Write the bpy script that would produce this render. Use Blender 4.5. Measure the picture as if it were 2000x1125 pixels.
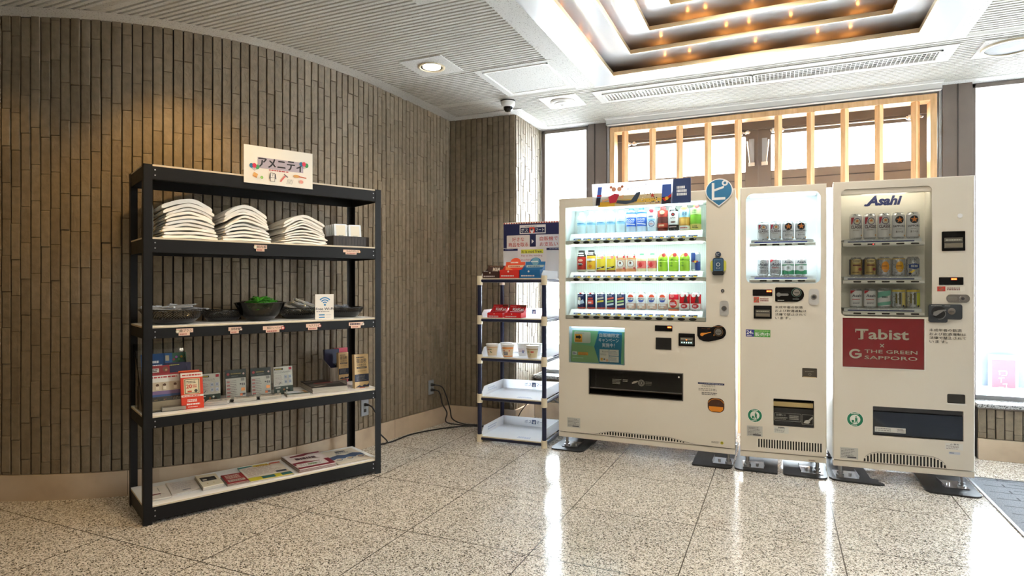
import bpy, bmesh, math, random
from math import sin, cos, pi, radians, sqrt, atan2
from mathutils import Vector, Matrix
random.seed(7)
for o in list(bpy.data.objects): bpy.data.objects.remove(o)
COL = bpy.context.scene.collection
SC = bpy.context.scene

# ---------------------------------------------------------------- camera
cd = bpy.data.cameras.new('camera'); cam = bpy.data.objects.new('camera', cd); COL.objects.link(cam)
cam.location = (0, 0, 1.2); cam.rotation_euler = (pi/2, 0, 0.4158)
cd.sensor_width = 36; cd.lens = 36*1184/2000; cd.shift_y = -6.5/2000; cd.clip_start = 0.05
SC.camera = cam
SC.view_settings.view_transform = 'Standard'; SC.view_settings.look = 'None'
LS = 1/16            # light units; the exposure below makes up for it
SC.view_settings.exposure = 4.14; SC.view_settings.gamma = 1.0; SC.view_settings.use_curve_mapping = False

# ---------------------------------------------------------------- world, sun, room and added lights
w = bpy.data.worlds.new('World'); SC.world = w; w.use_nodes = True
wn = w.node_tree.nodes; wl = w.node_tree.links
bg = wn['Background']; bg.inputs[1].default_value = 32.0*LS
tc = wn.new('ShaderNodeTexCoord'); sp = wn.new('ShaderNodeSeparateXYZ'); cr = wn.new('ShaderNodeValToRGB')
wl.new(tc.outputs['Generated'], sp.inputs[0]); wl.new(sp.outputs[2], cr.inputs[0]); wl.new(cr.outputs[0], bg.inputs[0])
cr.color_ramp.elements[0].color = (.93, .97, 1, 1); cr.color_ramp.elements[1].color = (.72, .85, 1, 1)
def lamp(name, kind, loc, rot, energy, color, **kw):
    l = bpy.data.lights.new(name, kind); l.energy = energy*LS; l.color = color
    for k, v in kw.items(): setattr(l, k, v)
    o = bpy.data.objects.new(name, l); o.location = loc; o.rotation_euler = rot; COL.objects.link(o); return o
SUN_EL = 64
lamp('sun', 'SUN', (0, 12, 12), (-radians(90-SUN_EL), 0, 0), 80.0, (1, .97, .92), angle=radians(.6))
# unseen area lamps added at ceiling height to light the machine fronts
for i, (x, y, e) in enumerate([(.2, 1.1, 31), (1.2, -1.2, 30), (2.4, -2.0, 20)]):
    lamp('fill_lamp_%d' % i, 'AREA', (x, y, 2.60), (0, 0, 0), e, (1, .87, .68), shape='SQUARE', size=.6)
lamp('coffer_fill', 'AREA', (-.16, 3.2, 2.97), (0, 0, 0), 20, (1, .87, .68), shape='SQUARE', size=.4)  # unseen lamp added inside the coffer for light on floor and machine fronts
# recessed downlight that washes the curved wall (just above the frame)
lamp('wall_downlight', 'SPOT', (-2.62, 1.96, 2.62), (radians(14), radians(17), 0), 46, (1, .60, .18), spot_size=radians(92), spot_blend=.55, shadow_soft_size=.05)

lamp('wall_downlight_2', 'SPOT', (-3.75, 1.25, 2.62), (radians(16), radians(4), 0), 16, (1, .60, .18), spot_size=radians(96), spot_blend=.6, shadow_soft_size=.05)

# ---------------------------------------------------------------- materials
MATS = {}
def nodes_of(m):
    m.use_nodes = True; nt = m.node_tree; return nt, nt.nodes, nt.links, nt.nodes['Principled BSDF']
def M(col, rough=.5, metal=0.0, emit=0.0, spec=.5, coat=0.0, alpha=1.0):
    """plain procedural material: base colour with a faint large-scale noise in the roughness"""
    k = ('p', tuple(round(c, 3) for c in col), rough, metal, emit, spec, coat)
    if k in MATS: return MATS[k]
    m = bpy.data.materials.new('paint'); nt, N, L, P = nodes_of(m)
    P.inputs['Base Color'].default_value = (*col, 1); P.inputs['Roughness'].default_value = rough
    P.inputs['Metallic'].default_value = metal; P.inputs['Specular IOR Level'].default_value = spec
    P.inputs['Coat Weight'].default_value = coat
    if emit: P.inputs['Emission Color'].default_value = (*col, 1); P.inputs['Emission Strength'].default_value = emit*LS
    elif rough > .12:
        t = N.new('ShaderNodeTexNoise'); t.inputs['Scale'].default_value = 9
        r = N.new('ShaderNodeMapRange'); r.inputs[3].default_value = rough*.88; r.inputs[4].default_value = min(1, rough*1.12)
        L.new(t.outputs[0], r.inputs[0]); L.new(r.outputs[0], P.inputs['Roughness'])
    MATS[k] = m; return m
def S(r, g, b, rough=.5, **kw):      # colour given as display sRGB 0..255
    f = lambda v: (v/255/12.92) if v/255 <= .04045 else ((v/255+.055)/1.055)**2.4
    return M((f(r), f(g), f(b)), rough, **kw)
def glass_mat(name, tint=(1, 1, 1), rough=.0, refl=1.0, ior=1.45):
    m = bpy.data.materials.new(name); m.use_nodes = True; nt = m.node_tree; N, L = nt.nodes, nt.links
    N.remove(N['Principled BSDF']); out = N['Material Output']
    t = N.new('ShaderNodeBsdfTransparent'); t.inputs[0].default_value = (*tint, 1)
    g = N.new('ShaderNodeBsdfGlossy'); g.inputs['Roughness'].default_value = rough
    f = N.new('ShaderNodeFresnel'); f.inputs[0].default_value = ior
    mx = N.new('ShaderNodeMixShader'); ml = N.new('ShaderNodeMath'); ml.operation = 'MULTIPLY'; ml.inputs[1].default_value = refl
    L.new(f.outputs[0], ml.inputs[0]); L.new(ml.outputs[0], mx.inputs[0]); L.new(t.outputs[0], mx.inputs[1]); L.new(g.outputs[0], mx.inputs[2])
    L.new(mx.outputs[0], out.inputs[0]); return m
GLASS = glass_mat('clear_glass', (.97, .99, .99)); ACRYL = glass_mat('acrylic', (.93, .95, .96), .02, 1.6)
def film_mat():
    m = bpy.data.materials.new('crinkled_film'); nt, N, L, P = nodes_of(m)
    P.inputs['Base Color'].default_value = (.62, .66, .72, 1); P.inputs['Roughness'].default_value = .16; P.inputs['Alpha'].default_value = .42; P.inputs['Specular IOR Level'].default_value = .9
    return m
FILM = film_mat()
SMOKE = glass_mat('smoked_plastic', (.30, .31, .32), .06, 1.0)
def haze_mat():        # frosted printed film
    m = bpy.data.materials.new('translucent_paper'); nt, N, L, P = nodes_of(m)
    P.inputs['Base Color'].default_value = (.9, .9, .9, 1); P.inputs['Roughness'].default_value = .6
    t = N.new('ShaderNodeBsdfTranslucent'); t.inputs[0].default_value = (.9, .93, .95, 1)
    mx = N.new('ShaderNodeMixShader'); mx.inputs[0].default_value = .5; out = N['Material Output']
    L.new(P.outputs[0], mx.inputs[1]); L.new(t.outputs[0], mx.inputs[2]); L.new(mx.outputs[0], out.inputs[0]); return m
TRANSL = haze_mat()

def stone_tile_mat():
    m = bpy.data.materials.new('split_stone_tile'); nt, N, L, P = nodes_of(m)
    g = N.new('ShaderNodeNewGeometry'); cr = N.new('ShaderNodeValToRGB')
    cr.color_ramp.elements[0].color = (.200, .155, .100, 1); cr.color_ramp.elements[1].color = (.262, .212, .145, 1)
    e = cr.color_ramp.elements.new(.5); e.color = (.228, .182, .121, 1)
    L.new(g.outputs['Random Per Island'], cr.inputs[0])
    tc = N.new('ShaderNodeTexCoord'); n1 = N.new('ShaderNodeTexNoise'); n1.inputs['Scale'].default_value = 26; n1.inputs['Detail'].default_value = 6
    L.new(tc.outputs['Object'], n1.inputs[0])
    mx = N.new('ShaderNodeMix'); mx.data_type = 'RGBA'; mx.blend_type = 'MULTIPLY'; mx.inputs[0].default_value = .55
    r2 = N.new('ShaderNodeValToRGB'); r2.color_ramp.elements[0].position = .3; r2.color_ramp.elements[0].color = (.55, .52, .5, 1); r2.color_ramp.elements[1].position = .7
    L.new(n1.outputs[0], r2.inputs[0]); L.new(cr.outputs[0], mx.inputs[6]); L.new(r2.outputs[0], mx.inputs[7]); L.new(mx.outputs[2], P.inputs['Base Color'])
    n2 = N.new('ShaderNodeTexNoise'); n2.inputs['Scale'].default_value = 38; n2.inputs['Detail'].default_value = 8; n2.inputs['Distortion'].default_value = .5
    mp = N.new('ShaderNodeMapping'); mp.inputs['Scale'].default_value = (1, 1, .75); L.new(tc.outputs['Object'], mp.inputs[0]); L.new(mp.outputs[0], n2.inputs[0])
    b = N.new('ShaderNodeBump'); b.inputs['Strength'].default_value = .85; b.inputs['Distance'].default_value = .006
    L.new(n2.outputs[0], b.inputs['Height']); L.new(b.outputs[0], P.inputs['Normal']); P.inputs['Roughness'].default_value = .62
    return m
TILE = stone_tile_mat()
GROUT = M((.012, .010, .008), .9)
def speck_mat(name, c0, c1, c2, scale, rough, bump=0.0, pos=(.36, .46)):
    m = bpy.data.materials.new(name); nt, N, L, P = nodes_of(m)
    tc = N.new('ShaderNodeTexCoord'); n = N.new('ShaderNodeTexNoise'); n.inputs['Scale'].default_value = scale; n.inputs['Detail'].default_value = 3
    cr = N.new('ShaderNodeValToRGB'); E = cr.color_ramp.elements
    E[0].position = pos[0]; E[0].color = (*c0, 1); E[1].position = 1; E[1].color = (*c2, 1); e = E.new(pos[1]); e.color = (*c1, 1)
    L.new(tc.outputs['Object'], n.inputs[0]); L.new(n.outputs[0], cr.inputs[0]); L.new(cr.outputs[0], P.inputs['Base Color'])
    P.inputs['Roughness'].default_value = rough
    if bump:
        b = N.new('ShaderNodeBump'); b.inputs['Strength'].default_value = bump; b.inputs['Distance'].default_value = .003
        L.new(n.outputs[0], b.inputs['Height']); L.new(b.outputs[0], P.inputs['Normal'])
    return m
def granite_floor():
    m = bpy.data.materials.new('polished_granite'); nt, N, L, P = nodes_of(m)
    tc = N.new('ShaderNodeTexCoord')
    def noise(sc, det, seed):
        n = N.new('ShaderNodeTexNoise'); n.noise_dimensions = '4D'; n.inputs['Scale'].default_value = sc; n.inputs['Detail'].default_value = det; n.inputs['W'].default_value = seed
        L.new(tc.outputs['Object'], n.inputs['Vector']); return n
    wob = noise(60, 2, 7); vm_ = N.new('ShaderNodeVectorMath'); vm_.operation = 'MULTIPLY_ADD'; vm_.inputs[1].default_value = (.006, .006, 0)
    L.new(wob.outputs['Color'], vm_.inputs[0]); L.new(tc.outputs['Object'], vm_.inputs[2])
    vo = N.new('ShaderNodeTexVoronoi'); vo.inputs['Scale'].default_value = 205; vo.inputs['Randomness'].default_value = 1.0; L.new(vm_.outputs[0], vo.inputs['Vector'])
    sc_ = N.new('ShaderNodeSeparateColor'); L.new(vo.outputs['Color'], sc_.inputs[0])
    cr = N.new('ShaderNodeValToRGB'); E = cr.color_ramp.elements; cr.color_ramp.interpolation = 'LINEAR'
    E[0].position = .0; E[0].color = (.045, .042, .038, 1); E[1].position = 1; E[1].color = (.85, .82, .77, 1)
    for p, c in ((.13, (.09, .082, .07)), (.17, (.27, .245, .21)), (.30, (.34, .30, .25)), (.36, (.54, .49, .42)), (.62, (.64, .59, .51)), (.68, (.77, .73, .67))):
        e = E.new(p); e.color = (*c, 1)
    L.new(sc_.outputs[0], cr.inputs[0])
    b = noise(1.2, 2, 4); mr = N.new('ShaderNodeMapRange'); mr.inputs[3].default_value = .86; mr.inputs[4].default_value = 1.1; L.new(b.outputs[0], mr.inputs[0])
    mx = N.new('ShaderNodeMix'); mx.data_type = 'RGBA'; mx.blend_type = 'MULTIPLY'; mx.inputs[0].default_value = 1
    L.new(cr.outputs[0], mx.inputs[6]); L.new(mr.outputs[0], mx.inputs[7])
    # joints
    sp = N.new('ShaderNodeSeparateXYZ'); L.new(tc.outputs['Object'], sp.inputs[0]); outs = []
    for k, off in ((0, .255), (1, 3.132)):
        s = N.new('ShaderNodeMath'); s.operation = 'SUBTRACT'; s.inputs[1].default_value = off - 6.38; L.new(sp.outputs[k], s.inputs[0])
        pm = N.new('ShaderNodeMath'); pm.operation = 'PINGPONG'; pm.inputs[1].default_value = .319; L.new(s.outputs[0], pm.inputs[0])
        lt = N.new('ShaderNodeMath'); lt.operation = 'LESS_THAN'; lt.inputs[1].default_value = .0024; L.new(pm.outputs[0], lt.inputs[0]); outs.append(lt)
    mxm = N.new('ShaderNodeMath'); mxm.operation = 'MAXIMUM'; L.new(outs[0].outputs[0], mxm.inputs[0]); L.new(outs[1].outputs[0], mxm.inputs[1])
    m2 = N.new('ShaderNodeMix'); m2.data_type = 'RGBA'; m2.inputs[7].default_value = (.035, .03, .025, 1)
    L.new(mxm.outputs[0], m2.inputs[0]); L.new(mx.outputs[2], m2.inputs[6]); L.new(m2.outputs[2], P.inputs['Base Color'])
    rr = N.new('ShaderNodeMapRange'); rr.inputs[3].default_value = .10; rr.inputs[4].default_value = .19
    c = noise(3.5, 4, 9); L.new(c.outputs[0], rr.inputs[0]); L.new(rr.outputs[0], P.inputs['Roughness'])
    P.inputs['Specular IOR Level'].default_value = .62
    return m
def wood_mat(name, c0, c1, scale=6, rough=.45):
    m = bpy.data.materials.new(name); nt, N, L, P = nodes_of(m)
    tc = N.new('ShaderNodeTexCoord'); mp = N.new('ShaderNodeMapping'); mp.inputs['Scale'].default_value = (scale*4, scale*4, scale*.4)
    n = N.new('ShaderNodeTexNoise'); n.inputs['Scale'].default_value = 3; n.inputs['Detail'].default_value = 5; n.inputs['Distortion'].default_value = .8
    cr = N.new('ShaderNodeValToRGB'); cr.color_ramp.elements[0].color = (*c0, 1); cr.color_ramp.elements[1].color = (*c1, 1)
    cr.color_ramp.elements[0].position = .3; cr.color_ramp.elements[1].position = .65
    L.new(tc.outputs['Object'], mp.inputs[0]); L.new(mp.outputs[0], n.inputs[0]); L.new(n.outputs[0], cr.inputs[0]); L.new(cr.outputs[0], P.inputs['Base Color'])
    P.inputs['Roughness'].default_value = rough; return m
def cloth_mat():
    m = bpy.data.materials.new('waffle_cotton'); nt, N, L, P = nodes_of(m)
    P.inputs['Base Color'].default_value = (.90, .86, .79, 1); P.inputs['Roughness'].default_value = .9; P.inputs['Sheen Weight'].default_value = .3
    tc = N.new('ShaderNodeTexCoord'); n = N.new('ShaderNodeTexNoise'); n.inputs['Scale'].default_value = 45; n.inputs['Detail'].default_value = 4
    b = N.new('ShaderNodeBump'); b.inputs['Strength'].default_value = .35; b.inputs['Distance'].default_value = .004
    L.new(tc.outputs['Object'], n.inputs[0]); L.new(n.outputs[0], b.inputs['Height']); L.new(b.outputs[0], P.inputs['Normal']); return m
CLOTH = cloth_mat()
FLOOR = granite_floor()
CEILM = speck_mat('rock_wool_board', (.18, .17, .155), (.51, .50, .47), (.56, .55, .52), 160, .9, .3, (.30, .37))
CEILP = speck_mat('rock_wool_plate', (.26, .255, .24), (.55, .545, .53), (.60, .595, .58), 130, .85, .3, (.34, .40))
BASEB = speck_mat('pink_beige_marble', (.40, .30, .21), (.50, .39, .28), (.60, .49, .37), 5, .28, 0, (.3, .5))
GRANCAP = speck_mat('grey_granite_cap', (.05, .05, .05), (.38, .38, .37), (.62, .62, .60), 120, .25, 0, (.38, .5))
MACH = M((.74, .69, .60), .33, spec=.5)
MACHW = M((.78, .77, .74), .35)
WHITE = M((.82, .82, .80), .4); WHITEB = M((.86, .88, .90), .5); BLACK = M((.012, .012, .013), .4); GLOSSB = M((.006, .006, .007), .08)
BSTEEL = M((.0045, .0045, .005), .5, spec=.25); CHROME = M((.75, .75, .76), .18, 1.0); STEEL = M((.42, .42, .43), .35, 1.0)
BRONZE = speck_mat('bronze_anodised', (.15, .118, .098), (.17, .135, .112), (.19, .155, .13), 3, .36, 0, (.3, .5))
BRASS = M((.60, .50, .33), .42, .8); NAVYP = M((.012, .017, .055), .3); CREAM = M((.74, .66, .50), .45)
PINE = wood_mat('pine', (.62, .36, .16), (.78, .50, .26), 3, .45); MDF = wood_mat('shelf_board_edge', (.60, .50, .36), (.70, .60, .45), 6, .5)
RUBBER = M((.012, .013, .015), .42)
GREY = S(150, 150, 148); DGREY = S(60, 60, 62)
INK = S(25, 25, 28); REDI = S(200, 30, 35); NAVYI = S(22, 32, 80)

# ---------------------------------------------------------------- mesh builder
class MB:
    def __init__(s): s.v = []; s.f = []; s.m = []; s.mats = []; s.sm = []
    def mi(s, mat):
        if mat not in s.mats: s.mats.append(mat)
        return s.mats.index(mat)
    def add(s, verts, faces, mat, smooth=False):
        b = len(s.v); s.v += [tuple(v) for v in verts]; k = s.mi(mat)
        for f in faces: s.f.append([i+b for i in f]); s.m.append(k); s.sm.append(smooth)
        return s
    def box(s, x0, x1, y0, y1, z0, z1, mat, skip=''):
        V = [(x0, y0, z0), (x1, y0, z0), (x1, y1, z0), (x0, y1, z0), (x0, y0, z1), (x1, y0, z1), (x1, y1, z1), (x0, y1, z1)]
        F = [(0, 3, 2, 1), (4, 5, 6, 7), (0, 1, 5, 4), (1, 2, 6, 5), (2, 3, 7, 6), (3, 0, 4, 7)]
        return s.add(V, F, mat)
    def rbox(s, x0, x1, y0, y1, z0, z1, r, mat, axis='y', n=5, smooth=False):
        """box with rounded corners in the plane across `axis`"""
        if axis == 'y': P = rrect(x0, x1, z0, z1, r, n); a, b = y0, y1; g = lambda p, q: (p[0], q, p[1])
        elif axis == 'z': P = rrect(x0, x1, y0, y1, r, n); a, b = z0, z1; g = lambda p, q: (p[0], p[1], q)
        else: P = rrect(y0, y1, z0, z1, r, n); a, b = x0, x1; g = lambda p, q: (q, p[0], p[1])
        return s.prism(P, a, b, mat, g, smooth)
    def prism(s, P, a, b, mat, g, smooth=False):
        n = len(P); V = [g(p, a) for p in P]+[g(p, b) for p in P]
        s.add(V, [tuple(range(n))[::-1], tuple(range(n, 2*n))], mat)
        s.add(V, [(i, (i+1) % n, n+(i+1) % n, n+i) for i in range(n)], mat, smooth); return s
    def quad(s, a, b, c, d, mat): return s.add([a, b, c, d], [(0, 1, 2, 3)], mat)
    def cyl(s, p0, p1, r0, mat, r1=None, n=16, cap=True, smooth=True):
        r1 = r0 if r1 is None else r1; p0 = Vector(p0); p1 = Vector(p1); d = (p1-p0).normalized()
        a = d.orthogonal().normalized(); b = d.cross(a); V = []
        for p, r in ((p0, r0), (p1, r1)):
            for i in range(n): t = 2*pi*i/n; V.append(p+a*cos(t)*r+b*sin(t)*r)
        s.add(V, [(i, (i+1) % n, n+(i+1) % n, n+i) for i in range(n)], mat, smooth)
        if cap: s.add(V, [tuple(range(n))[::-1], tuple(range(n, 2*n))], mat)
        return s
    def lathe(s, prof, mat, c=(0, 0, 0), n=24, sx=1, sy=1, smooth=True, mats=None):
        V = []
        for r, z in prof:
            for i in range(n): t = 2*pi*i/n; V.append((c[0]+r*cos(t)*sx, c[1]+r*sin(t)*sy, c[2]+z))
        for k in range(len(prof)-1):
            mm = mats[k] if mats else mat
            s.add(V[k*n:(k+2)*n], [(i, (i+1) % n, n+(i+1) % n, n+i) for i in range(n)], mm, smooth)
        return s
    def tube(s, pts, r, mat, n=8, sub=6):
        P = [Vector(p) for p in pts]; Q = []
        if sub > 1:
            for i in range(len(P)-1):
                a = P[max(i-1, 0)]; b = P[i]; c = P[i+1]; d = P[min(i+2, len(P)-1)]
                for k in range(sub):
                    t = k/sub; Q.append(.5*((2*b)+(-a+c)*t+(2*a-5*b+4*c-d)*t*t+(-a+3*b-3*c+d)*t**3))
            Q.append(P[-1])
        else: Q = P
        V = []; nrm = None
        for i, q in enumerate(Q):
            d = (Q[min(i+1, len(Q)-1)]-Q[max(i-1, 0)]).normalized()
            nrm = d.orthogonal().normalized() if nrm is None else (nrm-d*nrm.dot(d)).normalized()
            b = d.cross(nrm)
            for k in range(n): t = 2*pi*k/n; V.append(q+nrm*cos(t)*r+b*sin(t)*r)
        F = [(j*n+i, j*n+(i+1) % n, (j+1)*n+(i+1) % n, (j+1)*n+i) for j in range(len(Q)-1) for i in range(n)]
        s.add(V, F, mat, True); s.add(V, [tuple(range(n))[::-1], tuple(range(len(V)-n, len(V)))], mat); return s
    def sphere(s, c, r, mat, n=12, sx=1, sy=1, sz=1):
        pr = [(max(1e-5, r*sin(pi*i/(n//2))), -r*cos(pi*i/(n//2))*sz) for i in range(n//2+1)]
        return s.lathe(pr, mat, c, n, sx, sy)
def rrect(x0, x1, y0, y1, r, n=5):
    P = []
    rs = r if isinstance(r, (list, tuple)) else (r,)*4      # corner order: bl, br, tr, tl
    for (cx, cy, a0, q) in ((x0, y0, pi, rs[0]), (x1, y0, 1.5*pi, rs[1]), (x1, y1, 0, rs[2]), (x0, y1, .5*pi, rs[3])):
        ox = cx+(q if cx == x0 else -q); oy = cy+(q if cy == y0 else -q)
        if q <= 0: P.append((cx, cy)); continue
        for i in range(n+1): t = a0+i*pi/2/n; P.append((ox+q*cos(t), oy+q*sin(t)))
    return P
def build(name, mb, parent=None, bevel=0, label=None, loc=None, rz=None):
    me = bpy.data.meshes.new(name); me.from_pydata(mb.v, [], mb.f)
    for m in mb.mats: me.materials.append(m)
    me.polygons.foreach_set('material_index', mb.m); me.polygons.foreach_set('use_smooth', mb.sm); me.update()
    o = bpy.data.objects.new(name, me); COL.objects.link(o)
    if parent: o.parent = parent
    if loc: o.location = loc
    if rz is not None: o.rotation_euler = (0, 0, rz)
    if bevel:
        b = o.modifiers.new('bevel', 'BEVEL'); b.width = bevel; b.segments = 2; b.limit_method = 'ANGLE'; b.angle_limit = radians(40)
    if label: o['label'] = label
    return o
def thing(name, label, cat, loc=(0, 0, 0), rz=0, group=None):
    o = bpy.data.objects.new(name, None); COL.objects.link(o); o.empty_display_size = .05
    o.location = loc; o.rotation_euler = (0, 0, rz); return tag(o, label, cat, group)
def tag(o, label, cat, group=None):
    o['label'] = label; o['category'] = cat
    if group: o['group'] = group
    return o
def struct(name, mb, bevel=0, label=None):
    o = build(name, mb, bevel=bevel); o['kind'] = 'structure'
    if label: o['label'] = label
    return o

# ---------------------------------------------------------------- printed art
TXT = {}
def text_tris(body, bold=0.0, shear=0.0):
    k = (body, bold, shear)
    if k in TXT: return TXT[k]
    cu = bpy.data.curves.new('t', 'FONT'); cu.body = body; cu.size = 1; cu.offset = bold; cu.shear = shear
    cu.resolution_u = 2; cu.fill_mode = 'FRONT'; cu.dimensions = '2D'
    o = bpy.data.objects.new('t', cu); COL.objects.link(o)
    dg = bpy.context.evaluated_depsgraph_get(); dg.update(); me = o.evaluated_get(dg).to_mesh()
    V = [(v.co.x, v.co.y) for v in me.vertices]; F = [tuple(p.vertices) for p in me.polygons]
    o.evaluated_get(dg).to_mesh_clear(); bpy.data.objects.remove(o); bpy.data.curves.remove(cu)
    if V:
        x0 = min(v[0] for v in V); x1 = max(v[0] for v in V); y0 = min(v[1] for v in V); y1 = max(v[1] for v in V)
        V = [((v[0]-x0)/max(x1-x0, 1e-6), (v[1]-y0)/max(y1-y0, 1e-6)) for v in V]; asp = (x1-x0)/max(y1-y0, 1e-6)
    else: asp = 1
    TXT[k] = (V, F, asp); return TXT[k]
def clip_strip(poly, a, b):
    def cl(P, x, keep):
        out = []
        for i in range(len(P)):
            p = P[i]; q = P[(i+1) % len(P)]; ip = keep(p[0]); iq = keep(q[0])
            if ip: out.append(p)
            if ip != iq:
                t = (x-p[0])/(q[0]-p[0]); out.append((x, p[1]+t*(q[1]-p[1])))
        return out
    P = cl(poly, a, lambda v: v >= a-1e-9)
    return cl(P, b, lambda v: v <= b+1e-9) if P else []
class Art:
    """flat print on a surface: fn(u, v, lift) gives the 3-D point"""
    def __init__(s, mb, fn, strip=None, lift=.00025, base=1): s.mb = mb; s.fn = fn; s.strip = strip; s.l = lift; s.k = base
    def poly(s, P, mat, k=None):
        s.k += 1 if k is None else 0; h = (s.k if k is None else k)*s.l; s._p(P, mat, h)
    def _p(s, P, mat, h):
        if s.strip:
            x0 = min(p[0] for p in P); x1 = max(p[0] for p in P); w = s.strip; i = math.floor(x0/w)
            while i*w < x1-1e-9:
                Q = clip_strip(P, i*w, (i+1)*w)
                if len(Q) > 2: s.mb.add([s.fn(u, v, h) for u, v in Q], [tuple(range(len(Q)))], mat)
                i += 1
        else: s.mb.add([s.fn(u, v, h) for u, v in P], [tuple(range(len(P)))], mat)
    def rect(s, u0, u1, v0, v1, mat, r=0): s.poly(rrect(u0, u1, v0, v1, r, 4) if r else [(u0, v0), (u1, v0), (u1, v1), (u0, v1)], mat)
    def disc(s, u, v, r, mat, n=20, ry=None, a0=0, a1=2*pi):
        ry = ry or r; full = abs(a1-a0) > 6.28
        s.poly([(u+r*cos(a0+(a1-a0)*i/(n if full else n-1)), v+ry*sin(a0+(a1-a0)*i/(n if full else n-1))) for i in range(n)], mat)
    def ring(s, u, v, r0, r1, mat, a0=0, a1=2*pi, n=24, ry=1.0):
        s.k += 1
        for i in range(n):
            a = a0+(a1-a0)*i/n; b = a0+(a1-a0)*(i+1)/n
            s._p([(u+r0*cos(a), v+r0*sin(a)*ry), (u+r1*cos(a), v+r1*sin(a)*ry), (u+r1*cos(b), v+r1*sin(b)*ry), (u+r0*cos(b), v+r0*sin(b)*ry)], mat, s.k*s.l)
    def star(s, u, v, r, mat):
        s.k += 1; P = [(u+(r if i % 2 == 0 else r*.4)*sin(i*pi/5), v+(r if i % 2 == 0 else r*.4)*cos(i*pi/5)) for i in range(10)]
        for i in range(10): s._p([(u, v), P[(i+1) % 10], P[i]], mat, s.k*s.l)
    def text(s, body, u0, u1, v0, v1, mat, bold=0.0, shear=0.0, keep=False, ang=0):
        if bold and any(ord(ch) > 0x2E80 for ch in body):
            d = bold*.28*(v1-v0)/(1 if '\n' not in body else 2)
            for dx, dy in ((-d, 0), (d, 0), (0, d)): s.text(body, u0+dx, u1+dx, v0+dy, v1+dy, mat, 0.0, shear, keep, ang)
            return
        V, F, asp = text_tris(body, bold, shear)
        if not V: return
        if keep:                                  # keep the letters' own proportions inside the box
            w = u1-u0; h = v1-v0
            if w/h > asp: nw = h*asp; u0 += (w-nw)/2; u1 = u0+nw
            else: nh = w/asp; v0 += (h-nh)/2; v1 = v0+nh
        s.k += 1; W = [(u0+x*(u1-u0), v0+y*(v1-v0)) for x, y in V]
        if ang:
            cu, cv = (u0+u1)/2, (v0+v1)/2; ca, sa = cos(ang), sin(ang)
            W = [(cu+(x-cu)*ca-(y-cv)*sa, cv+(x-cu)*sa+(y-cv)*ca) for x, y in W]
        if s.strip:
            for f in F: s._p([W[i] for i in f], mat, s.k*s.l)
        else: s.mb.add([s.fn(u, v, s.k*s.l) for u, v in W], F, mat)
    def lines(s, u0, u1, v0, v1, n, mat, fill=.45, seed=1):
        """rows of unreadable fine print"""
        R = random.Random(seed); s.k += 1; h = (v1-v0)/n
        for i in range(n):
            y = v1-(i+.5)*h; x = u0; end = u0+(u1-u0)*R.uniform(.7, 1)
            while x < end:
                wv = min((u1-u0)*R.uniform(.05, .16), end-x); s._p([(x, y-h*fill/2), (x+wv, y-h*fill/2), (x+wv, y+h*fill/2), (x, y+h*fill/2)], mat, s.k*s.l); x += wv+(u1-u0)*.025
def front(mb, y=0.0, **kw): return Art(mb, lambda u, v, h: (u, y-h, v), **kw)          # faces -y, u = x, v = z
def plane(mb, o, U, V, **kw):
    o = Vector(o); U = Vector(U); V = Vector(V); n = U.cross(V).normalized()
    return Art(mb, lambda u, v, h: o+U*u+V*v+n*h, **kw)
def bil(mb, A, B, C, D, z, **kw):                                                      # lies on a footprint quad, u,v in 0..1
    A, B, C, D = [Vector((*p, z)) for p in (A, B, C, D)]
    return Art(mb, lambda u, v, h: A*(1-u)*(1-v)+B*u*(1-v)+C*u*v+D*(1-u)*v+Vector((0, 0, h)), **kw)
def wrap(mb, r, c=(0, 0), rf=None, **kw):                                              # on a cylinder, u = arc length, 0 faces -y
    def fn(u, v, h):
        q = (rf(v) if rf else r)+h; t = u/r; return (c[0]+q*sin(t), c[1]-q*cos(t), v)
    return Art(mb, fn, strip=r*.2, **kw)
H = 2.64
# ================================================================ THE SETTING
mb = MB(); mb.quad((-6.2, -4.2, 0), (4.4, -4.2, 0), (4.4, 5.6, 0), (-6.2, 5.6, 0), FLOOR); struct('floor', mb)

# curved wall: bottom and top lines (room x, y), clad in narrow split-stone tiles
TOPL = [(-6.1, 1.30), (-5.2, 1.42), (-4.4, 1.62), (-3.825, 1.865), (-3.616, 1.974), (-3.421, 2.094), (-3.249, 2.234), (-3.094, 2.399), (-2.893, 2.705), (-2.765, 3.08), (-2.70, 3.50), (-2.682, 3.825), (-2.668, 4.22), (-2.662, 4.64)]
def scale_of(i): return 1.037 if i <= 10 else {11: 1.034, 12: 1.020, 13: 1.006}[i]
BOTL = [(x*scale_of(i), y*scale_of(i)) for i, (x, y) in enumerate(TOPL)]
def resample(P, n):
    out = []
    for i in range(len(P)-1):
        a = P[max(i-1, 0)]; b = P[i]; c = P[i+1]; d = P[min(i+2, len(P)-1)]
        for k in range(n):
            t = k/n; out.append(tuple(.5*((2*b[j])+(-a[j]+c[j])*t+(2*a[j]-5*b[j]+4*c[j]-d[j])*t*t+(-a[j]+3*b[j]-3*c[j]+d[j])*t**3) for j in (0, 1)))
    out.append(P[-1]); return out
TS = resample(TOPL, 12); BS = resample(BOTL, 12)
acc = [0]
for i in range(1, len(TS)): acc.append(acc[-1]+math.dist(TS[i], TS[i-1]))
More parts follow.
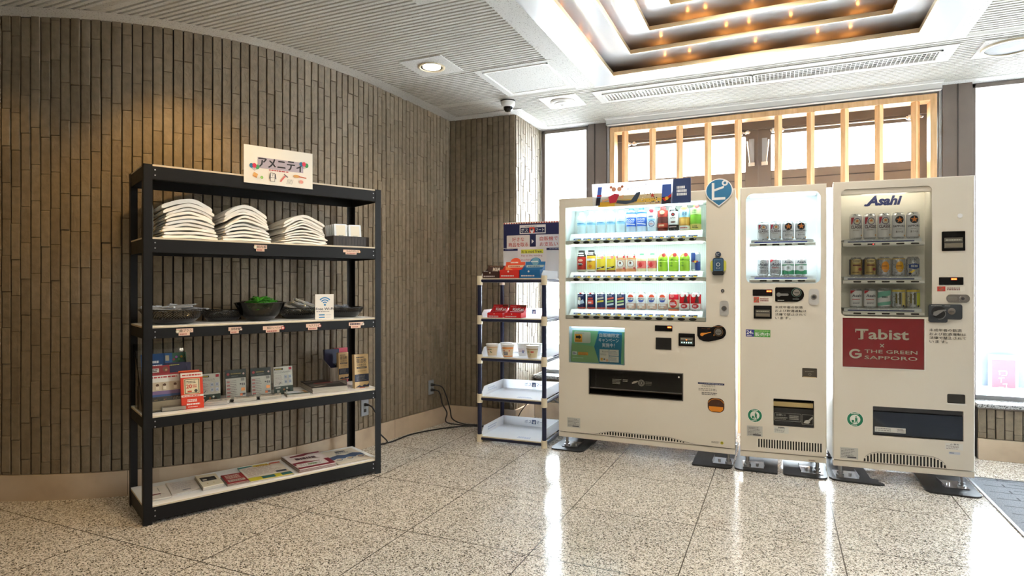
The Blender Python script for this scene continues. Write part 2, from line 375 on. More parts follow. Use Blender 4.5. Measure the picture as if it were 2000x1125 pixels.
def wp(s, z):
    s = min(max(s, 0), acc[-1]-1e-6); i = 0
    while acc[i+1] < s: i += 1
    t = (s-acc[i])/(acc[i+1]-acc[i]); k = (z/H)**4
    x = [(TS[i][j]*(1-t)+TS[i+1][j]*t)*k+(BS[i][j]*(1-t)+BS[i+1][j]*t)*(1-k) for j in (0, 1)]
    dx = TS[i+1][0]-TS[i][0]; dy = TS[i+1][1]-TS[i][1]; l = math.hypot(dx, dy)
    return Vector((x[0], x[1], z)), Vector((dy/l, -dx/l, 0)), Vector((dx/l, dy/l, 0))
def tile(mb, P, n, t, z0, z1, w, R):
    """one split-face tile: P(z) gives the wall point of its left edge"""
    d = .013+R.uniform(-.0025, .003); g = .0030; e = .0022; dl = R.uniform(-.0012, .0012)
    def c(z, u, out): return P(z)+t*u+n*out
    o = [c(z0+.0008, g, 0), c(z0+.0008, w-g, 0), c(z1-.0008, w-g, 0), c(z1-.0008, g, 0)]
    m = [c(z0+.0008, g, d-e), c(z0+.0008, w-g, d-e), c(z1-.0008, w-g, d-e), c(z1-.0008, g, d-e)]
    i = [c(z0+.0008+e, g+e, d+dl), c(z0+.0008+e, w-g-e, d), c(z1-.0008-e, w-g-e, d-dl), c(z1-.0008-e, g+e, d)]
    F = [(8, 9, 10, 11)]
    for k in range(4):
        q = (k+1) % 4; F += [(k, q, 4+q, 4+k), (4+k, 4+q, 8+q, 8+k)]
    mb.add(o+m+i, F, TILE)
def clad(mb, P, n, t, w, z0, z1, R):
    z = z0-R.uniform(0, .2)
    while z < z1-.002:
        a = max(z, z0); b = min(z+.2, z1)
        if b-a > .012: tile(mb, P, n, t, a, b, w, R)
        z += .2
R = random.Random(3); mb = MB()
NC = int(acc[-1]/.0495)
for i in range(0, NC+1):
    s = i*.0495; _, n, t = wp(s+.025, 1); clad(mb, (lambda z, s=s: wp(s, z)[0]), n, t, .0495, .145, H, R)
st = 6
ZS = (0, .8, 1.4, 1.8, 2.1, 2.4, H); nn = len(range(0, len(TS), st)); V = [wp(acc[i], z)[0] for z in ZS for i in range(0, len(TS), st)]
mb.add(V, [(r*nn+i, r*nn+i+1, (r+1)*nn+i+1, (r+1)*nn+i) for r in range(len(ZS)-1) for i in range(nn-1)], GROUT, True)
struct('wall_left', mb)
mb = MB(); cuts = [0]
s = .3
while s < acc[-1]: cuts.append(s); s += .9
cuts.append(acc[-1])
for a, b in zip(cuts, cuts[1:]):
    k = max(2, int((b-a)/.15)); L1 = []; L2 = []; L3 = []
    for j in range(k+1):
        q = a+.001+(b-a-.002)*j/k; p, n, t = wp(q, 0); p2, _, _ = wp(q, .143); L1.append(p+n*.02); L2.append(p2+n*.02); L3.append(p2)
    V = L1+L2+L3; m_ = k+1; mb.add(V, [(i, i+1, m_+i+1, m_+i) for i in range(k)]+[(m_+i, m_+i+1, 2*m_+i+1, 2*m_+i) for i in range(k)], BASEB)
struct('baseboard_left', mb)

# alcove wall: short return beside the rack, then the reveal towards the window
mb = MB(); R = random.Random(5)
mb.quad((-2.75, 4.66, 0), (-2.05, 4.70, 0), (-2.05, 4.70, H), (-2.75, 4.66, H), GROUT)
mb.quad((-2.05, 4.70, 0), (-2.05, 5.42, 0), (-2.05, 5.42, H), (-2.05, 4.70, H), GROUT)
t = Vector((.7, .04, 0)).normalized(); n = Vector((t.y, -t.x, 0))
for i in range(14): clad(mb, (lambda z, i=i: Vector((-2.75, 4.66, z))+t*(.0505*i)), n, t, .0505, .145, H, R)
t2 = Vector((0, 1, 0)); n2 = Vector((1, 0, 0))
for i in range(14): clad(mb, (lambda z, i=i: Vector((-2.05, 4.70+.0505*i, z))), n2, t2, .0505, .145, H, R)
struct('wall_alcove', mb)
mb = MB(); mb.prism([(-2.75, 4.66), (-2.75, 4.635), (-2.03, 4.677), (-2.03, 5.10), (-2.05, 5.10), (-2.05, 4.70)], 0, .143, BASEB, lambda p, q: (p[0], p[1], q)); struct('baseboard_alcove', mb, .003)

# low window wall
def low_wall(name, x0, x1, seed):
    mb = MB(); R = random.Random(seed)
    mb.box(x0, x1, 5.13, 5.42, 0, .36, GROUT)
    x = x0
    while x < x1-.012:
        w_ = min(.0495, x1-x); clad(mb, (lambda z, x=x: Vector((x, 5.13, z))), Vector((0, -1, 0)), Vector((1, 0, 0)), w_, .145, .345, R); x += .0495
    mb.box(x0, x1, 5.112, 5.13, .346, .359, BRONZE)
    mb.box(x0, x1, 5.105, 5.13, 0, .143, BASEB); mb.box(x0-.01, x1, 5.085, 5.42, .36, .386, GRANCAP)
    return struct(name, mb, .002)
low_wall('wall_front', -2.03, -1.57, 4); low_wall('wall_front_right', 1.25, 3.1, 6)
# unseen sides of the lobby
PLASTER = M((.22, .19, .15), .8)
mb = MB(); mb.box(4.28, 4.34, 4.2, 4.25, .36, 2.63, BRONZE); mb.box(4.28, 4.34, 5.24, 5.3, .36, 2.63, BRONZE); mb.box(4.28, 4.34, 4.2, 5.3, 2.60, 2.64, BRONZE); o = struct('added_side_window', mb); g = MB(); g.box(4.30, 4.31, 4.25, 5.24, .36, 2.60, GLASS); build('glass_pane', g, o)  # unseen window, added to let daylight reach the far curved wall
mb = MB(); mb.quad((4.3, -4.2, 0), (4.3, 4.2, 0), (4.3, 4.2, H), (4.3, -4.2, H), PLASTER); mb.quad((4.3, 4.2, 0), (4.3, 5.6, 0), (4.3, 5.6, .36), (4.3, 4.2, .36), PLASTER); mb.quad((3.1, 5.3, 0), (4.3, 5.3, 0), (4.3, 5.3, H), (3.1, 5.3, H), PLASTER); struct('wall_right', mb)
mb = MB(); mb.quad((-6.2, -4.2, 0), (4.3, -4.2, 0), (4.3, -4.2, H), (-6.2, -4.2, H), PLASTER); mb.quad((-6.2, -4.2, 0), (-6.2, 1.4, 0), (-6.2, 1.4, H), (-6.2, -4.2, H), PLASTER); struct('wall_rear', mb)

# columns, window frames and glass
mb = MB()
for x0, x1, s in ((-1.572, -1.405, 1), (1.075, 1.25, -1)):
    mb.box(x0, x1, 5.25, 5.47, 0, H, BRONZE)
mb.box(-1.515, -1.505, 5.247, 5.25, 0, H, M((.05, .038, .03), .4)); mb.box(1.16, 1.17, 5.247, 5.25, 0, H, M((.05, .038, .03), .4))
mb.box(-1.405, -1.385, 5.27, 5.47, 0, 2.62, STEEL); mb.box(1.055, 1.075, 5.27, 5.47, 0, 2.62, STEEL)
struct('trim_1', mb, .003, 'bronze metal window columns')
def window(name, x0, x1, z0, z1, y=5.32):
    mb = MB(); fr = BRONZE
    mb.box(x0, x0+.03, y-.03, y+.03, z0, z1, fr); mb.box(x1-.03, x1, y-.03, y+.03, z0, z1, fr)
    mb.box(x0, x1, y-.03, y+.03, z1-.03, z1, fr); mb.box(x0, x1, y-.03, y+.03, z0, z0+.03, STEEL)
    o = struct(name, mb, .002); g = MB(); g.box(x0+.03, x1-.03, y-.004, y+.004, z0+.03, z1-.03, GLASS); build('glass_pane', g, o); return o
window('window_1', -2.03, -1.572, .386, 2.632); window('window_2', 1.25, 3.1, .386, 2.632)

# double doors behind the lattice
def door(name, x0, x1, side):
    mb = MB(); y0, y1 = 5.48, 5.53; zt = 2.50; fw = .10
    mb.box(x0, x0+fw, y0, y1, .01, zt, BRONZE); mb.box(x1-fw, x1, y0, y1, .01, zt, BRONZE)
    a_, b_ = x0+fw, x1-fw; mb.box(a_, b_, y0+.002, y1, zt-.05, zt, BRONZE); mb.box(a_, b_, y0+.002, y1, 1.98, 2.15, BRONZE); mb.box(a_, b_, y0-.002, y0+.002, 2.075, 2.083, M((.04, .03, .025), .4))
    mb.box(a_, b_, y0+.002, y1, .01, .30, BRONZE)
    o = struct(name, mb, .003)
    g = MB(); g.box(x0+fw, x1-fw, 5.50, 5.508, 2.15, zt-.05, GLASS); g.box(x0+fw, x1-fw, 5.50, 5.508, .30, 1.98, GLASS); build('glass_pane', g, o)
    h = MB(); xm = x1-.05 if side > 0 else x0+.05
    h.box(xm-.02, xm+.02, 5.455, 5.48, 2.20, 2.42, STEEL); h.cyl((xm-.012*side, 5.44, 2.215), (xm-.03*side, 5.44, 2.40), .006, CHROME, n=8)
    h.box(xm-.025, xm+.025, 5.44, 5.48, 2.19, 2.22, CHROME); build('hinge_arm', h, o)
    r = MB(); r.cyl((x0+.1, 5.45, 2.475), (x1-.1, 5.45, 2.475), .005, CHROME, n=8)
    for xx in (x0+.12, x1-.14): r.sphere((xx, 5.45, 2.475), .022, CHROME, 10, sx=1.6); r.sphere((xx+.06, 5.45, 2.475), .018, CHROME, 10, sx=1.5)
    build('closer_rod', r, o); return o
door('door_1', -1.38, -.1655, 1); door('door_2', -.1645, 1.05, -1)
mb = MB(); mb.box(-1.385, 1.06, 5.46, 5.56, 2.50, 2.64, BRONZE); mb.box(-1.385, 1.06, 5.34, 5.46, 2.60, 2.64, WHITE); struct('trim_2', mb, .002)

# pine lattice standing between the columns
t_ = thing('wooden_lattice', 'pale pine lattice screen with ten upright bars behind the vending machines', 'lattice', (0, 5.22, 0))
mb = MB(); mb.box(-1.366, 1.035, 0, .12, 2.535, 2.578, PINE); mb.box(-1.366, -1.325, 0, .12, 0, 2.535, PINE); mb.box(.995, 1.035, 0, .12, 0, 2.535, PINE); build('frame', mb, t_, .002)
for x in (-1.236, -.998, -.772, -.543, -.308, -.010, .220, .453, .679, .908):
    mb = MB(); r = .0285; P = [(x, .02-r+.01), (x+r, .03), (x, .03+r), (x-r, .03)]
    mb.prism(P, .0, 2.536, PINE, lambda p, q: (p[0], p[1], q)); build('upright_bar', mb, t_, .001)

# ---------------------------------------------------------------- ceiling
mb = MB(); PR = .0335
CX0, CX1, CY0, CY1 = -1.365, .985, 2.03, 4.285
def ribs(x0, x1, y0, y1):
    y = y0; V = []; 
    prof = [(0, 0), (.019, 0), (.022, .008), (.0305, .008)]
    pts = []
    k0 = math.ceil(y0/PR); 
    pts.append((y0, H)); k = k0
    while k*PR < y1-PR:
        for a, b in prof: pts.append((k*PR+a, H+b))
        k += 1
    pts.append((y1, H)); n = len(pts)
    V = [(x0, a, b) for a, b in pts]+[(x1, a, b) for a, b in pts]
    mb.add(V, [(i, n+i, n+i+1, i+1) for i in range(n-1)], CEILM)
ribs(-6.2, 4.4, -4.2, CY0); ribs(-6.2, CX0, CY0, CY1); ribs(CX1, 4.4, CY0, CY1); ribs(-6.2, 4.4, CY1, 5.40)
struct('ceiling', mb)
# plain margins of the ceiling
mb = MB()
def ring_xy(mb, cx, cy, ho, hi, z, th, mat, cyo=None):
    a, b, c, d = cx-ho, cx+ho, cy-ho, cy+ho; e, f, g, h = cx-hi, cx+hi, cy-hi, cy+hi
    for z_, fl in ((z, 0), (z+th, 1)):
        V = [(a, c, z_), (b, c, z_), (b, d, z_), (a, d, z_), (e, g, z_), (f, g, z_), (f, h, z_), (e, h, z_)]
        mb.add(V, [(0, 1, 5, 4), (1, 2, 6, 5), (2, 3, 7, 6), (3, 0, 4, 7)], mat)
    for q in ((a, b, c, d), (e, f, g, h)):
        x0, x1, y0, y1 = q; V = [(x0, y0, z), (x1, y0, z), (x1, y1, z), (x0, y1, z), (x0, y0, z+th), (x1, y0, z+th), (x1, y1, z+th), (x0, y1, z+th)]
        mb.add(V, [(0, 1, 5, 4), (1, 2, 6, 5), (2, 3, 7, 6), (3, 0, 4, 7)], mat)
z0 = H-.003
def plate(x0, x1, y0, y1, mat=CEILP, z=z0, t=.02): mb.box(x0, x1, y0, y1, z, z+t, mat)
plate(CX0, -1.22, CY0-.02, 4.272); plate(.903, CX1+.002, CY0-.02, 4.285); plate(CX0, CX1, CY0-.1, 2.14); plate(-1.23, .91, 4.259, 4.285)
k = 40; V = []
for j in range(k+1):
    p, n, t = wp(acc[-1]*(.25+.75*j/k), H); V += [(p.x-n.x*.05, p.y-n.y*.05, z0), (p.x+n.x*.13, p.y+n.y*.13, z0)]
mb.add(V, [(2*i, 2*i+2, 2*i+3, 2*i+1) for i in range(k)], CEILP)
plate(-2.72, -1.93, 4.555, 4.70, z=z0-.0005); plate(-2.05, -1.93, 4.56, 5.4, z=z0-.001); plate(-2.05, -1.38, 5.17, 5.4, z=z0-.0015); plate(1.05, 4.3, 5.17, 5.4); plate(-1.39, 1.06, 5.10, 5.4)
mb.box(-1.385, 1.055, 5.12, 5.14, H-.014, H, WHITE); mb.box(-1.385, 1.055, 5.165, 5.215, H-.05, H, WHITE); mb.box(-1.385, 1.055, 5.16, 5.166, H-.052, H-.044, STEEL)
struct('trim_3', mb, 0, 'smooth pale margin of the ribbed ceiling')

# stepped coffer with hidden bulbs
cx, cy = -.1585, 3.1975
t_ = thing('coffered_ceiling_light', 'white stepped square ceiling recess with brass edges and hidden warm bulbs', 'ceiling light', (cx, cy, H))
BOARD = M((.60, .62, .66), .24, coat=.3)
hs = [.884-.152*k for k in range(6)]
for k in range(5):
    mb = MB(); z = .068*k-(.006 if k == 0 else 0)
    ring_xy(mb, 0, 0, 1.0615 if k == 0 else hs[k-1]+.172, hs[k], z, .012, BOARD); build('white_board_frame', mb, t_)
    mb = MB(); ring_xy(mb, 0, 0, hs[k]+.008, hs[k]-.001, z-.003, .026, BRASS); build('brass_edging', mb, t_)
mb = MB(); z = .068*5; mb.box(-hs[4]-.17, hs[4]+.17, -hs[4]-.17, hs[4]+.17, z, z+.01, BOARD); build('top_board', mb, t_)
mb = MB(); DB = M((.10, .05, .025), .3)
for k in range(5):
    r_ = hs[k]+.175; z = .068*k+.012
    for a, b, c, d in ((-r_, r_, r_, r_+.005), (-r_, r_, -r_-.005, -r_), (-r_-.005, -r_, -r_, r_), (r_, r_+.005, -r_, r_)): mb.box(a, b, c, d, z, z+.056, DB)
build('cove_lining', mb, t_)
BULB = M((1, .36, .07), .3, emit=42.0)
bm_ = None
for k in range(4):
    r_ = hs[k]+.075; z = .068*k+.022; L = hs[k]
    offs = [-.62*L, -.44*L, .02*L, .42*L, .62*L] if k % 2 == 0 else [-.75*L, -.2*L, -.02*L, .3*L, .78*L]
    for sx, sy in ((0, 1), (0, -1), (-1, 0), (1, 0)):
        for o_ in offs:
            if bm_ is None:
                mb = MB(); mb.sphere((0, 0, 0), .008, BULB, 8); bm_ = build('bulb', mb, t_); ob = bm_
            else: ob = bm_.copy(); COL.objects.link(ob)
            ob.location = (sx*r_+(o_ if sx == 0 else 0), sy*r_+(o_ if sy == 0 else 0), z)

# recessed downlights
LENS = M((1, .90, .72), .3, emit=14.0)
def downlight(x, y, label, energy):
    t_ = thing('downlight', label, 'downlight', (x, y, H-.004), group='ceiling downlights')
    mb = MB(); mb.box(-.155, .155, -.155, .155, 0, .012, CEILP); build('mounting_plate', mb, t_)
    mb = MB(); mb.lathe([(.088, .0), (.088, -.006), (.080, -.008), (.072, -.004), (.070, 0)], CREAM, n=32); mb.lathe([(.072, -.004), (.06, -.001), (.0, -.001)], CHROME, n=32); build('trim_ring', mb, t_)
    mb = MB(); mb.lathe([(.058, -.004), (.0001, -.006)], LENS, n=24); build('lens', mb, t_)
    lamp('downlight_lamp', 'SPOT', (x, y, H-.03), (0, 0, 0), energy, (1, .85, .62), spot_size=radians(130), spot_blend=.6, shadow_soft_size=.05)
downlight(-2.10, 3.445, 'round lit downlight in a square plate nearest the curved wall, beside the square hatch', 16)
downlight(-1.544, 2.503, 'downlight plate cut off by the top edge of the photo, left of the coffer', 16)
mb = MB()
for x, y in ((-2.62, 1.96), (-3.75, 1.25)):
    mb.lathe([(.088, -.004), (.088, -.010), (.080, -.012), (.072, -.008), (.070, -.004)], CREAM, (x, y, H), n=32); mb.lathe([(.058, -.002), (.0001, -.001)], LENS, (x, y, H), n=24)
struct('trim_5', mb, 0, 'round downlight rims near the curved wall')
# access hatch
t_ = thing('access_hatch', 'square flush ceiling hatch with a thin metal frame beside the coffer', 'hatch', (-1.61, 3.925, H-.004))
mb = MB(); mb.box(-.283, .283, -.29, .29, 0, .012, CEILP); build('surround', mb, t_)
mb = MB()
for a, b, c, d in ((-.235, .235, -.245, -.232), (-.235, .235, .232, .245), (-.235, -.222, -.245, .245), (.222, .235, -.245, .245)): mb.box(a, b, c, d, -.004, 0, WHITE)
build('metal_frame', mb, t_); mb = MB(); mb.box(-.22, .22, -.23, .23, -.0015, 0, CEILP); build('lid', mb, t_)
# smoke detector
t_ = thing('smoke_detector', 'round white detector dish on a square ceiling plate near the window', 'smoke detector', (-1.558, 4.515, H-.005))
mb = MB(); mb.box(-.148, .148, -.148, .148, 0, .012, WHITE); build('mounting_plate', mb, t_)
mb = MB(); mb.lathe([(.10, 0), (.10, -.008), (.085, -.016), (.07, -.014), (.06, -.022), (.035, -.026), (.02, -.03), (.001, -.03)], WHITE, n=32); build('dish', mb, t_)
mb = MB(); mb.lathe([(.016, -.03), (.016, -.04), (.001, -.042)], CHROME, n=16); build('sensor', mb, t_)
# security camera
t_ = thing('security_camera', 'white dome security camera hanging from the ribbed ceiling above the corner of the stone wall', 'camera', (-1.948, 4.335, H))
mb = MB(); mb.lathe([(.058, 0), (.058, -.008), (.001, -.008)], BLACK, n=32); mb.lathe([(.056, -.006), (.054, -.030), (.044, -.045), (.036, -.050)], WHITE, n=32); build('housing', mb, t_)
mb = MB(); mb.lathe([(.037, -.048), (.034, -.066), (.022, -.082), (.001, -.088)], GLOSSB, n=32); build('dome', mb, t_)
# ceiling speaker
t_ = thing('ceiling_speaker', 'round dark grey ceiling disc with a tan ring, at the right edge', 'speaker', (1.27, 4.55, H-.005))
mb = MB(); mb.box(-.16, .16, -.155, .155, 0, .012, CEILP); build('mounting_plate', mb, t_)
mb = MB(); mb.lathe([(.145, 0), (.143, -.012), (.128, -.014), (.126, -.004)], CREAM, n=40); build('trim_ring', mb, t_)
mb = MB(); mb.lathe([(.127, -.006), (.001, -.010)], S(105, 105, 108, .6), n=40); build('grille', mb, t_)
# linear air vent
t_ = thing('air_vent', 'long white slatted air vent in the ceiling between coffer and window', 'air vent', (0, 0, H-.006))
mb = MB(); X0, X1, Y0, Y1 = -1.285, .986, 4.375, 4.672
mb.box(X0, X1, Y0, 4.452, 0, .014, CEILP); mb.box(X0, X1, 4.616, Y1, 0, .014, CEILP); mb.box(X0, -1.225, 4.452, 4.616, 0, .014, CEILP); mb.box(.915, X1, 4.452, 4.616, 0, .014, CEILP); build('mounting_plate', mb, t_)
mb = MB(); mb.box(-1.225, .915, 4.452, 4.616, .0065, .012, M((.012, .012, .012), .8)); build('duct_shade', mb, t_)  # flat black sheet standing in for the shaded depth behind the slats
for a, b in ((-1.225, -.178), (-.165, .915)):
    mb = MB()
    for q in ((a, b, 4.447, 4.457), (a, b, 4.611, 4.622), (a, a+.01, 4.447, 4.62), (b-.01, b, 4.447, 4.62)): mb.box(*q, -.008, .006, WHITE)
    f = build('grille', mb, t_); mb = MB(); n = int((b-a)/.0255)
    for i in range(1, n):
        x = a+(b-a)*i/n; mb.add([(x-.002, 4.457, -.007), (x, 4.457, -.007), (x+.0028, 4.457, .006), (x+.001, 4.457, .006), (x-.002, 4.611, -.007), (x, 4.611, -.007), (x+.0028, 4.611, .006), (x+.001, 4.611, .006)], [(0, 1, 2, 3), (7, 6, 5, 4), (0, 4, 5, 1), (1, 5, 6, 2), (3, 2, 6, 7), (0, 3, 7, 4)], WHITE)
    build('louvres', mb, f)

# roof slab, eave
mb = MB(); mb.box(-6.3, 4.5, -4.3, 5.93, 3.2, 3.3, PLASTER); mb.box(-6.3, 4.5, 5.57, 5.93, 2.66, 3.2, PLASTER); mb.box(-6.3, -6.2, -4.3, 5.93, 2.6, 3.2, PLASTER); mb.box(4.4, 4.5, -4.3, 5.93, 2.6, 3.2, PLASTER); struct('trim_4', mb, 0, 'roof slab and eave')
# outdoors
mb = MB(); mb.box(-30, 40, 5.6, 60, -.12, -.02, speck_mat('pale_paving', (.5, .5, .5), (.58, .58, .58), (.66, .66, .66), 40, .8)); struct('ground', mb)
mb = MB(); mb.box(2.235, 7.5, 9, 9.08, -.05, 1.58, M((.06, .075, .095), .6)); o = build('site_fence', mb); tag(o, 'faint blue-grey panel fence outside the right-hand window', 'fence')
t_ = thing('street_sign', 'faint red board with white marks standing outside the right window', 'sign', (2.42, 8.9, -.05))
mb = MB(); mb.box(-.14, .14, 0, .03, 0, .42, M((.10, .11, .12), .6)); build('backing', mb, t_); mb = MB(); mb.box(-.11, .11, -.006, 0, 0, .36, M((.14, .02, .03), .6)); A = front(mb, -.006)
WS = M((.13, .13, .13), .6); [A.poly([(a, b), (a+c, b+.006), (a+c-.004, b+d), (a+.003, b+d-.004)], WS) for a, b, c, d in ((-.05, .22, .07, .016), (-.045, .18, .012, .05), (-.02, .17, .05, .014), (.02, .19, .014, .045), (-.05, .14, .06, .014), (-.03, .09, .012, .05), (-.01, .07, .045, .016), (.02, .03, .012, .05), (-.05, .03, .05, .014))]; build('face', mb, t_)
# entrance mat
t_ = thing('entrance_mat', 'grey patterned entrance mat with a dark metal edge, at the right edge of the floor', 'mat', (1.06, 0, 0))
CARP = speck_mat('loop_carpet', (.10, .11, .13), (.17, .18, .20), (.26, .27, .29), 150, .95, .6)
mb = MB(); mb.box(.012, 2.2, 1.2, 4.60, 0, .006, CARP); A = plane(mb, (0, 0, .006), (1, 0, 0), (0, 1, 0)); DK = M((.055, .06, .07), .95); A.k = 1; R = random.Random(2)
for j in range(40):
    y = 4.56-j*.062
    for i in range(8):
        x = .05+i*.26+(j % 2)*.13; A._p([(x, y), (x+.2, y), (x+.2, y+.010), (x, y+.010)], DK, .0004)
        if i % 2 == j % 2: A._p([(x+.1, y+.01), (x+.11, y+.01), (x+.11, y+.06), (x+.1, y+.06)], DK, .0004)
build('carpet', mb, t_); mb = MB(); mb.box(0, .012, 1.2, 4.61, 0, .009, STEEL); mb.box(0, 2.2, 4.60, 4.612, 0, .009, STEEL); build('edge_strip', mb, t_)

# wall outlets and their cables
def outlet(px, name_label):
    p, n, t = wp(px[0], px[1]); p = p+n*.014
    o = thing('wall_outlet', name_label, 'outlet', p, atan2(t.y, t.x), 'wall outlets')
    mb = MB(); mb.rbox(-.037, .037, -.008, .0, -.06, .06, .004, M((.42, .45, .50), .3, .6)); build('cover_plate', mb, o, .001)
    mb = MB()
    for z in (.022, -.022): mb.rbox(-.012, .012, -.0095, -.007, z-.012, z+.012, .004, DGREY)
    mb.cyl((0, -.0095, 0), (0, -.007, 0), .003, CHROME, n=8); build('socket', mb, o); return p, n, t
def s_at(xy):
    best = min(range(len(TS)), key=lambda i: (TS[i][0]*.2+BS[i][0]*.8-xy[0])**2+(TS[i][1]*.2+BS[i][1]*.8-xy[1])**2); return acc[best]
p1, n1, t1 = outlet((s_at((-2.83, 3.60)), .30), 'silver wall outlet seen through the right end of the black shelf')
p2, n2, t2 = outlet((s_at((-2.73, 4.40)), .335), 'silver wall outlet in the curved wall left of the snack rack')
CABM = M((.014, .015, .018), .38)
def cable(label, pts, p, n):
    t_ = thing('power_cable', label, 'cable', (0, 0, 0), group='black power cables')
    mb = MB(); mb.tube(pts, .0055, CABM, 8, 8); build('cord', mb, t_)
    mb = MB(); a = Vector(pts[0]); mb.cyl(a-n*.03, a, .012, CABM, .008, 12); mb.cyl(a-n*.032, a-n*.03, .013, CABM, n=12); build('plug', mb, t_)
q = p1+n1*.045+Vector((0, 0, .022))
cable('black cable from the outlet by the shelf, looping down and across the floor', [q, q+n1*.03+t1*.01+Vector((0, 0, -.02)), q+n1*.04+t1*.05+Vector((0, 0, -.10)), q+n1*.04+t1*.06+Vector((0, 0, -.2)), (q.x+.07, q.y+.13, .03), (-2.74, 3.74, .006), (-2.70, 3.86, .0056), (-2.69, 4.10, .0056), (-2.58, 4.35, .0056), (-2.42, 4.53, .0056), (-2.25, 4.57, .0056), (-2.0, 4.60, .0056), (-1.7, 4.9, .0056)], p1, n1)
q = p2+n2*.045+Vector((0, 0, .022))
cable('upper of the two black cables plugged in beside the snack rack', [q, q+n2*.05+t2*.03+Vector((0, 0, -.02)), q+n2*.07+t2*.07+Vector((0, 0, -.11)), q+n2*.08+t2*.11+Vector((0, 0, -.22)), (-2.56, 4.54, .05), (-2.47, 4.58, .008), (-2.35, 4.60, .0056), (-2.2, 4.60, .0056), (-1.9, 4.75, .0056), (-1.6, 5.0, .0056)], p2, n2)
q = p2+n2*.045-Vector((0, 0, .022))
cable('lower of the two black cables plugged in beside the snack rack', [q, q+n2*.03+t2*.02+Vector((0, 0, -.02)), q+n2*.04+t2*.05+Vector((0, 0, -.12)), q+n2*.06+t2*.09+Vector((0, 0, -.20)), (-2.60, 4.50, .03), (-2.50, 4.54, .008), (-2.40, 4.55, .0056), (-2.25, 4.585, .0056), (-2.0, 4.66, .0056), (-1.8, 5.0, .0056)], p2, n2)
t_ = thing('thin_cable', 'thin dark cable arching up behind the lowest tray of the snack rack', 'cable', (0, 0, 0))
mb = MB(); mb.tube([(-2.02, 4.66, .006), (-2.0, 4.70, .12), (-1.9, 4.74, .24), (-1.78, 4.76, .26), (-1.66, 4.78, .2), (-1.55, 4.80, .1), (-1.5, 4.95, .006)], .0045, CABM, 8, 8); build('cord', mb, t_)
# ================================================================ BLACK SHELF AND WHAT STANDS ON IT
SO = Vector((-2.885, 2.01, 0)); SA = radians(64.687); SW, SD = 1.312, .398
def sp_(u, v, z=0): return Vector((SO.x+cos(SA)*u-sin(SA)*v, SO.y+sin(SA)*u+cos(SA)*v, z))
t_ = thing('shelving_unit', 'tall black steel shelving unit with five white boards along the curved wall', 'shelf', SO, SA)
for u, v, su, sv in ((0, 0, 1, 1), (SW, 0, -1, 1), (0, SD, 1, -1), (SW, SD, -1, -1)):
    mb = MB(); wf = .040
    mb.box(min(u, u+su*wf), max(u, u+su*wf), min(v, v+sv*.0025), max(v, v+sv*.0025), 0, 1.802, BSTEEL)
    mb.box(min(u, u+su*.0025), max(u, u+su*.0025), min(v, v+sv*wf), max(v, v+sv*wf), 0, 1.802, BSTEEL); build('post', mb, t_)
LEV = [(.094, .068), (.541, .052), (.990, .052), (1.438, .068), (1.803, .066)]
EDGE = M((.62, .52, .38), .5)
for z, bh in LEV:
    zt = z-.009; mb = MB()
    mb.box(.003, SW-.003, .003, .006, zt-bh, zt, BSTEEL); mb.box(.003, SW-.003, .003, .030, zt-bh, zt-bh+.002, BSTEEL)
    mb.box(.003, SW-.003, SD-.006, SD-.003, zt-bh, zt, BSTEEL); mb.box(.003, .006, .003, SD-.003, zt-bh, zt, BSTEEL); mb.box(SW-.006, SW-.003, .003, SD-.003, zt-bh, zt, BSTEEL)
    for uu in (.052, SW-.052):
        for q in (.018, .045): mb.cyl((uu, .0032, zt-q), (uu, .0012, zt-q), .0035, STEEL, n=8)
    f = build('beam_frame', mb, t_)
    mb = MB(); mb.box(.0045, SW-.0045, .0045, SD-.0045, zt-.003, z-.001, EDGE); mb.box(.006, SW-.006, .006, SD-.006, z-.001, z, WHITEB); build('shelf_board', mb, t_, label='white topped board with pale wooden edge')

# amenity sign
t_ = thing('amenity_sign', 'white paper sign reading アメニティ fixed to the front of the top board', 'sign', sp_(.475, -.004, 1.76), SA)
mb = MB(); mb.box(0, .386, -.002, 0, 0, .209, S(235, 228, 215, .6)); A = front(mb, -.002)
A.rect(.072, .330, .088, .148, S(176, 163, 172)); A.text('アメニティ', .078, .326, .092, .146, INK, bold=.13)
A.lines(.135, .275, .078, .088, 1, S(190, 60, 70), .6, 4)
for (u, v) in ((.055, .094), (.333, .136)):
    for a, b, c in ((-.016, .002, S(40, 110, 150)), (.016, -.002, S(60, 150, 90)), (0, .004, S(205, 40, 70))):
        A.disc(u+a, v+b, .011, c, 14, .013); A.poly([(u+a-.001, v+b-.012), (u+a+.001, v+b-.012), (u+.001, v-.024), (u-.001, v-.024)], c)
A.poly([(.045, .044), (.068, .036), (.074, .052), (.052, .062)], S(214, 160, 90)); A.poly([(.045, .044), (.068, .036), (.066, .030), (.045, .039)], S(190, 120, 50))
A.disc(.094, .036, .008, S(110, 170, 60)); A.disc(.094, .036, .004, S(160, 200, 110))
O = S(60, 60, 66)
for P in ([(.140, .020), (.166, .020), (.166, .068), (.140, .068)],): A.poly(P, O); A.poly([(.142, .022), (.164, .022), (.164, .066), (.142, .066)], S(232, 226, 216))
A.poly([(.133, .034), (.139, .034), (.141, .064), (.137, .064)], O); A.poly([(.167, .034), (.173, .034), (.169, .064), (.165, .064)], O); A.poly([(.148, .066), (.153, .046), (.158, .066), (.156, .066), (.153, .05), (.150, .066)], O); A.rect(.142, .164, .040, .042, O)
A.poly([(.192, .024), (.199, .021), (.226, .056), (.218, .060)], S(200, 95, 90)); A.poly([(.214, .066), (.218, .070), (.240, .054), (.236, .050)], S(90, 80, 90))
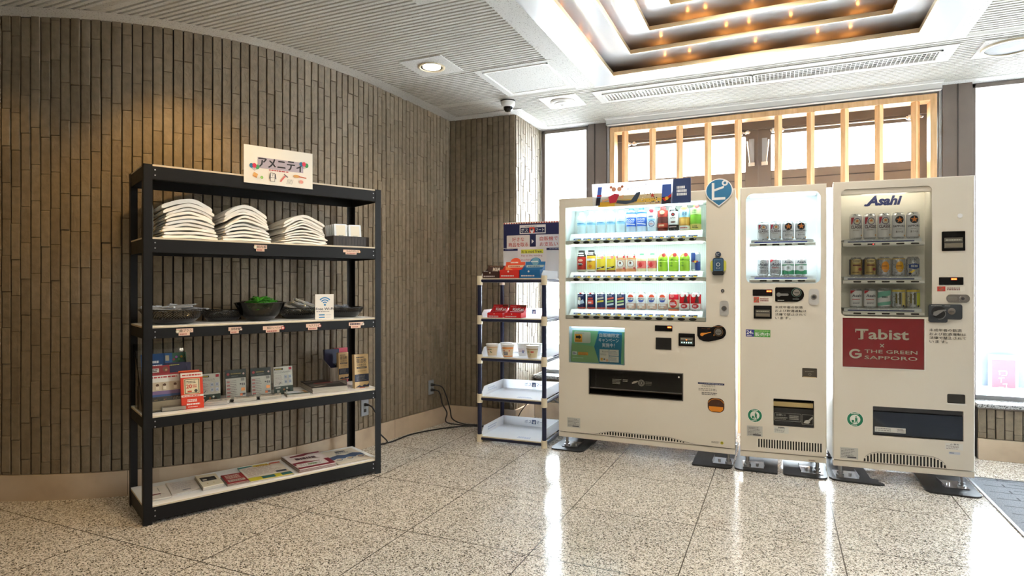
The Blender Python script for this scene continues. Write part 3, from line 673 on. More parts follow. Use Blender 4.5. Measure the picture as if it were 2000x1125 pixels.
for i in range(5): A.poly([(.230+.007*i, .014), (.2315+.007*i, .014), (.240+.007*i, .042), (.2385+.007*i, .042)], O)
A.disc(.288, .064, .020, S(205, 150, 80), 18, .008); A.poly([(.30, .060), (.345, .056), (.345, .062), (.30, .066)], S(190, 80, 40)); A.disc(.315, .034, .012, S(222, 150, 135), 14, .010)
A.rect(0, .386, 0, .0012, WHITE); build('printed_sheet', mb, t_)

# shelf name tags
def name_tag(u0, u1, z0, z1, jp, label, dot, seed):
    t_ = thing('name_tag', label, 'label', sp_(u0, -.0005, z0), SA, 'name tags on the shelf edges')
    w, h = u1-u0, z1-z0; mb = MB(); c = S(226, 190, 165); mb.box(0, w, -.0015, 0, h*.42, h, c); mb.box(w*.14, w*.80, -.0015, 0, 0, h*.42, c); A = front(mb, -.0015)
    (A.text(jp, w*.20, w*.93, h*.50, h*.92, S(50, 30, 30), .02) if jp else A.lines(w*.08, w*.88, h*.50, h*.90, 1, S(70, 50, 70), .8, seed+3)); A.lines(w*.2, w*.74, h*.08, h*.34, 1, S(170, 90, 80), .7, seed)
    du = w*.08 if dot[0] < 0 else w*.97; A.disc(du, h*.62, h*.26, dot[1]); A.disc(du, h*.62, h*.15, S(235, 225, 210)); build('printed_card', mb, t_)
name_tag(.532, .600, 1.385, 1.421, '館内着', 'small tag reading 館内着 under the middle robe stack', (-1, S(200, 190, 160)), 1)
name_tag(1.055, 1.165, 1.386, 1.414, 'Bodyスポンジ', 'small tag reading Bodyスポンジ at the right end of the second board', (1, S(210, 140, 70)), 2)
name_tag(.146, .224, .938, .974, '歯ブラシ', 'small tag reading 歯ブラシ under the toothbrush basket', (-1, S(190, 180, 150)), 3)
name_tag(.397, .463, .936, .970, '綿棒', 'small tag reading 綿棒 under the swab basket', (1, S(90, 60, 50)), 4)
name_tag(.578, .692, .931, .968, '緑茶ティーバッグ', 'small tag reading 緑茶ティーバッグ under the green tea bowl', (1, S(200, 40, 40)), 5)
name_tag(.824, .909, .934, .970, 'ヘアブラシ', 'small tag reading ヘアブラシ beside the Wi-Fi card', (1, S(160, 60, 60)), 6)
name_tag(1.092, 1.190, .932, .968, '', 'small tag at the right end of the middle board under the razors', (1, S(110, 90, 80)), 7)

# folded robes: each one an arched, doubled layer of cloth
def robe(u0, u1, v0, v1, z, t, arch, peak, seed, name, label, group):
    R = random.Random(seed); NU, NV = 22, 8; V = []; F = []
    ph = R.uniform(0, 6); k1 = R.uniform(.0008, .0022)
    e0 = R.uniform(-.006, .010); e1 = R.uniform(-.006, .010)
    def top(q): 
        return arch*max(0, 1-abs((q-peak)/(peak if q < peak else 1-peak))**1.55)
    loop = 2*NU+2
    for j in range(NV+1):
        tv = j/NV; y = v0+(v1-v0)*tv; sq = .86 if j in (0, NV) else 1.0; yy = y
        for side in (0, 1):
            for i in range(NU+1):
                q = i/NU if side == 0 else 1-i/NU
                u = u0-e0+(u1-u0+e0+e1)*q
                rnd = min(1, (min(q, 1-q)*NU*.7+.55))*sq
                wob = k1*sin(9*q+ph+3*tv)+k1*.6*sin(17*q+2*ph)
                mid = top(q)*(.96+.04*sin(tv*pi))+wob-.012*tv*tv*(arch > .02)
                V.append((u, yy, z+mid+(t*.5)+(t*.5*rnd if side else -t*.5*rnd)))
    n = 2*(NU+1)
    for j in range(NV):
        for i in range(n): F.append((j*n+i, j*n+(i+1) % n, (j+1)*n+(i+1) % n, (j+1)*n+i))
    mb = MB(); mb.add(V, F, CLOTH, True)
    for j in (0, NV):       # end faces with a fold crease
        b = j*n
        for i in range(NU):
            f = (b+i, b+i+1, b+n-2-i, b+n-1-i); mb.add([V[q] for q in f], [(0, 1, 2, 3) if j == 0 else (3, 2, 1, 0)], CLOTH, True)
    o = build(name, mb, None, loc=SO, rz=SA); tag(o, label, 'robe', group); return o
ORD = ['bottom', 'second lowest', 'third from the bottom', 'fourth from the bottom', 'fifth from the bottom', 'sixth from the bottom', 'seventh from the bottom', 'eighth from the bottom', 'ninth from the bottom', 'top']
def stack(nm, u0, u1, n, arch, peak, ztop, seed, where, group):
    R = random.Random(seed); z = 1.4385; avail = ztop-z-arch; ts = [.0155]*(n-2)+[.022, .026]; f = avail/sum(ts); ts = [t*f for t in ts]
    for i in range(n):
        k = i/(n-1); dv = R.uniform(-.008, .012)
        inner = .012+.016*sin(k*pi*.9)
        robe(u0+inner*.7+R.uniform(-.004, .004), u1-inner*.9-.018*k+R.uniform(-.004, .004), .045+dv-.012*(i == n-1), .375+R.uniform(-.01, .01), z, ts[i]*.985, arch*min(1, .12+k*1.15), peak, seed*50+i, 'folded_robe',
             'folded white robe, %s in the %s stack' % ((ORD[i] if i < n-1 else 'top one'), where), group)
        z += ts[i]
stack('a', .085, .365, 10, .045, .52, 1.655, 1, 'left-hand robe', 'folded robes, left stack')
stack('b', .380, .650, 10, .058, .45, 1.648, 2, 'middle robe', 'folded robes, middle stack')
stack('c', .700, .985, 10, .052, .45, 1.615, 3, 'right-hand robe', 'folded robes, right stack')

# crumpled plastic packets
def packet(name, w, l, h, seed, mat, inner=None, amp=.25):
    R = random.Random(seed); NX, NY = 8, 10; mb = MB()
    for side in (1, -1):
        V = []
        for j in range(NY+1):
            for i in range(NX+1):
                x, y = i/NX, j/NY; b = (sin(pi*x)*sin(pi*y))**.6; V.append(((x-.5)*w*(1+.08*R.uniform(-1, 1)*(b > .1)), (y-.5)*l, side*h*.5*b*(1+amp*R.uniform(-1, 1))))
        F = [(j*(NX+1)+i, j*(NX+1)+i+1, (j+1)*(NX+1)+i+1, (j+1)*(NX+1)+i) for j in range(NY) for i in range(NX)]
        mb.add(V, F if side > 0 else [f[::-1] for f in F], mat)
    if inner: inner(mb)
    return mb
def put(name, mb, loc, rot, label, cat, group, scale=1):
    o = build(name, mb); o.location = loc; o.rotation_euler = rot; o.scale = (scale,)*3; tag(o, label, cat, group); return o
ROBEBAG = M((.62, .70, .82), .35, coat=.3)
o = put('plastic_bag', packet('b', .05, .25, .03, 3, ROBEBAG), sp_(.060, .20, 1.545), (radians(90), radians(8), SA+radians(90)), 'pale blue plastic wrapped bundle between left post and robes', 'bag', None); o.scale = (3.6, .85, .9)

# sponge box
t_ = thing('sponge_box', 'dark brown woven box holding white packets, right end of the second board', 'box', sp_(1.015, .05, 1.438), SA)
mb = MB(); BR = wood_mat('dark_wicker', (.012, .008, .006), (.035, .022, .016), 10, .5)
mb.box(0, .24, 0, .008, .001, .063, BR); mb.box(0, .24, .142, .15, .001, .063, BR); mb.box(0, .008, 0, .15, .001, .063, BR); mb.box(.232, .24, 0, .15, .001, .063, BR); mb.box(0, .24, 0, .15, .001, .006, BR)
for i in range(1, 12): mb.box(i*.02, i*.02+.001, -.001, 0, .001, .063, BLACK)
build('woven_box', mb, t_, .001)
for row, (x0, tx) in enumerate(((.055, 'left'), (.150, 'right'))):
    for k in range(5):
        mb = MB(); mb.rbox(-.042, .042, -.006, .006, 0, .128, .006, WHITEB, 'y', 3); A = front(mb, -.006); A.rect(-.030, .030, .050, .120, S(238, 228, 208)); A.lines(-.015, .018, .054, .060, 1, GREY, .6, k); A.k = 1
        o = put('sponge_packet', mb, sp_(1.015+x0+.005, .05+.020+.025*k, 1.448), (radians(-3-k*2), radians(-2), SA), 'white sponge packet, %s of five in the %s row of the brown box' % (['front', 'second', 'middle', 'fourth', 'back'][k], tx), 'packet', 'sponge packets in the brown box')

# baskets and bowls of amenities
BPL = M((.010, .010, .012), .22, coat=.4)
def basket(u, v, r, h, foot, label, lattice=True, sx=1.0, mat=BPL, solid=.35):
    t_ = thing('basket', label, 'basket', sp_(u, v, .9905), SA)
    def rad(z): k = z/h; return foot+(r-foot)*(k**.62)
    mb = MB(); pr = [(.001, .002), (foot*.95, .0), (foot, .003)]; zb = h*solid
    pr += [(rad(zb*i/5), .003+zb*i/5*.97) for i in range(1, 6)]; mb.lathe(pr, mat, n=40, sx=sx); mb.lathe([(p[0]*.97, p[1]+.003) for p in pr[::-1]], mat, n=40, sx=sx); build('base', mb, t_)
    mb = MB(); n = 56
    if lattice:
        for s_ in (1, -1):
            for i in range(n):
                P = []
                for k in range(6):
                    z = zb+(h-zb)*k/5; a = 2*pi*i/n+s_*k*.10; q = rad(z); P.append((q*cos(a)*sx, q*sin(a), z))
                wv = .0032
                for k in range(5):
                    a, b = P[k], P[k+1]; la = sqrt(a[0]**2+a[1]**2); tx, ty = -a[1]/la*wv*.5, a[0]/la*wv*.5
                    ix, iy = a[0]/la*.0015, a[1]/la*.0015
                    mb.add([(a[0]-tx, a[1]-ty, a[2]), (a[0]+tx, a[1]+ty, a[2]), (b[0]+tx, b[1]+ty, b[2]), (b[0]-tx, b[1]-ty, b[2]), (a[0]-tx-ix, a[1]-ty-iy, a[2]), (a[0]+tx-ix, a[1]+ty-iy, a[2]), (b[0]+tx-ix, b[1]+ty-iy, b[2]), (b[0]-tx-ix, b[1]-ty-iy, b[2])], [(0, 1, 2, 3), (7, 6, 5, 4), (0, 3, 7, 4), (1, 5, 6, 2)], mat)
        build('open_weave', mb, t_)
    else:
        mb.lathe([(rad(zb+(h-zb)*k/6), zb+(h-zb)*k/6) for k in range(7)]+[(rad(h)-.003, h)]+[(rad(zb+(h-zb)*k/6)-.003, zb+(h-zb)*k/6) for k in range(6, -1, -1)], SMOKE, n=40, sx=sx); build('smoky_side', mb, t_)
    mb = MB(); P = [(rad(h)*cos(2*pi*i/40)*sx, rad(h)*sin(2*pi*i/40), h+.002*sin(4*2*pi*i/40)) for i in range(41)]; mb.tube(P, .0035 if lattice else .002, mat, 6, 1); build('rim', mb, t_)
    return t_
basket(.17, .19, .158, .078, .085, 'wide black woven basket heaped with toothbrush packets, far left of the shelf')
basket(.445, .285, .115, .060, .075, 'smaller black woven basket second from left, nearly level filled')
basket(.625, .185, .142, .105, .058, 'deep smoky black bowl filled with green tea bags', lattice=False, mat=BPL, solid=.25)
basket(.90, .285, .135, .066, .085, 'black woven basket half hidden behind the Wi-Fi card')
basket(1.175, .235, .125, .062, .075, 'black oval basket at the right end of the middle board', sx=.98, solid=.55)
R = random.Random(12)
BRUSH = M((.62, .68, .78), .3)
for i in range(12):
    mb = packet('p', .032, .19, .012, 20+i, FILM, lambda mb: (mb.box(-.006, .006, -.085, .08, -.003, .003, S(225, 230, 238)), mb.box(-.007, .007, .045, .08, .002, .008, BRUSH)))
    x = -.09+i*.0165; put('toothbrush_packet', mb, sp_(.17+x, .19+R.uniform(-.02, .02), 1.058+.012*R.random()+.006*(i % 2)+.012*sin(i*.28)), (radians(R.uniform(-8, 8)), radians(R.uniform(-15, 15)), SA+radians(R.uniform(30, 75))), 'clear toothbrush packet lying in the wide left-hand basket', 'packet', 'toothbrush packets in the left basket')
for i in range(6):
    mb = packet('p', .018, .085, .005, 40+i, FILM, lambda mb: mb.cyl((0, -.036, 0), (0, .036, 0), .002, WHITE, n=6))
    put('cotton_swab_packet', mb, sp_(.445+R.uniform(-.05, .05), .285+R.uniform(-.04, .04), 1.030+.004*i), (0, 0, R.uniform(0, 3)), 'thin clear swab packet in the smaller second basket', 'packet', 'swab packets in the second basket')
GREEN = M((.05, .30, .02), .35, coat=.5); GRN2 = M((.03, .19, .015), .35, coat=.5)
for i in range(22):
    lay = i//8; a = i*2.4; rr = .092*sqrt(((i % 8)+.5)/8)*(1-.22*lay)
    mb = packet('p', .062, .068, .020, 60+i, GREEN if i % 3 else GRN2, amp=.5)
    put('tea_bag_packet', mb, sp_(.625+rr*cos(a), .185+rr*sin(a), .9905+.082+.020*lay), (R.uniform(-.5, .5), R.uniform(-.5, .5), R.uniform(0, 6)), 'green tea bag packet heaped in the deep smoky bowl', 'packet', 'green tea bag packets in the bowl')
HB = S(215, 200, 160)
for i in range(4):
    mb = packet('p', .055, .17, .028, 90+i, FILM, lambda mb: (mb.rbox(-.018, .018, .0, .075, -.006, .006, .01, HB, 'z'), mb.box(-.007, .007, -.08, .0, -.005, .005, HB)))
    put('hairbrush_packet', mb, sp_(.82+.042*i, .27+.02*(i % 2), 1.065+.012*(i % 2)), (radians(R.uniform(5, 25)), radians(R.uniform(-20, 20)), SA+radians([60, 40, 100, 75][i])), 'clear bagged cream hairbrush in the basket behind the Wi-Fi card', 'packet', 'hairbrush packets')
for i in range(6):
    mb = packet('p', .045, .13, .016, 110+i, FILM, lambda mb: mb.box(-.005, .005, -.05, .05, -.002, .003, S(90, 100, 125)))
    put('razor_packet', mb, sp_(1.175+R.uniform(-.055, .055), .235+R.uniform(-.03, .03), 1.040+.005*i), (R.uniform(-.2, .2), R.uniform(-.2, .2), SA+R.uniform(-.8, .8)), 'clear razor packet in the oval basket at the right end', 'packet', 'razor packets in the right basket')

# Free Wi-Fi card
t_ = thing('wifi_card', 'upright white card reading Free Wi-Fi with blue signal arcs', 'sign', sp_(.900, .048, .9905), SA)
mb = MB(); mb.box(0, .117, 0, .0025, 0, .152, S(228, 220, 208, .4)); A = front(mb, 0); BL = S(45, 125, 180)
for r0, r1 in ((.012, .0195), (.026, .0335), (.040, .0475)): A.ring(.060, .089, r0*.95, r1*.95, BL, radians(42), radians(138), 14)
A.disc(.060, .088, .0065, BL); A.text('Free Wi-Fi', .003, .114, .056, .071, S(40, 45, 55), .018); A.lines(.006, .112, .044, .051, 1, S(110, 110, 115), .6, 3)
A.rect(.022, .058, .024, .031, BL); A.rect(.022, .058, .009, .016, BL); A.lines(.066, .104, .022, .032, 1, S(190, 190, 190), .4, 5); A.lines(.066, .104, .007, .017, 1, S(190, 190, 190), .4, 8)
build('printed_card', mb, t_); mb = MB(); mb.add([(.03, .0025, .08), (.087, .0025, .08), (.087, .04, 0), (.03, .04, 0)], [(0, 1, 2, 3), (3, 2, 1, 0)], WHITE); mb.box(.03, .087, .038, .041, 0, .003, WHITE); build('stand', mb, t_)

# brochures etc. on the fourth board (z .541)
Z4 = .5415
t_ = thing('brochure_holder', 'clear acrylic tiered leaflet holder standing behind the left front post', 'leaflet holder', sp_(.0, .10, Z4), SA)
def sheet(mb, x0, x1, y, z0, z1, lean, t=.004, mat=None):      # leaning panel, returns Art on its face
    c, s_ = cos(lean), sin(lean); f = lambda u, v, h: (u, y+v*s_-h*c, z0+v*c+h*s_)
    L = (z1-z0)/c; V = [f(x0, 0, 0), f(x1, 0, 0), f(x1, L, 0), f(x0, L, 0), f(x0, 0, -t), f(x1, 0, -t), f(x1, L, -t), f(x0, L, -t)]
    mb.add(V, [(0, 1, 2, 3), (7, 6, 5, 4), (0, 4, 5, 1), (1, 5, 6, 2), (2, 6, 7, 3), (3, 7, 4, 0)], mat); return Art(mb, f), L
mb = MB(); 
for x in (.012, .245):
    P = [(0, 0), (.20, 0), (.26, .34), (.235, .34), (.06, .12)]; mb.prism(P, x, x+.003, ACRYL, lambda p, q: (q, p[0], p[1]))
mb.box(.012, .248, 0, .2, 0, .003, ACRYL); build('side_panels', mb, t_)
mb = MB(); sheet(mb, .015, .245, .197, .003, .335, .17, .003, ACRYL); mb.box(.015, .245, -.003, 0, 0, .07, ACRYL); build('back_panel', mb, t_)
def brochure(u0, u1, v, z0, z1, lean, face, label, t=.006, cat='leaflet', group='leaflets in the clear holder', name='brochure', paint=None):
    t_ = thing(name, label, cat, sp_(u0, v, z0), SA, group); mb = MB(); A, L = sheet(mb, 0, u1-u0, 0, 0, z1-z0, lean, t, face); 
    if paint: paint(A, u1-u0, L)
    build('printed_cover', mb, t_); return t_
def pb1(A, w, h): A.rect(0, w, h*.6, h, S(25, 70, 120)); A.lines(w*.25, w*.7, h*.80, h*.86, 1, WHITE, .8, 6); A.lines(w*.3, w*.8, h*.74, h*.78, 1, WHITE, .5, 2)
brochure(.04, .165, .262, Z4+.02, .823, .17, S(30, 75, 125), 'dark blue leaflet at the back left of the clear holder', paint=pb1)
def pb2(A, w, h):
    A.rect(0, w, h*.80, h, S(50, 95, 70)); A.rect(0, w*.35, h*.80, h, S(45, 90, 140))
    for i, c in enumerate((S(150, 60, 60), S(150, 90, 160), S(70, 150, 80), S(200, 160, 60), S(60, 60, 60))): A.disc(w*(.42+.12*i), h*(.86+.05*(i % 2)), w*.06, c)
    A.rect(w*.03, w*.2, h*.84, h*.95, S(180, 170, 140))
brochure(.152, .258, .258, Z4+.02, .823, .17, S(40, 45, 85), 'green and blue leaflet with coloured dots at the back right of the holder', paint=pb2)
brochure(.160, .268, .205, Z4+.02, .772, .17, S(32, 28, 62), 'dark navy leaflet in the middle row of the holder', paint=lambda A, w, h: (A.lines(w*.02, w*.6, h*.94, h*.97, 1, S(200, 190, 90), .6, 3), A.rect(w*.78, w*.8, 0, h, S(50, 45, 90))))
def pb3(A, w, h): A.rect(0, w, h*.78, h, S(150, 30, 30)); A.rect(w*.05, w*.55, h*.83, h*.93, S(225, 215, 200)); A.lines(w*.1, w*.5, h*.84, h*.92, 2, S(60, 30, 30), .7, 2); A.disc(w*.82, h*.9, w*.12, S(120, 70, 50)); A.disc(w*.85, h*.88, w*.05, S(190, 130, 90))
brochure(.045, .158, .175, Z4+.02, .768, .17, S(140, 30, 32), 'red leaflet with a white title block in the holder', paint=pb3)
def pb4(A, w, h):
    A.rect(0, w, h*.76, h, S(222, 216, 204)); A.lines(w*.03, w*.97, h*.86, h*.93, 1, S(190, 60, 60), .55, 6); A.rect(0, w, h*.95, h, S(160, 40, 45))
    A.rect(0, w, h*.50, h*.76, S(196, 178, 150)); A.rect(0, w, h*.42, h*.52, S(120, 95, 130)); A.rect(0, w, h*.36, h*.42, S(55, 80, 125)); A.rect(0, w, h*.24, h*.36, S(60, 55, 45)); A.rect(0, w, 0, h*.24, S(190, 170, 135))
    R = random.Random(4)
    for i in range(16): A.disc(w*R.uniform(.04, .96), h*R.uniform(.27, .34), w*.02, [S(150, 120, 80), S(40, 40, 38), S(110, 60, 50)][i % 3], 8)
    for x in (.28, .5, .83): A.disc(w*x, h*.68, w*.05, S(90, 60, 40), 10); A.rect(w*(x-.05), w*(x+.05), h*.56, h*.65, S(220, 205, 180))
brochure(.045, .195, .125, Z4+.005, .733, .14, S(200, 185, 160), 'tall pale leaflet with people and a night skyline at the front of the holder', paint=pb4)
# clear card case
t_ = thing('card_case', 'low clear case of small printed cards in front of the leaflet holder', 'box', sp_(.095, .085, Z4), SA+radians(-6))
mb = MB(); mb.rbox(0, .118, 0, .09, 0, .024, .004, ACRYL, 'z'); build('case', mb, t_); mb = MB(); mb.box(.005, .113, .005, .085, .002, .019, S(215, 208, 198)); A = plane(mb, (0, 0, .019), (1, 0, 0), (0, 1, 0)); A.lines(.012, .1, .02, .07, 4, S(150, 80, 80), .5, 4); build('card_block', mb, t_)
# orange leaflet box
t_ = thing('coupon_leaflet_box', 'bright orange-red upright leaflet box with a coupon booklet in its window', 'leaflet box', sp_(.190, .085, Z4), SA+radians(-8))
OR = S(222, 62, 30); mb = MB(); mb.add([(0, 0, 0), (.105, 0, 0), (.105, .05, 0), (0, .05, 0), (-.006, .012, .19), (.098, .012, .19), (.098, .06, .19), (-.006, .06, .19)], [(0, 1, 5, 4), (1, 2, 6, 5), (2, 3, 7, 6), (3, 0, 4, 7), (0, 3, 2, 1), (4, 5, 6, 7)], OR)
A = Art(mb, lambda u, v, h: (u-.006*v/.19, .012*v/.19-h, v))
A.rect(0, .104, .166, .19, S(236, 225, 210)); A.lines(.008, .096, .172, .184, 1, S(200, 60, 50), .6, 2); A.rect(.014, .090, .078, .160, S(222, 200, 150)); A.rect(.018, .086, .082, .156, S(60, 55, 40)); A.rect(.021, .083, .085, .153, S(228, 212, 175))
A.lines(.024, .080, .134, .148, 2, S(80, 60, 40), .6, 7); A.text('20', .024, .052, .108, .130, S(205, 60, 45), .03); A.lines(.054, .080, .110, .128, 2, S(205, 60, 45), .6, 3); A.disc(.07, .094, .008, S(60, 60, 50)); A.rect(.030, .05, .088, .096, S(200, 80, 50))
A.rect(0, .105, .064, .074, S(236, 225, 210)); A.lines(.006, .1, .065, .073, 1, S(210, 90, 60), .5, 5); A.lines(.028, .086, .036, .052, 2, S(245, 235, 225), .7, 3); A.lines(.024, .09, .020, .030, 1, S(245, 235, 225), .8, 6); A.lines(.03, .085, .008, .014, 1, S(245, 235, 225), .5, 9)
build('printed_box', mb, t_)
brochure(.188, .290, .150, Z4+.002, .738, .0, S(70, 80, 140), 'blue and orange leaflet standing just behind the orange-red box', group=None, paint=lambda A, w, h: (A.rect(0, w, h*.93, h, S(215, 90, 40)), A.lines(w*.3, w*.9, h*.86, h*.91, 1, S(200, 205, 230), .6, 2)))
# framed menu cards
def menu(u, v, w, h, kind, label, seed):
    t_ = thing('menu_stand', label, 'card stand', sp_(u, v, Z4), SA, None); mb = MB(); DG = S(52, 62, 60); PA = S(236, 228, 212)
    A, L = sheet(mb, 0, w, 0, 0, h, .12, .003, DG if kind == 'dark' else PA)
    if kind == 'light':
        A.rect(0, w, 0, L*.29, S(62, 82, 72)); A.disc(w*.52, L*.16, w*.05, S(200, 120, 70)); A.disc(w*.68, L*.20, w*.05, S(225, 220, 205)); A.disc(w*.78, L*.13, w*.06, S(45, 40, 38)); A.disc(w*.66, L*.09, w*.04, S(220, 210, 190)); A.rect(w*.15, w*.28, L*.05, L*.15, S(190, 188, 175)); A.lines(w*.08, w*.4, L*.21, L*.26, 1, S(230, 225, 210), .6, seed)
        A.rect(w*.03, w*.50, L*.88, L*.94, S(28, 28, 25)); A.lines(w*.08, w*.46, L*.89, L*.93, 1, S(190, 170, 60), .6, seed+1); A.rect(w*.80, w*.95, L*.87, L*.96, S(150, 30, 45)); A.lines(w*.05, w*.95, L*.76, L*.83, 2, S(120, 115, 110), .35, seed+2); A.lines(w*.05, w*.48, L*.36, L*.70, 7, S(150, 120, 115), .3, seed+3)
        for x in (.55, .78):
            for y in (.38, .56): A.rect(w*x, w*(x+.14), L*y, L*(y+.12), S(160, 165, 175)); A.rect(w*(x+.03), w*(x+.11), L*(y+.03), L*(y+.09), S(110, 118, 130))
        A.poly([(w*.22, L*.34), (w*.25, L*.34), (w*.36, L*.43), (w*.33, L*.44)], S(90, 90, 95))
    else:
        A.rect(w*.02, w*.98, L*.02, L*.72, PA); A.disc(w*.14, L*.86, w*.07, S(200, 80, 80)); A.lines(w*.26, w*.76, L*.83, L*.90, 1, S(185, 165, 105), .5, seed); A.lines(w*.3, w*.7, L*.77, L*.80, 1, S(160, 170, 165), .5, seed+2); A.disc(w*.88, L*.85, w*.05, S(225, 200, 190))
        A.lines(w*.06, w*.55, L*.08, L*.66, 10, S(140, 130, 125), .3, seed+4); A.lines(w*.06, w*.24, L*.08, L*.66, 5, S(190, 80, 75), .3, seed+5); A.rect(w*.75, w*.92, L*.61, L*.70, S(120, 118, 112)); A.rect(w*.68, w*.76, L*.49, L*.53, S(60, 60, 70)); A.rect(w*.80, w*.84, L*.46, L*.54, S(70, 70, 75)); A.rect(w*.88, w*.92, L*.46, L*.54, S(70, 70, 75)); A.rect(w*.74, w*.92, L*.28, L*.38, S(215, 140, 75)); A.rect(w*.68, w*.94, L*.14, L*.20, S(60, 55, 55)); A.rect(w*.68, w*.80, L*.12, L*.19, S(205, 110, 60))
    build('printed_card', mb, t_)
    mb = MB(); sheet(mb, -.002, w+.002, -.002, 0, h+.006, .12, .001, ACRYL); mb.box(-.002, w+.002, -.01, .045, 0, .002, ACRYL); build('acrylic_frame', mb, t_)
menu(.296, .19, .114, .160, 'light', 'clear-framed pale card with a green foot, immediately right of the orange box', 1)
menu(.438, .19, .113, .170, 'dark', 'clear-framed card with dark green top, left of the two alike', 2)
menu(.577, .19, .116, .168, 'dark', 'clear-framed card with dark green top, right of the two alike', 3)
menu(.712, .20, .114, .163, 'light', 'clear-framed pale card with a green foot beside the big magazine pile', 4)
def paper_pile(label, quad, z, h, nsh, top, name='leaflet_pile', cat='leaflets', paint=None, seed=0, edge=None, group=None):
    """pile on a footprint quad (front-left, front-right, back-right, back-left) in shelf coordinates"""
    R = random.Random(seed); cxx = sum(p[0] for p in quad)/4; cyy = sum(p[1] for p in quad)/4; o = thing(name, label, cat, sp_(cxx, cyy, z), SA, group); mb = MB(); q = [(p[0]-cxx, p[1]-cyy) for p in quad]; e = edge or S(205, 198, 185)
    for i in range(nsh):
        j = 0 if i == nsh-1 else R.uniform(-.0025, .0025); jj = 0 if i == nsh-1 else R.uniform(-.0025, .0025)
        P = [(x+j, y+jj) for x, y in q]; mb.prism(P, h*i/nsh+.0002, h*(i+1)/nsh, top if i == nsh-1 else (e if i % 2 else S(175, 168, 158)), lambda p, k: (p[0], p[1], k))
    A = bil(mb, *q, h, lift=.0003)
    if paint: paint(A)
    build('printed_paper', mb, o); return o
CR = S(214, 205, 188)
def pcard(seed, dark=False):
    def f(A):
        A.rect(.02, .98, .04, .96, CR); A.rect(.02, .98, .72, .96, S(70, 72, 68)) if dark else None; A.lines(.1, .9, .15, .65, 5, S(150, 130, 120), .35, seed); A.rect(.55, .68, .4, .65, S(90, 90, 85)); A.rect(.8, .9, .3, .6, S(150, 150, 145))
    return f
paper_pile('low pile of cream cards in front of the left-hand framed card', [(.305, .112), (.415, .085), (.461, .17), (.345, .19)], Z4, .018, 6, CR, paint=pcard(1), seed=1)
paper_pile('low pile of cream cards in front of the second framed card', [(.455, .105), (.570, .085), (.596, .165), (.482, .180)], Z4, .020, 6, CR, paint=pcard(2, 1), seed=2)
paper_pile('low pile of cream cards in front of the third framed card', [(.592, .085), (.705, .070), (.735, .155), (.620, .170)], Z4, .018, 6, CR, paint=pcard(3, 1), seed=3)
paper_pile('low pile with a grey-green printed cover beside the magazine pile', [(.742, .075), (.868, .050), (.880, .165), (.765, .185)], Z4, .014, 4, S(190, 192, 188), seed=4, paint=lambda A: (A.rect(.0, 1, 0, .3, S(70, 85, 70)), A.rect(.1, .7, .35, .9, S(215, 220, 225)), A.rect(.85, 1, .3, 1, S(170, 130, 80))))
for nm, dx in (('second', .448), ('third', .585)):
    mb = MB(); mb.box(0, .022, 0, .018, 0, .014, BLACK); o = put('binder_clip', mb, sp_(dx, .125 if nm == 'second' else .105, Z4+.0), (0, 0, SA), 'black clip at the corner of the %s card pile' % nm, 'clip', None)
def pmag(A):
    A.poly([(0, 0), (1, 0), (1, 1), (0, 1)], S(45, 42, 44)); A.poly([(0, .1), (.4, .35), (.9, .3), (1, .5), (.5, .6), (0, .4)], S(90, 85, 80)); A.poly([(.2, .45), (.8, .5), (.75, .62), (.2, .55)], S(130, 35, 40)); A.poly([(.1, .05), (.5, .2), (.45, .25), (.05, .12)], S(190, 180, 165)); A.poly([(0, .7), (.7, .85), (.7, .92), (0, .8)], S(120, 115, 112))
paper_pile('thick pile of magazines with a dark photo cover, on the right of the fourth board', [(.900, .085), (1.105, .045), (1.150, .335), (.940, .375)], Z4, .036, 12, S(60, 58, 58), seed=5, paint=pmag, name='magazine_pile', cat='magazines')
t_ = thing('leaflet_box', 'rustic wood-patterned cardboard box with sloped sides holding leaflets', 'leaflet box', sp_(1.075, .225, Z4), SA)
RW = wood_mat('rustic_wood_print', (.10, .085, .07), (.34, .31, .28), 5, .6); mb = MB()
mb.box(0, .115, 0, .003, .036, .125, RW); mb.box(0, .115, .117, .12, 0, .17, RW)
for x in (0, .112): mb.prism([(0, 0), (.12, 0), (.12, .17), (.06, .15), (0, .125)], x, x+.003, RW, lambda p, q: (q, p[0], p[1]))
mb.box(0, .115, 0, .12, 0, .003, RW); mb.box(0, .115, 0, .003, 0, .036, RW); build('cardboard_box', mb, t_)
brochure(1.080, 1.180, .315, Z4+.006, .775, .05, S(18, 22, 60), 'dark navy booklet standing at the back of the wood-patterned box', t=.02, group=None, cat='booklet', name='booklet', paint=lambda A, w, h: A.disc(w*.72, h*.55, .004, S(190, 190, 185)))
brochure(1.155, 1.250, .335, Z4+.006, .778, .05, S(190, 60, 80), 'pink-edged leaflet peeping out at the top of the wood-patterned box', group=None)
def ptax(A, w, h):
    D = S(48, 58, 82); A.rect(0, w, h*.19, h*.41, D); A.text('宿泊税', w*.14, w*.86, h*.74, h*.87, D, .01); A.text('のお知らせ', w*.18, w*.82, h*.66, h*.72, D, .01); A.lines(w*.12, w*.88, h*.89, h*.93, 1, D, .6, 1); A.rect(w*.14, w*.86, h*.58, h*.63, D); A.lines(w*.2, w*.8, h*.595, h*.62, 1, S(210, 190, 150), .6, 2)
    A.lines(w*.2, w*.8, h*.48, h*.53, 1, S(160, 140, 105), .4, 2); A.lines(w*.1, w*.9, h*.22, h*.39, 5, S(150, 150, 150), .3, 3); A.poly([(0, h*.03), (w, h*.03), (w, h*.12), (w*.85, h*.08), (w*.65, h*.10), (w*.5, h*.05), (w*.3, h*.09), (w*.1, h*.05)], D) ; A.rect(w*.3, w*.7, h*.0, h*.02, S(200, 90, 60))
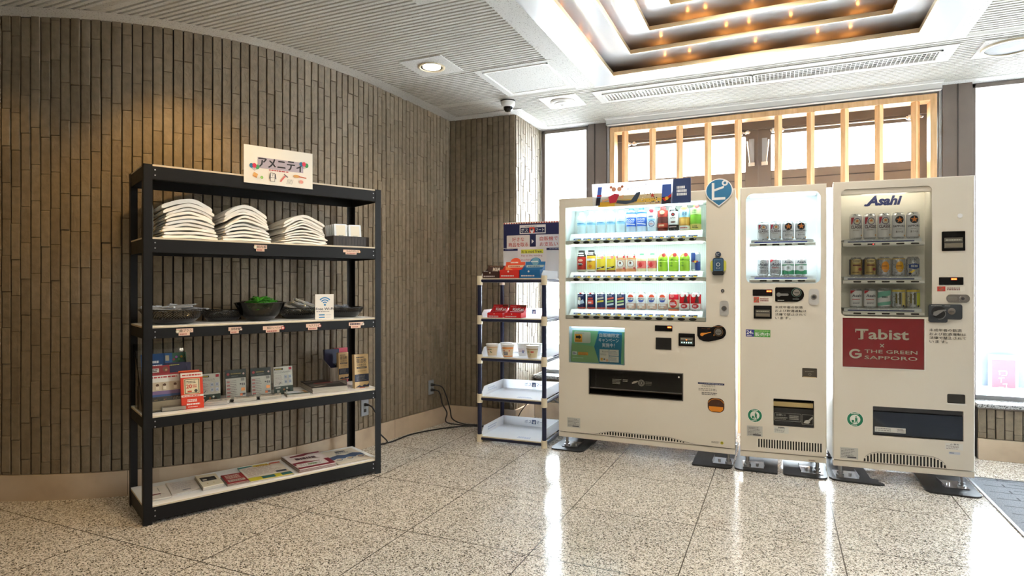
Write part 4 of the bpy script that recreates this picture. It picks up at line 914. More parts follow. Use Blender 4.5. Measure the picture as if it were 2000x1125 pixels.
TAN = S(212, 184, 138)
brochure(1.128, 1.195, .215, Z4+.045, .760, .03, TAN, 'tan 宿泊税 leaflet bundle leaning inside the wood-patterned box', t=.03, group=None, paint=ptax)
brochure(1.176, 1.272, .085, Z4, .755, .05, TAN, 'tan and navy upright 宿泊税 leaflet stack, right end of the fourth board', t=.034, group=None, paint=ptax)
mb = MB(); mb.prism([(0, 0), (.05, 0), (.05, .07), (0, .03)], 0, .002, WHITEB, lambda p, q: (p[0], p[1], q+.001)); put('paper_slip', mb, sp_(1.205, .20, Z4), (0, 0, SA), 'loose white paper corner beside the tan leaflet stack', 'paper', None)

# magazines on the lowest board
Z5 = .0945
paper_pile('white booklet with a small dark red mark, mostly behind the left post', [(.035, .07), (.137, .064), (.150, .285), (.045, .30)], Z5, .010, 3, S(214, 208, 200), seed=11, name='booklet', cat='booklet', paint=lambda A: (A.rect(.6, .64, .5, .85, GREY), A.poly([(.25, .28), (.65, .32), (.62, .38), (.25, .35)], S(120, 40, 50)), A.rect(.55, .6, .18, .24, GREY)))
paper_pile('fanned grey-white printed sheets, second from the left on the lowest board', [(.146, .088), (.285, .115), (.300, .285), (.162, .32)], Z5, .008, 5, S(206, 200, 194), seed=12, name='paper_pile', cat='papers', paint=lambda A: (A.lines(.1, .85, .3, .9, 7, S(150, 140, 145), .3, 4), A.rect(.4, .7, .12, .2, S(120, 120, 125))))
paper_pile('cream booklets with a black picture of a train, third from the left', [(.290, .070), (.396, .080), (.408, .288), (.305, .31)], Z5, .020, 7, S(226, 216, 190), seed=13, name='booklet_pile', cat='booklets', paint=lambda A: (A.rect(.12, .85, .42, .76, S(30, 30, 32)), A.rect(.2, .4, .5, .6, S(220, 214, 200)), A.rect(.5, .75, .5, .56, S(90, 90, 90)), A.disc(.3, .2, .03, S(180, 150, 60)), A.disc(.6, .2, .03, S(180, 150, 60))))
paper_pile('small red leaflet pile with white writing', [(.410, .058), (.520, .052), (.530, .225), (.422, .235)], Z5, .016, 6, S(150, 35, 38), seed=14, edge=S(120, 30, 34), paint=lambda A: (A.lines(.12, .9, .45, .88, 4, S(225, 205, 190), .55, 5), A.rect(.1, .9, .12, .34, S(215, 205, 190)), A.lines(.15, .85, .14, .32, 2, S(90, 40, 60), .5, 2)))
def pm5(A):
    A.rect(0, 1, .0, .22, S(215, 200, 60)); A.rect(.3, .6, .04, .2, S(40, 110, 115)); A.rect(.75, 1, .04, .2, S(40, 110, 115)); A.rect(0, 1, .22, .9, S(224, 214, 200)); A.lines(.05, .95, .3, .85, 9, S(170, 130, 120), .3, 3); A.rect(.7, .95, .28, .4, S(60, 70, 90)); A.poly([(0, .88), (.35, .95), (.35, 1), (0, 1)], S(40, 130, 130)); A.poly([(.35, .88), (.7, .92), (.7, 1), (.35, 1)], S(220, 200, 70)); A.poly([(.75, .92), (1, .92), (1, 1), (.75, 1)], S(200, 70, 50)); A.lines(.4, .85, .84, .95, 1, S(200, 150, 40), .8, 4)
paper_pile('large colourful yellow, teal and white flyer pile in the middle of the lowest board', [(.527, .045), (.764, .031), (.784, .325), (.545, .350)], Z5, .006, 4, S(224, 214, 200), seed=15, name='flyer_pile', cat='flyers', paint=pm5)
def pm6(A):
    W_ = S(130, 28, 48); A.rect(.0, 1, .0, 1, S(226, 214, 210)); A.rect(.0, 1, .0, .10, W_); A.rect(.86, 1, 0, .42, W_); A.poly([(.0, .22), (.35, .26), (.55, .33), (.72, .33), (.72, .37), (.5, .37), (.35, .44), (.0, .40)], W_)
    A.poly([(.15, .80), (.5, .80), (.65, .88), (.98, .90), (.98, .98), (.6, .98), (.4, .92), (.15, .86)], W_); A.lines(.2, .9, .55, .72, 1, S(90, 60, 70), .8, 8); A.rect(.05, .80, .08, .30, S(232, 228, 222)); A.lines(.1, .75, .12, .27, 3, S(150, 140, 140), .4, 2); A.lines(.33, .62, .15, .24, 1, S(110, 150, 80), .8, 9)
paper_pile('thick wine-red and white magazine pile with bottle shapes on its cover', [(.800, .036), (1.022, .030), (1.045, .34), (.815, .37)], Z5, .022, 8, S(226, 214, 210), seed=16, edge=S(120, 60, 66), name='magazine_pile', cat='magazines', paint=pm6)
def pm7(A):
    B_ = S(70, 95, 135); A.rect(0, 1, 0, 1, S(222, 214, 198)); A.rect(0, 1, .30, .52, B_); A.poly([(0, .5), (.3, .6), (.5, .52), (.8, .62), (1, .52)], B_)
    for x in (.18, .5, .82): A.disc(x, .24, .13, S(228, 222, 210), 16, .1); A.disc(x, .24, .09, B_, 16, .06); A.disc(x, .25, .07, S(214, 190, 150), 14, .04)
    A.lines(.35, .75, .74, .86, 1, S(60, 75, 100), .8, 4); A.lines(.3, .8, .64, .71, 1, S(90, 100, 120), .5, 3)
paper_pile('blue and cream illustrated magazine at the right end of the lowest board', [(1.040, .036), (1.262, .030), (1.268, .33), (1.060, .345)], Z5, .007, 4, S(222, 214, 198), seed=17, name='magazine', cat='magazine', paint=pm7)

# ================================================================ SNACK RACK
RO = Vector((-2.103, 4.150, 0)); RA = radians(2.2); RW_, RD = .521, .45
def rp(u, v, z=0): return Vector((RO.x+cos(RA)*u-sin(RA)*v, RO.y+sin(RA)*u+cos(RA)*v, z))
t_ = thing('snack_rack', 'narrow rack of dark blue tubes and cream joints with five white trays', 'rack', RO, RA)
JN = [(0, .056), (.298, .366), (.598, .668), (.898, .966), (1.197, 1.268)]
RZ = [.026, .329, .631, .931, 1.230]
for u, v in ((0, 0), (RW_, 0), (0, RD), (RW_, RD)):
    mb = MB(); mb.cyl((u, v, .01), (u, v, 1.25), .0165, NAVYP); build('post', mb, t_)
    for a, b in JN: mb = MB(); mb.cyl((u, v, a), (u, v, b), .0225, CREAM); build('joint', mb, t_, .002)
for z in RZ:
    mb = MB()
    for a, b in (((0, 0), (RW_, 0)), ((0, RD), (RW_, RD)), ((0, 0), (0, RD)), ((RW_, 0), (RW_, RD))): mb.cyl((*a, z), (*b, z), .0135, NAVYP, n=12)
    build('crossbar', mb, t_)
def tray_mat():
    m = bpy.data.materials.new('milky_plastic'); nt, N, L, P = nodes_of(m); P.inputs['Base Color'].default_value = (.94, .95, .97, 1); P.inputs['Roughness'].default_value = .3
    t = N.new('ShaderNodeBsdfTranslucent'); t.inputs[0].default_value = (.95, .97, 1, 1); mx = N.new('ShaderNodeMixShader'); mx.inputs[0].default_value = .55
    L.new(P.outputs[0], mx.inputs[1]); L.new(t.outputs[0], mx.inputs[2]); L.new(mx.outputs[0], N['Material Output'].inputs[0]); return m
TRAY = tray_mat()
def boss(A, u, v, s_, c, m):
    A.text('ボス', u-s_*2.9, u-s_*.75, v-s_*.5, v+s_*.5, c, .01); A.rect(u-s_*.6, u+s_*.6, v-s_*.62, v+s_*.62, m); A.disc(u, v-s_*.05, s_*.36, S(225, 225, 230)); A.rect(u-s_*.28, u+s_*.1, v+s_*.08, v+s_*.42, c); A.disc(u+s_*.02, v-s_*.42, s_*.22, S(235, 235, 238), 8); A.text('マート', u+s_*.75, u+s_*3.6, v-s_*.5, v+s_*.5, c, .01)
for k, z in enumerate(RZ):
    mb = MB(); b = z+.0145; hh = .075 if k < 3 else .062; uu0, uu1, v0, v1 = .018, RW_-.018, -.012, RD-.02; v0b = v0
    mb.box(uu0, uu1, v0, v1, b, b+.003, TRAY); mb.box(uu0, uu1, v1-.003, v1, b, b+hh, TRAY)
    for x in (uu0, uu1-.003): mb.prism([(v0+.012, b), (v1, b), (v1, b+hh), (v0+.05, b+hh), (v0+.012, b+.035)], x, x+.003, TRAY, lambda p, q: (q, p[0], p[1]))
    mb.box(uu0, uu1, v0, v0+.006, b-.004, b+.004, CREAM)
    A = front(mb, v1-.003); boss(A, .29, b+hh*.55, .028, S(105, 115, 150), S(90, 105, 145))
    A2 = Art(mb, lambda u, v, h: (uu0+.003+h, u, v)); A2.lines(v0+.12, v0+.3, b+hh*.3, b+hh*.75, 2, S(190, 195, 210), .6, k)
    if k < 2: A3 = plane(mb, (uu0, v0, b+.003), (1, 0, 0), (0, 1, 0)); A3.lines(.27, .40, .05, .10, 2, S(190, 200, 225), .7, k+3)
    build('tray', mb, t_)
# header board of the rack
t_ = thing('header_board', 'dark blue and white board reading ボスマート above the snack rack', 'sign', rp(.035, .395, 1.245), RA)
w, h = .56, .465; mb = MB(); mb.box(0, w, 0, .004, 0, h, S(214, 212, 214, .4)); A = front(mb, 0); NV = S(26, 32, 82); RC = S(190, 50, 48)
A.rect(0, w, .255, .452, NV); A.rect(0, w, .232, .252, NV)
A.rect(0, w, .452, .465, S(232, 222, 205))
for i in range(26): A.k = 6; A.rect(i*.0216+.003, i*.0216+.013, .452, .462, RC)
A.k = 3
A.rect(.142, .366, .368, .440, S(222, 218, 220)); A.rect(.150, .358, .376, .418, NV); A.lines(.19, .32, .422, .434, 1, GREY, .5, 4); A.text('ボス', .156, .214, .381, .413, WHITEB, .02); A.rect(.226, .272, .374, .420, S(214, 70, 50)); A.disc(.249, .392, .015, S(225, 225, 228)); A.rect(.238, .256, .394, .41, S(70, 75, 80)); A.disc(.25, .379, .009, S(225, 225, 228), 8); A.text('マート', .280, .353, .383, .411, WHITEB, .02)
A.rect(.030, .232, .250, .358, S(218, 208, 204), .006); A.text('好きな', .078, .182, .308, .342, RC, .02); A.text('商品を取る', .046, .216, .264, .298, RC, .02)
A.rect(.284, .545, .250, .358, S(222, 220, 226), .006); A.text('自販機で', .318, .470, .308, .342, RC, .02); A.text('お支払い', .318, .470, .264, .298, RC, .02)
A.poly([(.249, .288), (.268, .305), (.249, .322)], S(230, 225, 225)); A.rect(.128, .375, .10, .262, S(222, 216, 216)); A.rect(.158, .348, .208, .240, S(222, 220, 70)); A.text('It is not free.', .162, .342, .212, .237, S(60, 70, 60), .008)
A.text('Pay at the vending', .160, .340, .180, .198, S(170, 80, 100)); A.text('machine', .160, .244, .150, .165, S(170, 80, 100)); A.lines(.02, .11, .237, .247, 1, S(150, 155, 190), .5, 3); A.lines(.40, .54, .237, .247, 1, S(150, 155, 190), .5, 5)
build('printed_board', mb, t_); mb = MB(); mb.box(.02, .04, .004, .010, 0, .3, STEEL); mb.box(w-.06, w-.04, .004, .010, 0, .3, STEEL); build('bracket', mb, t_)

# snack boxes
ZT = RZ[4]+.0178
def snack(u, v, z, w, d, h, hb, c, c2, label, name='snack_box', paint=None, dome=False, group='snack boxes on the rack'):
    t_ = thing(name, label, 'snack box', rp(u, v, z), RA, group); mb = MB(); tk = .002
    mb.box(0, w, 0, tk, 0, h, c); mb.box(0, w, d-tk, d, 0, hb*.44, c); mb.box(0, w, 0, d, 0, tk, c)
    for x in (0, w-tk): mb.prism([(0, 0), (d, 0), (d, hb*.8), (d*.5, h*1.1), (0, h)], x, x+tk, c, lambda p, q: (q, p[0], p[1]))
    build('open_box', mb, t_)
    mb = MB(); y = d; L = rrect(0, w, hb*.45, hb, .003)
    if dome: L = [(0, hb*.45), (w, hb*.45), (w, hb)]+[(w*.5+w*.27*cos(a*pi/10), hb+w*.20*sin(a*pi/10)) for a in range(11)]+[(0, hb)]
    mb.prism(L, y, y+tk, c2, lambda p, q: (p[0], q+(p[1]-hb*.45)*.25, p[1])); A = Art(mb, lambda u_, v_, h_: (u_, y+(v_-hb*.45)*.25-h_, v_))
    if paint: paint(A, w, hb)
    build('printed_lid', mb, t_); mb2 = MB(); A = front(mb2, 0, base=1); A.lines(w*.08, w*.92, h*.15, h*.45, 1, S(200, 190, 190), .6, 3); A.disc(w*.45, h*.82, h*.12, S(225, 215, 205), 10); build('front_print', mb2, t_)
    mb = MB(); n = 4
    for i in range(n): mb.box(w*.06+i*w*.23, w*.06+i*w*.23+w*.2, d*.12, d*.85, tk, h*.9, c2)
    build('packed_bars', mb, t_)
BRN = S(62, 38, 34); BRN2 = S(72, 46, 40)
snack(.018, .01, ZT, .140, .10, .052, .10, BRN, BRN2, 'dark brown open snack box at the left of the top tray', paint=lambda A, w, h: (A.text('M&M', w*.30, w*.72, h*.56, h*.86, S(225, 215, 200), .03), A.lines(w*.1, w*.9, h*.9, h*.97, 1, S(150, 120, 90), .5, 2)))
snack(.163, .005, ZT, .158, .115, .062, .128, S(205, 42, 32), S(232, 88, 50), 'red and orange open snack box with a rounded lid on the top tray', dome=True, paint=lambda A, w, h: (A.rect(w*.12, w*.96, h*.66, h*.80, S(225, 205, 175)), A.lines(w*.2, w*.9, h*.68, h*.78, 1, S(190, 60, 40), .6, 4), A.lines(w*.25, w*.75, h*.90, h*1.02, 1, S(240, 230, 220), .7, 4), A.rect(0, w, h*.46, h*.62, S(225, 55, 35)), A.poly([(0, h*.46), (w*.5, h*.46), (0, h*.75)], S(242, 150, 90))))
snack(.325, .005, ZT, .160, .115, .062, .128, S(20, 100, 160), S(25, 110, 168), 'bright blue open snack box with a rounded lid on the top tray', dome=True, paint=lambda A, w, h: (A.rect(w*.06, w*.96, h*.66, h*.80, S(175, 195, 190)), A.lines(w*.15, w*.9, h*.68, h*.78, 1, S(40, 90, 130), .6, 4), A.disc(w*.5, h*1.02, w*.19, S(110, 160, 180)), A.lines(w*.27, w*.73, h*.96, h*1.06, 1, S(225, 230, 225), .7, 4)))
ZK = RZ[3]+.0178; KR = S(205, 20, 28); KR2 = S(190, 18, 26)
def pk(A, w, h): A.text('KitKat', w*.18, w*.86, h*.52, h*.76, WHITEB, .03, .1); A.rect(w*.62, w*.98, h*.86, h*.98, S(90, 50, 30)); A.lines(w*.05, w*.5, h*.84, h*.90, 1, S(230, 150, 140), .4, 3)
snack(.055, .02, ZK, .125, .11, .036, .095, KR, KR2, 'left-hand open red chocolate box with white lettering on the second tray', paint=pk, group='red chocolate boxes')
snack(.195, .02, ZK, .135, .11, .036, .095, KR, KR2, 'right-hand open red chocolate box with white lettering on the second tray', paint=pk, group='red chocolate boxes')
# cup noodles
ZC = RZ[2]+.0178
CUPW = M((.80, .79, .76), .35)
def cup(u, v, kind, label):
    t_ = thing('noodle_cup', label, 'cup', rp(u, v, ZC), RA, 'noodle cups on the third tray'); h = .092; r0, r1 = .034, .048; rf = lambda z: r0+(r1-r0)*z/h
    mb = MB(); mb.lathe([(.001, .001), (r0, 0), (r1, h), (r1+.003, h+.001), (r1+.003, h+.004), (r1-.001, h+.005), (.001, h+.004)], CUPW, n=32)
    A = wrap(mb, .042, rf=rf, lift=.0004)
    if kind == 0: A.rect(-.06, .06, .010, .068, S(222, 205, 178)); A.rect(-.06, .06, .070, .078, S(214, 170, 120)); A.lines(-.010, .018, .052, .062, 1, S(80, 110, 60), .7, 4); A.rect(-.022, -.012, .052, .062, S(190, 60, 50)); A.disc(-.02, .03, .004, S(190, 80, 60)); A.disc(.01, .036, .004, S(90, 120, 60)); A.rect(.0, .006, .034, .044, S(80, 90, 90))
    elif kind == 1: A.rect(-.06, .06, .064, .080, S(224, 150, 90)); A.rect(-.06, .06, .010, .064, S(222, 205, 178)); A.rect(-.025, .012, .020, .044, S(50, 65, 105)); A.lines(-.022, .010, .024, .042, 2, S(215, 205, 190), .5, 2); A.disc(.024, .052, .005, S(200, 60, 60)); A.lines(-.024, -.004, .048, .058, 1, S(200, 60, 50), .6, 3); A.rect(-.06, .06, .006, .014, S(222, 150, 90))
    elif kind == 2: A.rect(-.06, .06, .008, .066, S(214, 200, 165)); A.rect(-.06, .06, .068, .076, S(170, 150, 110)); A.rect(.0, .022, .046, .056, S(195, 70, 70)); A.lines(-.026, -.006, .044, .058, 2, S(80, 130, 70), .5, 3); A.disc(.0, .03, .004, S(150, 160, 90))
    else: A.rect(-.06, .06, .010, .066, S(225, 222, 222)); A.lines(-.03, .03, .03, .06, 3, S(170, 130, 130), .5, kind); A.rect(.006, .020, .022, .044, S(190, 150, 90) if kind == 3 else S(120, 125, 160))
    build('printed_cup', mb, t_)
cup(.082, .055, 0, 'cream noodle cup with small red marks, front left of the third tray')
cup(.215, .050, 1, 'orange-topped noodle cup with a dark blue panel, front middle')
cup(.412, .050, 2, 'cream-green noodle cup with a red bar, front right of the third tray')
cup(.150, .175, 3, 'white noodle cup with a tan mark, behind between the two front left cups')
cup(.285, .190, 4, 'pale noodle cup just behind and right of the orange-topped cup')
cup(.385, .200, 5, 'pale noodle cup behind the cream-green front right cup')
# ================================================================ VENDING MACHINES
def panel_front(mb, W, z0, z1, holes, mat, y=0.0, depth=.03, u0=0.0):
    """front sheet with (rounded) openings; holes = (u0,u1,z0,z1,r,depth)"""
    us = sorted({u0, W} | {h[0] for h in holes} | {h[1] for h in holes}); zs = sorted({z0, z1} | {h[2] for h in holes} | {h[3] for h in holes})
    for a, b in zip(us, us[1:]):
        for c, d in zip(zs, zs[1:]):
            m, n = (a+b)/2, (c+d)/2
            if any(h[0] < m < h[1] and h[2] < n < h[3] for h in holes): continue
            mb.quad((a, y, c), (b, y, c), (b, y, d), (a, y, d), mat)
    for h in holes:
        a, b, c, d, r, dp = h; P = rrect(a, b, c, d, r, 6); n = len(P)
        V = [(p[0], y, p[1]) for p in P]+[(p[0], y+dp, p[1]) for p in P]
        mb.add(V, [(i, (i+1) % n, n+(i+1) % n, n+i)[::-1] for i in range(n)], mat, r > 0)
        if r > 0:
            k = 7
            for q, (cx_, cy_) in enumerate(((a, c), (b, c), (b, d), (a, d))):
                seg = P[q*k:(q+1)*k]
                for s1, s2 in zip(seg, seg[1:]): mb.add([(cx_, y, cy_), (s1[0], y, s1[1]), (s2[0], y, s2[1])], [(0, 1, 2)], mat)
def machine(name, label, W, D, origin, ang, holes, mat=None):
    t_ = thing(name, label, 'vending machine', (origin[0], origin[1], 0), ang); mt = mat or MACH
    mb = MB(); e = .020
    y0 = .045
    mb.quad((e, y0, .087), (e, D, .087), (e, D, 1.822), (e, y0, 1.822), MACHW); mb.quad((W-e, y0, .087), (W-e, y0, 1.822), (W-e, D, 1.822), (W-e, D, .087), MACHW)
    mb.quad((e, D, .087), (W-e, D, .087), (W-e, D, 1.822), (e, D, 1.822), STEEL); mb.quad((e, y0, 1.822), (W-e, y0, 1.822), (W-e, D, 1.822), (e, D, 1.822), MACHW); mb.quad((e, y0, .087), (W-e, y0, .087), (W-e, D, .087), (e, D, .087), STEEL)
    build('cabinet', mb, t_)
    mb = MB(); zb = .127; r = .006
    panel_front(mb, W-r, zb, 1.83-r, holes, mt, 0, u0=r)
    # rounded outer edge of the door
    P = []
    for (a, b) in ((0, 0),):
        pass
    for s_ in (0, 1):
        x0 = 0 if s_ == 0 else W; sg = 1 if s_ == 0 else -1; A_ = [(x0+sg*r*(1-sin(k*pi/8)), r*(1-cos(k*pi/8))) for k in range(5)]   # from front edge to the side
        A_ = [(x0+sg*(r-r*sin(t*pi/8)), r-r*cos(t*pi/8)) for t in range(5)]+[(x0, .042)]
        V = [(p[0], p[1], zb) for p in A_]+[(p[0], p[1], 1.83-r) for p in A_]; n = len(A_)
        mb.add(V, [(i, i+1, n+i+1, n+i) if s_ == 0 else (i+1, i, n+i, n+i+1) for i in range(n-1)], mt, True)
    A_ = [(r-r*cos(t*pi/8), 1.83-r+r*sin(t*pi/8)) for t in range(5)]+[(.042, 1.83)]; n = len(A_)
    V = [(0, p[0], p[1]) for p in A_]+[(W, p[0], p[1]) for p in A_]; mb.add(V, [(i, n+i, n+i+1, i+1) for i in range(n-1)], mt, True)
    mb.quad((r, 0, zb), (W-r, 0, zb), (W-r, .042, zb), (r, .042, zb), mt)
    build('door', mb, t_)
    mb = MB(); mb.box(0, W, .004, .045, .087, .1215, mt); build('kick_bar', mb, t_, .002)
    mb = MB(); mb.box(.01, W-.01, .02, .04, .1215, .127, GLOSSB); build('door_seal', mb, t_)
    for (u, v) in ((.045, .06), (W-.045, .06), (.045, D-.06), (W-.045, D-.06)):
        mb = MB(); mb.cyl((u, v, .014), (u, v, .09), .011, STEEL, n=12); mb.cyl((u, v, .012), (u, v, .022), .022, STEEL, n=16); mb.cyl((u, v, .03), (u, v, .042), .018, STEEL, n=6)
        if v < .1: s_ = 1 if u < W/2 else -1; mb.box(min(u-.028*s_, u+.10*s_), max(u-.028*s_, u+.10*s_), v-.045, v+.11, .0125, .0155, CHROME); mb.box(min(u+.097*s_, u+.10*s_), max(u+.097*s_, u+.10*s_), v-.045, v+.11, .0155, .03, CHROME); mb.cyl((u+.06*s_, v+.03, .015), (u+.06*s_, v+.03, .026), .010, CHROME, n=6)
        build('foot', mb, t_)
    return t_
def sub(t_, name, mb, label=None, bevel=0): return build(name, mb, t_, bevel, label)
def recess(t_, name, a, b, c, d, y0, y1, mat, floor=None):
    mb = MB(); mb.quad((a, y1, c), (b, y1, c), (b, y1, d), (a, y1, d), mat); f = floor or mat
    mb.quad((a, y0, c), (b, y0, c), (b, y1, c), (a, y1, c), f); mb.quad((a, y0, d), (a, y1, d), (b, y1, d), (b, y0, d), mat); mb.quad((a, y0, c), (a, y1, c), (a, y1, d), (a, y0, d), mat); mb.quad((b, y0, c), (b, y0, d), (b, y1, d), (b, y1, c), mat)
    return sub(t_, name, mb)
LIT = M((.86, .90, .90), .45)
def tube_light(t_, a, b, y, z, power, col=(.86, 1, .98)):
    mb = MB(); mb.box(a, b, y, y+.014, z-.006, z, M(col, .4, emit=power)); sub(t_, 'light_tube', mb)
def louvres(mb, a, b, top, base, n, w, A=None, mat=GLOSSB):
    for i in range(n):
        u = a+(b-a)*(i+.5)/n; zt = top(u); 
        if zt-base > .004: mb.prism(rrect(u-w/2, u+w/2, base, zt, min(w/2.2, (zt-base)/2.2), 3), -.0006, .001, mat, lambda p, q: (p[0], q, p[1]))
def lock(t_, u0, u1, z0, z1, name='lock'):
    mb = MB(); mb.rbox(u0, u1, -.008, 0, z0, z1, min(u1-u0, z1-z0)*.33, M((.66, .66, .66), .38, .7)); cx_, cz = (u0+u1)/2, (z0+z1)/2; r = min(u1-u0, z1-z0)*.3
    mb.cyl((cx_, -.014, cz), (cx_, -.008, cz), r, CHROME); mb.cyl((cx_, -.0145, cz), (cx_, -.014, cz), r*.6, DGREY); sub(t_, name, mb, bevel=.0015)
def eco(t_, u, z, r):
    mb = MB(); A = front(mb, 0, lift=.0003); G = S(20, 125, 90); A.disc(u, z, r, S(232, 232, 225), 32); A.ring(u, z, r*.62, r*.94, G, n=36); A.lines(u-r*.45, u+r*.45, z+r*.64, z+r*.88, 1, S(225, 230, 220), .5, 2); A.lines(u-r*.45, u+r*.45, z-r*.88, z-r*.64, 1, S(225, 230, 220), .5, 3)
    A.disc(u+r*.12, z+r*.34, r*.10, G, 10); A.poly([(u-.02*r, z+r*.22), (u+r*.28, z+r*.2), (u+r*.25, z-r*.2), (u+r*.34, z-r*.48), (u+r*.22, z-r*.48), (u+r*.12, z-r*.15), (u+r*.02, z-r*.46), (u-r*.08, z-r*.46), (u+r*.02, z-.1*r)], G); A.poly([(u-r*.42, z-r*.08), (u-r*.12, z-r*.08), (u-r*.16, z-r*.45), (u-r*.38, z-r*.45)], G)
    sub(t_, 'recycling_sticker', mb, 'round green and white recycling sticker')
def rating(t_, u0, u1, z0, z1, seed, c=(190, 190, 185)):
    mb = MB(); A = front(mb, 0, lift=.0003); A.rect(u0, u1, z0, z1, S(*c)); A.lines(u0+.006, u1-.006, z0+.006, z1-.006, 6, S(90, 90, 95), .3, seed); A.rect(u0+.04*(u1-u0)/.1, u1-.01, z0+.006, z0+.014, S(70, 70, 75)); sub(t_, 'rating_plate', mb)
def warning(t_, u0, u1, z0, z1):
    mb = MB(); A = front(mb, 0, lift=.0003); h = (z1-z0)/4
    for i, s in enumerate(('未成年者の飲酒', 'および飲酒運転は', '法律で禁止されて', 'います。')):
        w = (u1-u0)*(1, 1, 1, .5)[i]*(.88 if i == 0 else 1); A.text(s, u0, u0+w, z1-h*(i+.85), z1-h*(i+.12), S(50, 48, 44), .012)
    sub(t_, 'notice_lettering', mb, 'dark Japanese notice lettering')
def led_display(t_, u0, u1, z0, z1, lu0, lu1, lz0, lz1, pw=3.0):
    mb = MB(); mb.rbox(u0, u1, -.004, 0, z0, z1, .003, GLOSSB); A = front(mb, -.004); A.rect(lu0-.002, lu1+.002, lz0-.0015, lz1+.0015, M((.5, .02, .01), .4, emit=.6)); 
    n = 3; w = (lu1-lu0)/n
    for i in range(n): A.rect(lu0+i*w+w*.12, lu0+i*w+w*.88, lz0, lz1, M((1, .16, .03), .4, emit=pw))
    sub(t_, 'price_display', mb, 'black display with glowing red digits')
def bill_slot(t_, u0, u1, z0, z1, lit=False):
    mb = MB(); mb.rbox(u0, u1, -.006, 0, z0, z1, .004, GLOSSB); w = u1-u0; h = z1-z0; A = front(mb, -.006)
    A.rect(u0+w*.10, u1-w*.10, z0+h*.14, z0+h*.68, S(96, 92, 82)); A.rect(u0+w*.08, u1-w*.08, z0+h*.42, z0+h*.47, BLACK); A.lines(u0+w*.16, u1-w*.16, z0+h*.50, z0+h*.62, 1, S(180, 176, 160), .5, 2)
    mb.box(u0+w*.12, u1-w*.12, -.014, -.006, z0+h*.18, z0+h*.38, S(120, 112, 95) if not lit else S(70, 80, 78))
    if lit:
        for i in range(5): A.k = 40; Aa = front(mb, -.0143); Aa.disc(u0+w*(.22+.14*i), z0+h*.29, .0036, M((.45, 1, .85), .4, emit=4), 10)
        A.disc(u0+w*.5, z0+h*.50, .005, M((1, .30, .05), .4, emit=.8), 10)
    sub(t_, 'banknote_slot', mb)

# ---------------------------------------------------------------- bottles and cans
SILV = M((.62, .63, .64), .28, .9); CLEARB = M((.72, .88, .95), .12, coat=.5)
def can_profile(r, h): return [(.001, .002), (r*.78, 0), (r*.80, .003), (r, .012), (r, h-.014), (r*.80, h-.003), (r*.80, h), (r*.74, h), (r*.73, h-.003), (.001, h-.003)]
def can_mesh(r, h, body, paint, base=None):
    r *= 1.05; mb = MB(); pr = can_profile(r, h); mats = [SILV, SILV, SILV, body, SILV, SILV, SILV, SILV, SILV]; mb.lathe(pr, body, n=28, mats=mats); A = wrap(mb, r, lift=.0004); paint(A, r, h); return mb
def pet_profile(r, h): return [(.001, 0), (r*.9, 0), (r, .008), (r, h*.52), (r*.93, h*.55), (r*.93, h*.58), (r, h*.61), (r*.98, h*.74), (r*.75, h*.84), (r*.42, h*.90), (r*.40, h*.93)]
def pet_mesh(r, h, liquid, cap, paint):
    r *= 1.05; mb = MB(); mb.lathe(pet_profile(r, h), liquid, n=28); mb.lathe([(r*.44, h*.915), (r*.46, h*.93), (r*.46, h), (.001, h)], cap, n=20); A = wrap(mb, r, lift=.0004); paint(A, r, h); return mb
def botcan_mesh(r, h, body, cap, paint):
    r *= 1.05; mb = MB(); mb.lathe([(.001, 0), (r*.85, 0), (r, .006), (r, h*.78), (r*.72, h*.88), (r*.66, h*.90)], body, n=28); mb.lathe([(r*.70, h*.89), (r*.72, h*.90), (r*.72, h), (.001, h)], cap, n=20); A = wrap(mb, r, lift=.0004); paint(A, r, h); return mb
PROTO = {}
def place(kind, mk, name, cat, loc, rz, label, group):
    if kind not in PROTO: o = build(name, mk()); PROTO[kind] = o
    else: o = PROTO[kind].copy(); COL.objects.link(o); [o.pop(k, None) for k in ('label', 'category', 'group') if k in o]
    o.location = loc; o.rotation_euler = (0, 0, rz); tag(o, label, cat, group); return o
Wt = S(240, 242, 244, .3)
def p_water(A, r, h): A.rect(-r*1.3, r*1.3, h*.36, h*.62, S(205, 235, 250)); A.rect(-r*1.3, r*1.3, h*.40, h*.5, S(150, 210, 240)); A.lines(-r*.8, r*.8, h*.47, h*.52, 1, S(60, 120, 190), .7, 2); A.disc(-r*.6, h*.40, .0022, S(200, 60, 60), 8)
def p_sport(A, r, h): B_ = S(50, 110, 220); A.rect(-r*1.45, r*1.45, h*.24, h*.60, B_); A.text('POCARI', -r*.85, r*.85, h*.48, h*.56, Wt, .02); A.text('SWEAT', -r*.75, r*.75, h*.39, h*.46, Wt, .02); A.poly([(-r, h*.33), (r, h*.29), (r, h*.33), (-r, h*.37)], Wt); A.rect(-r*1.4, r*1.4, h*.76, h*.82, B_)
def p_white(A, r, h): A.rect(-r*1.4, r*1.4, h*.18, h*.8, S(225, 240, 250)); A.disc(0, h*.84, r*.45, S(215, 40, 60), 16, h*.08); A.lines(-r*.6, r*.6, h*.56, h*.66, 1, S(60, 80, 130), .7, 3); A.rect(-r*.7, r*.7, h*.44, h*.52, S(150, 205, 235)); A.ring(0, h*.32, r*.5, r*.62, S(60, 90, 160)); A.lines(-r*.4, r*.4, h*.28, h*.36, 2, S(210, 80, 80), .5, 1)
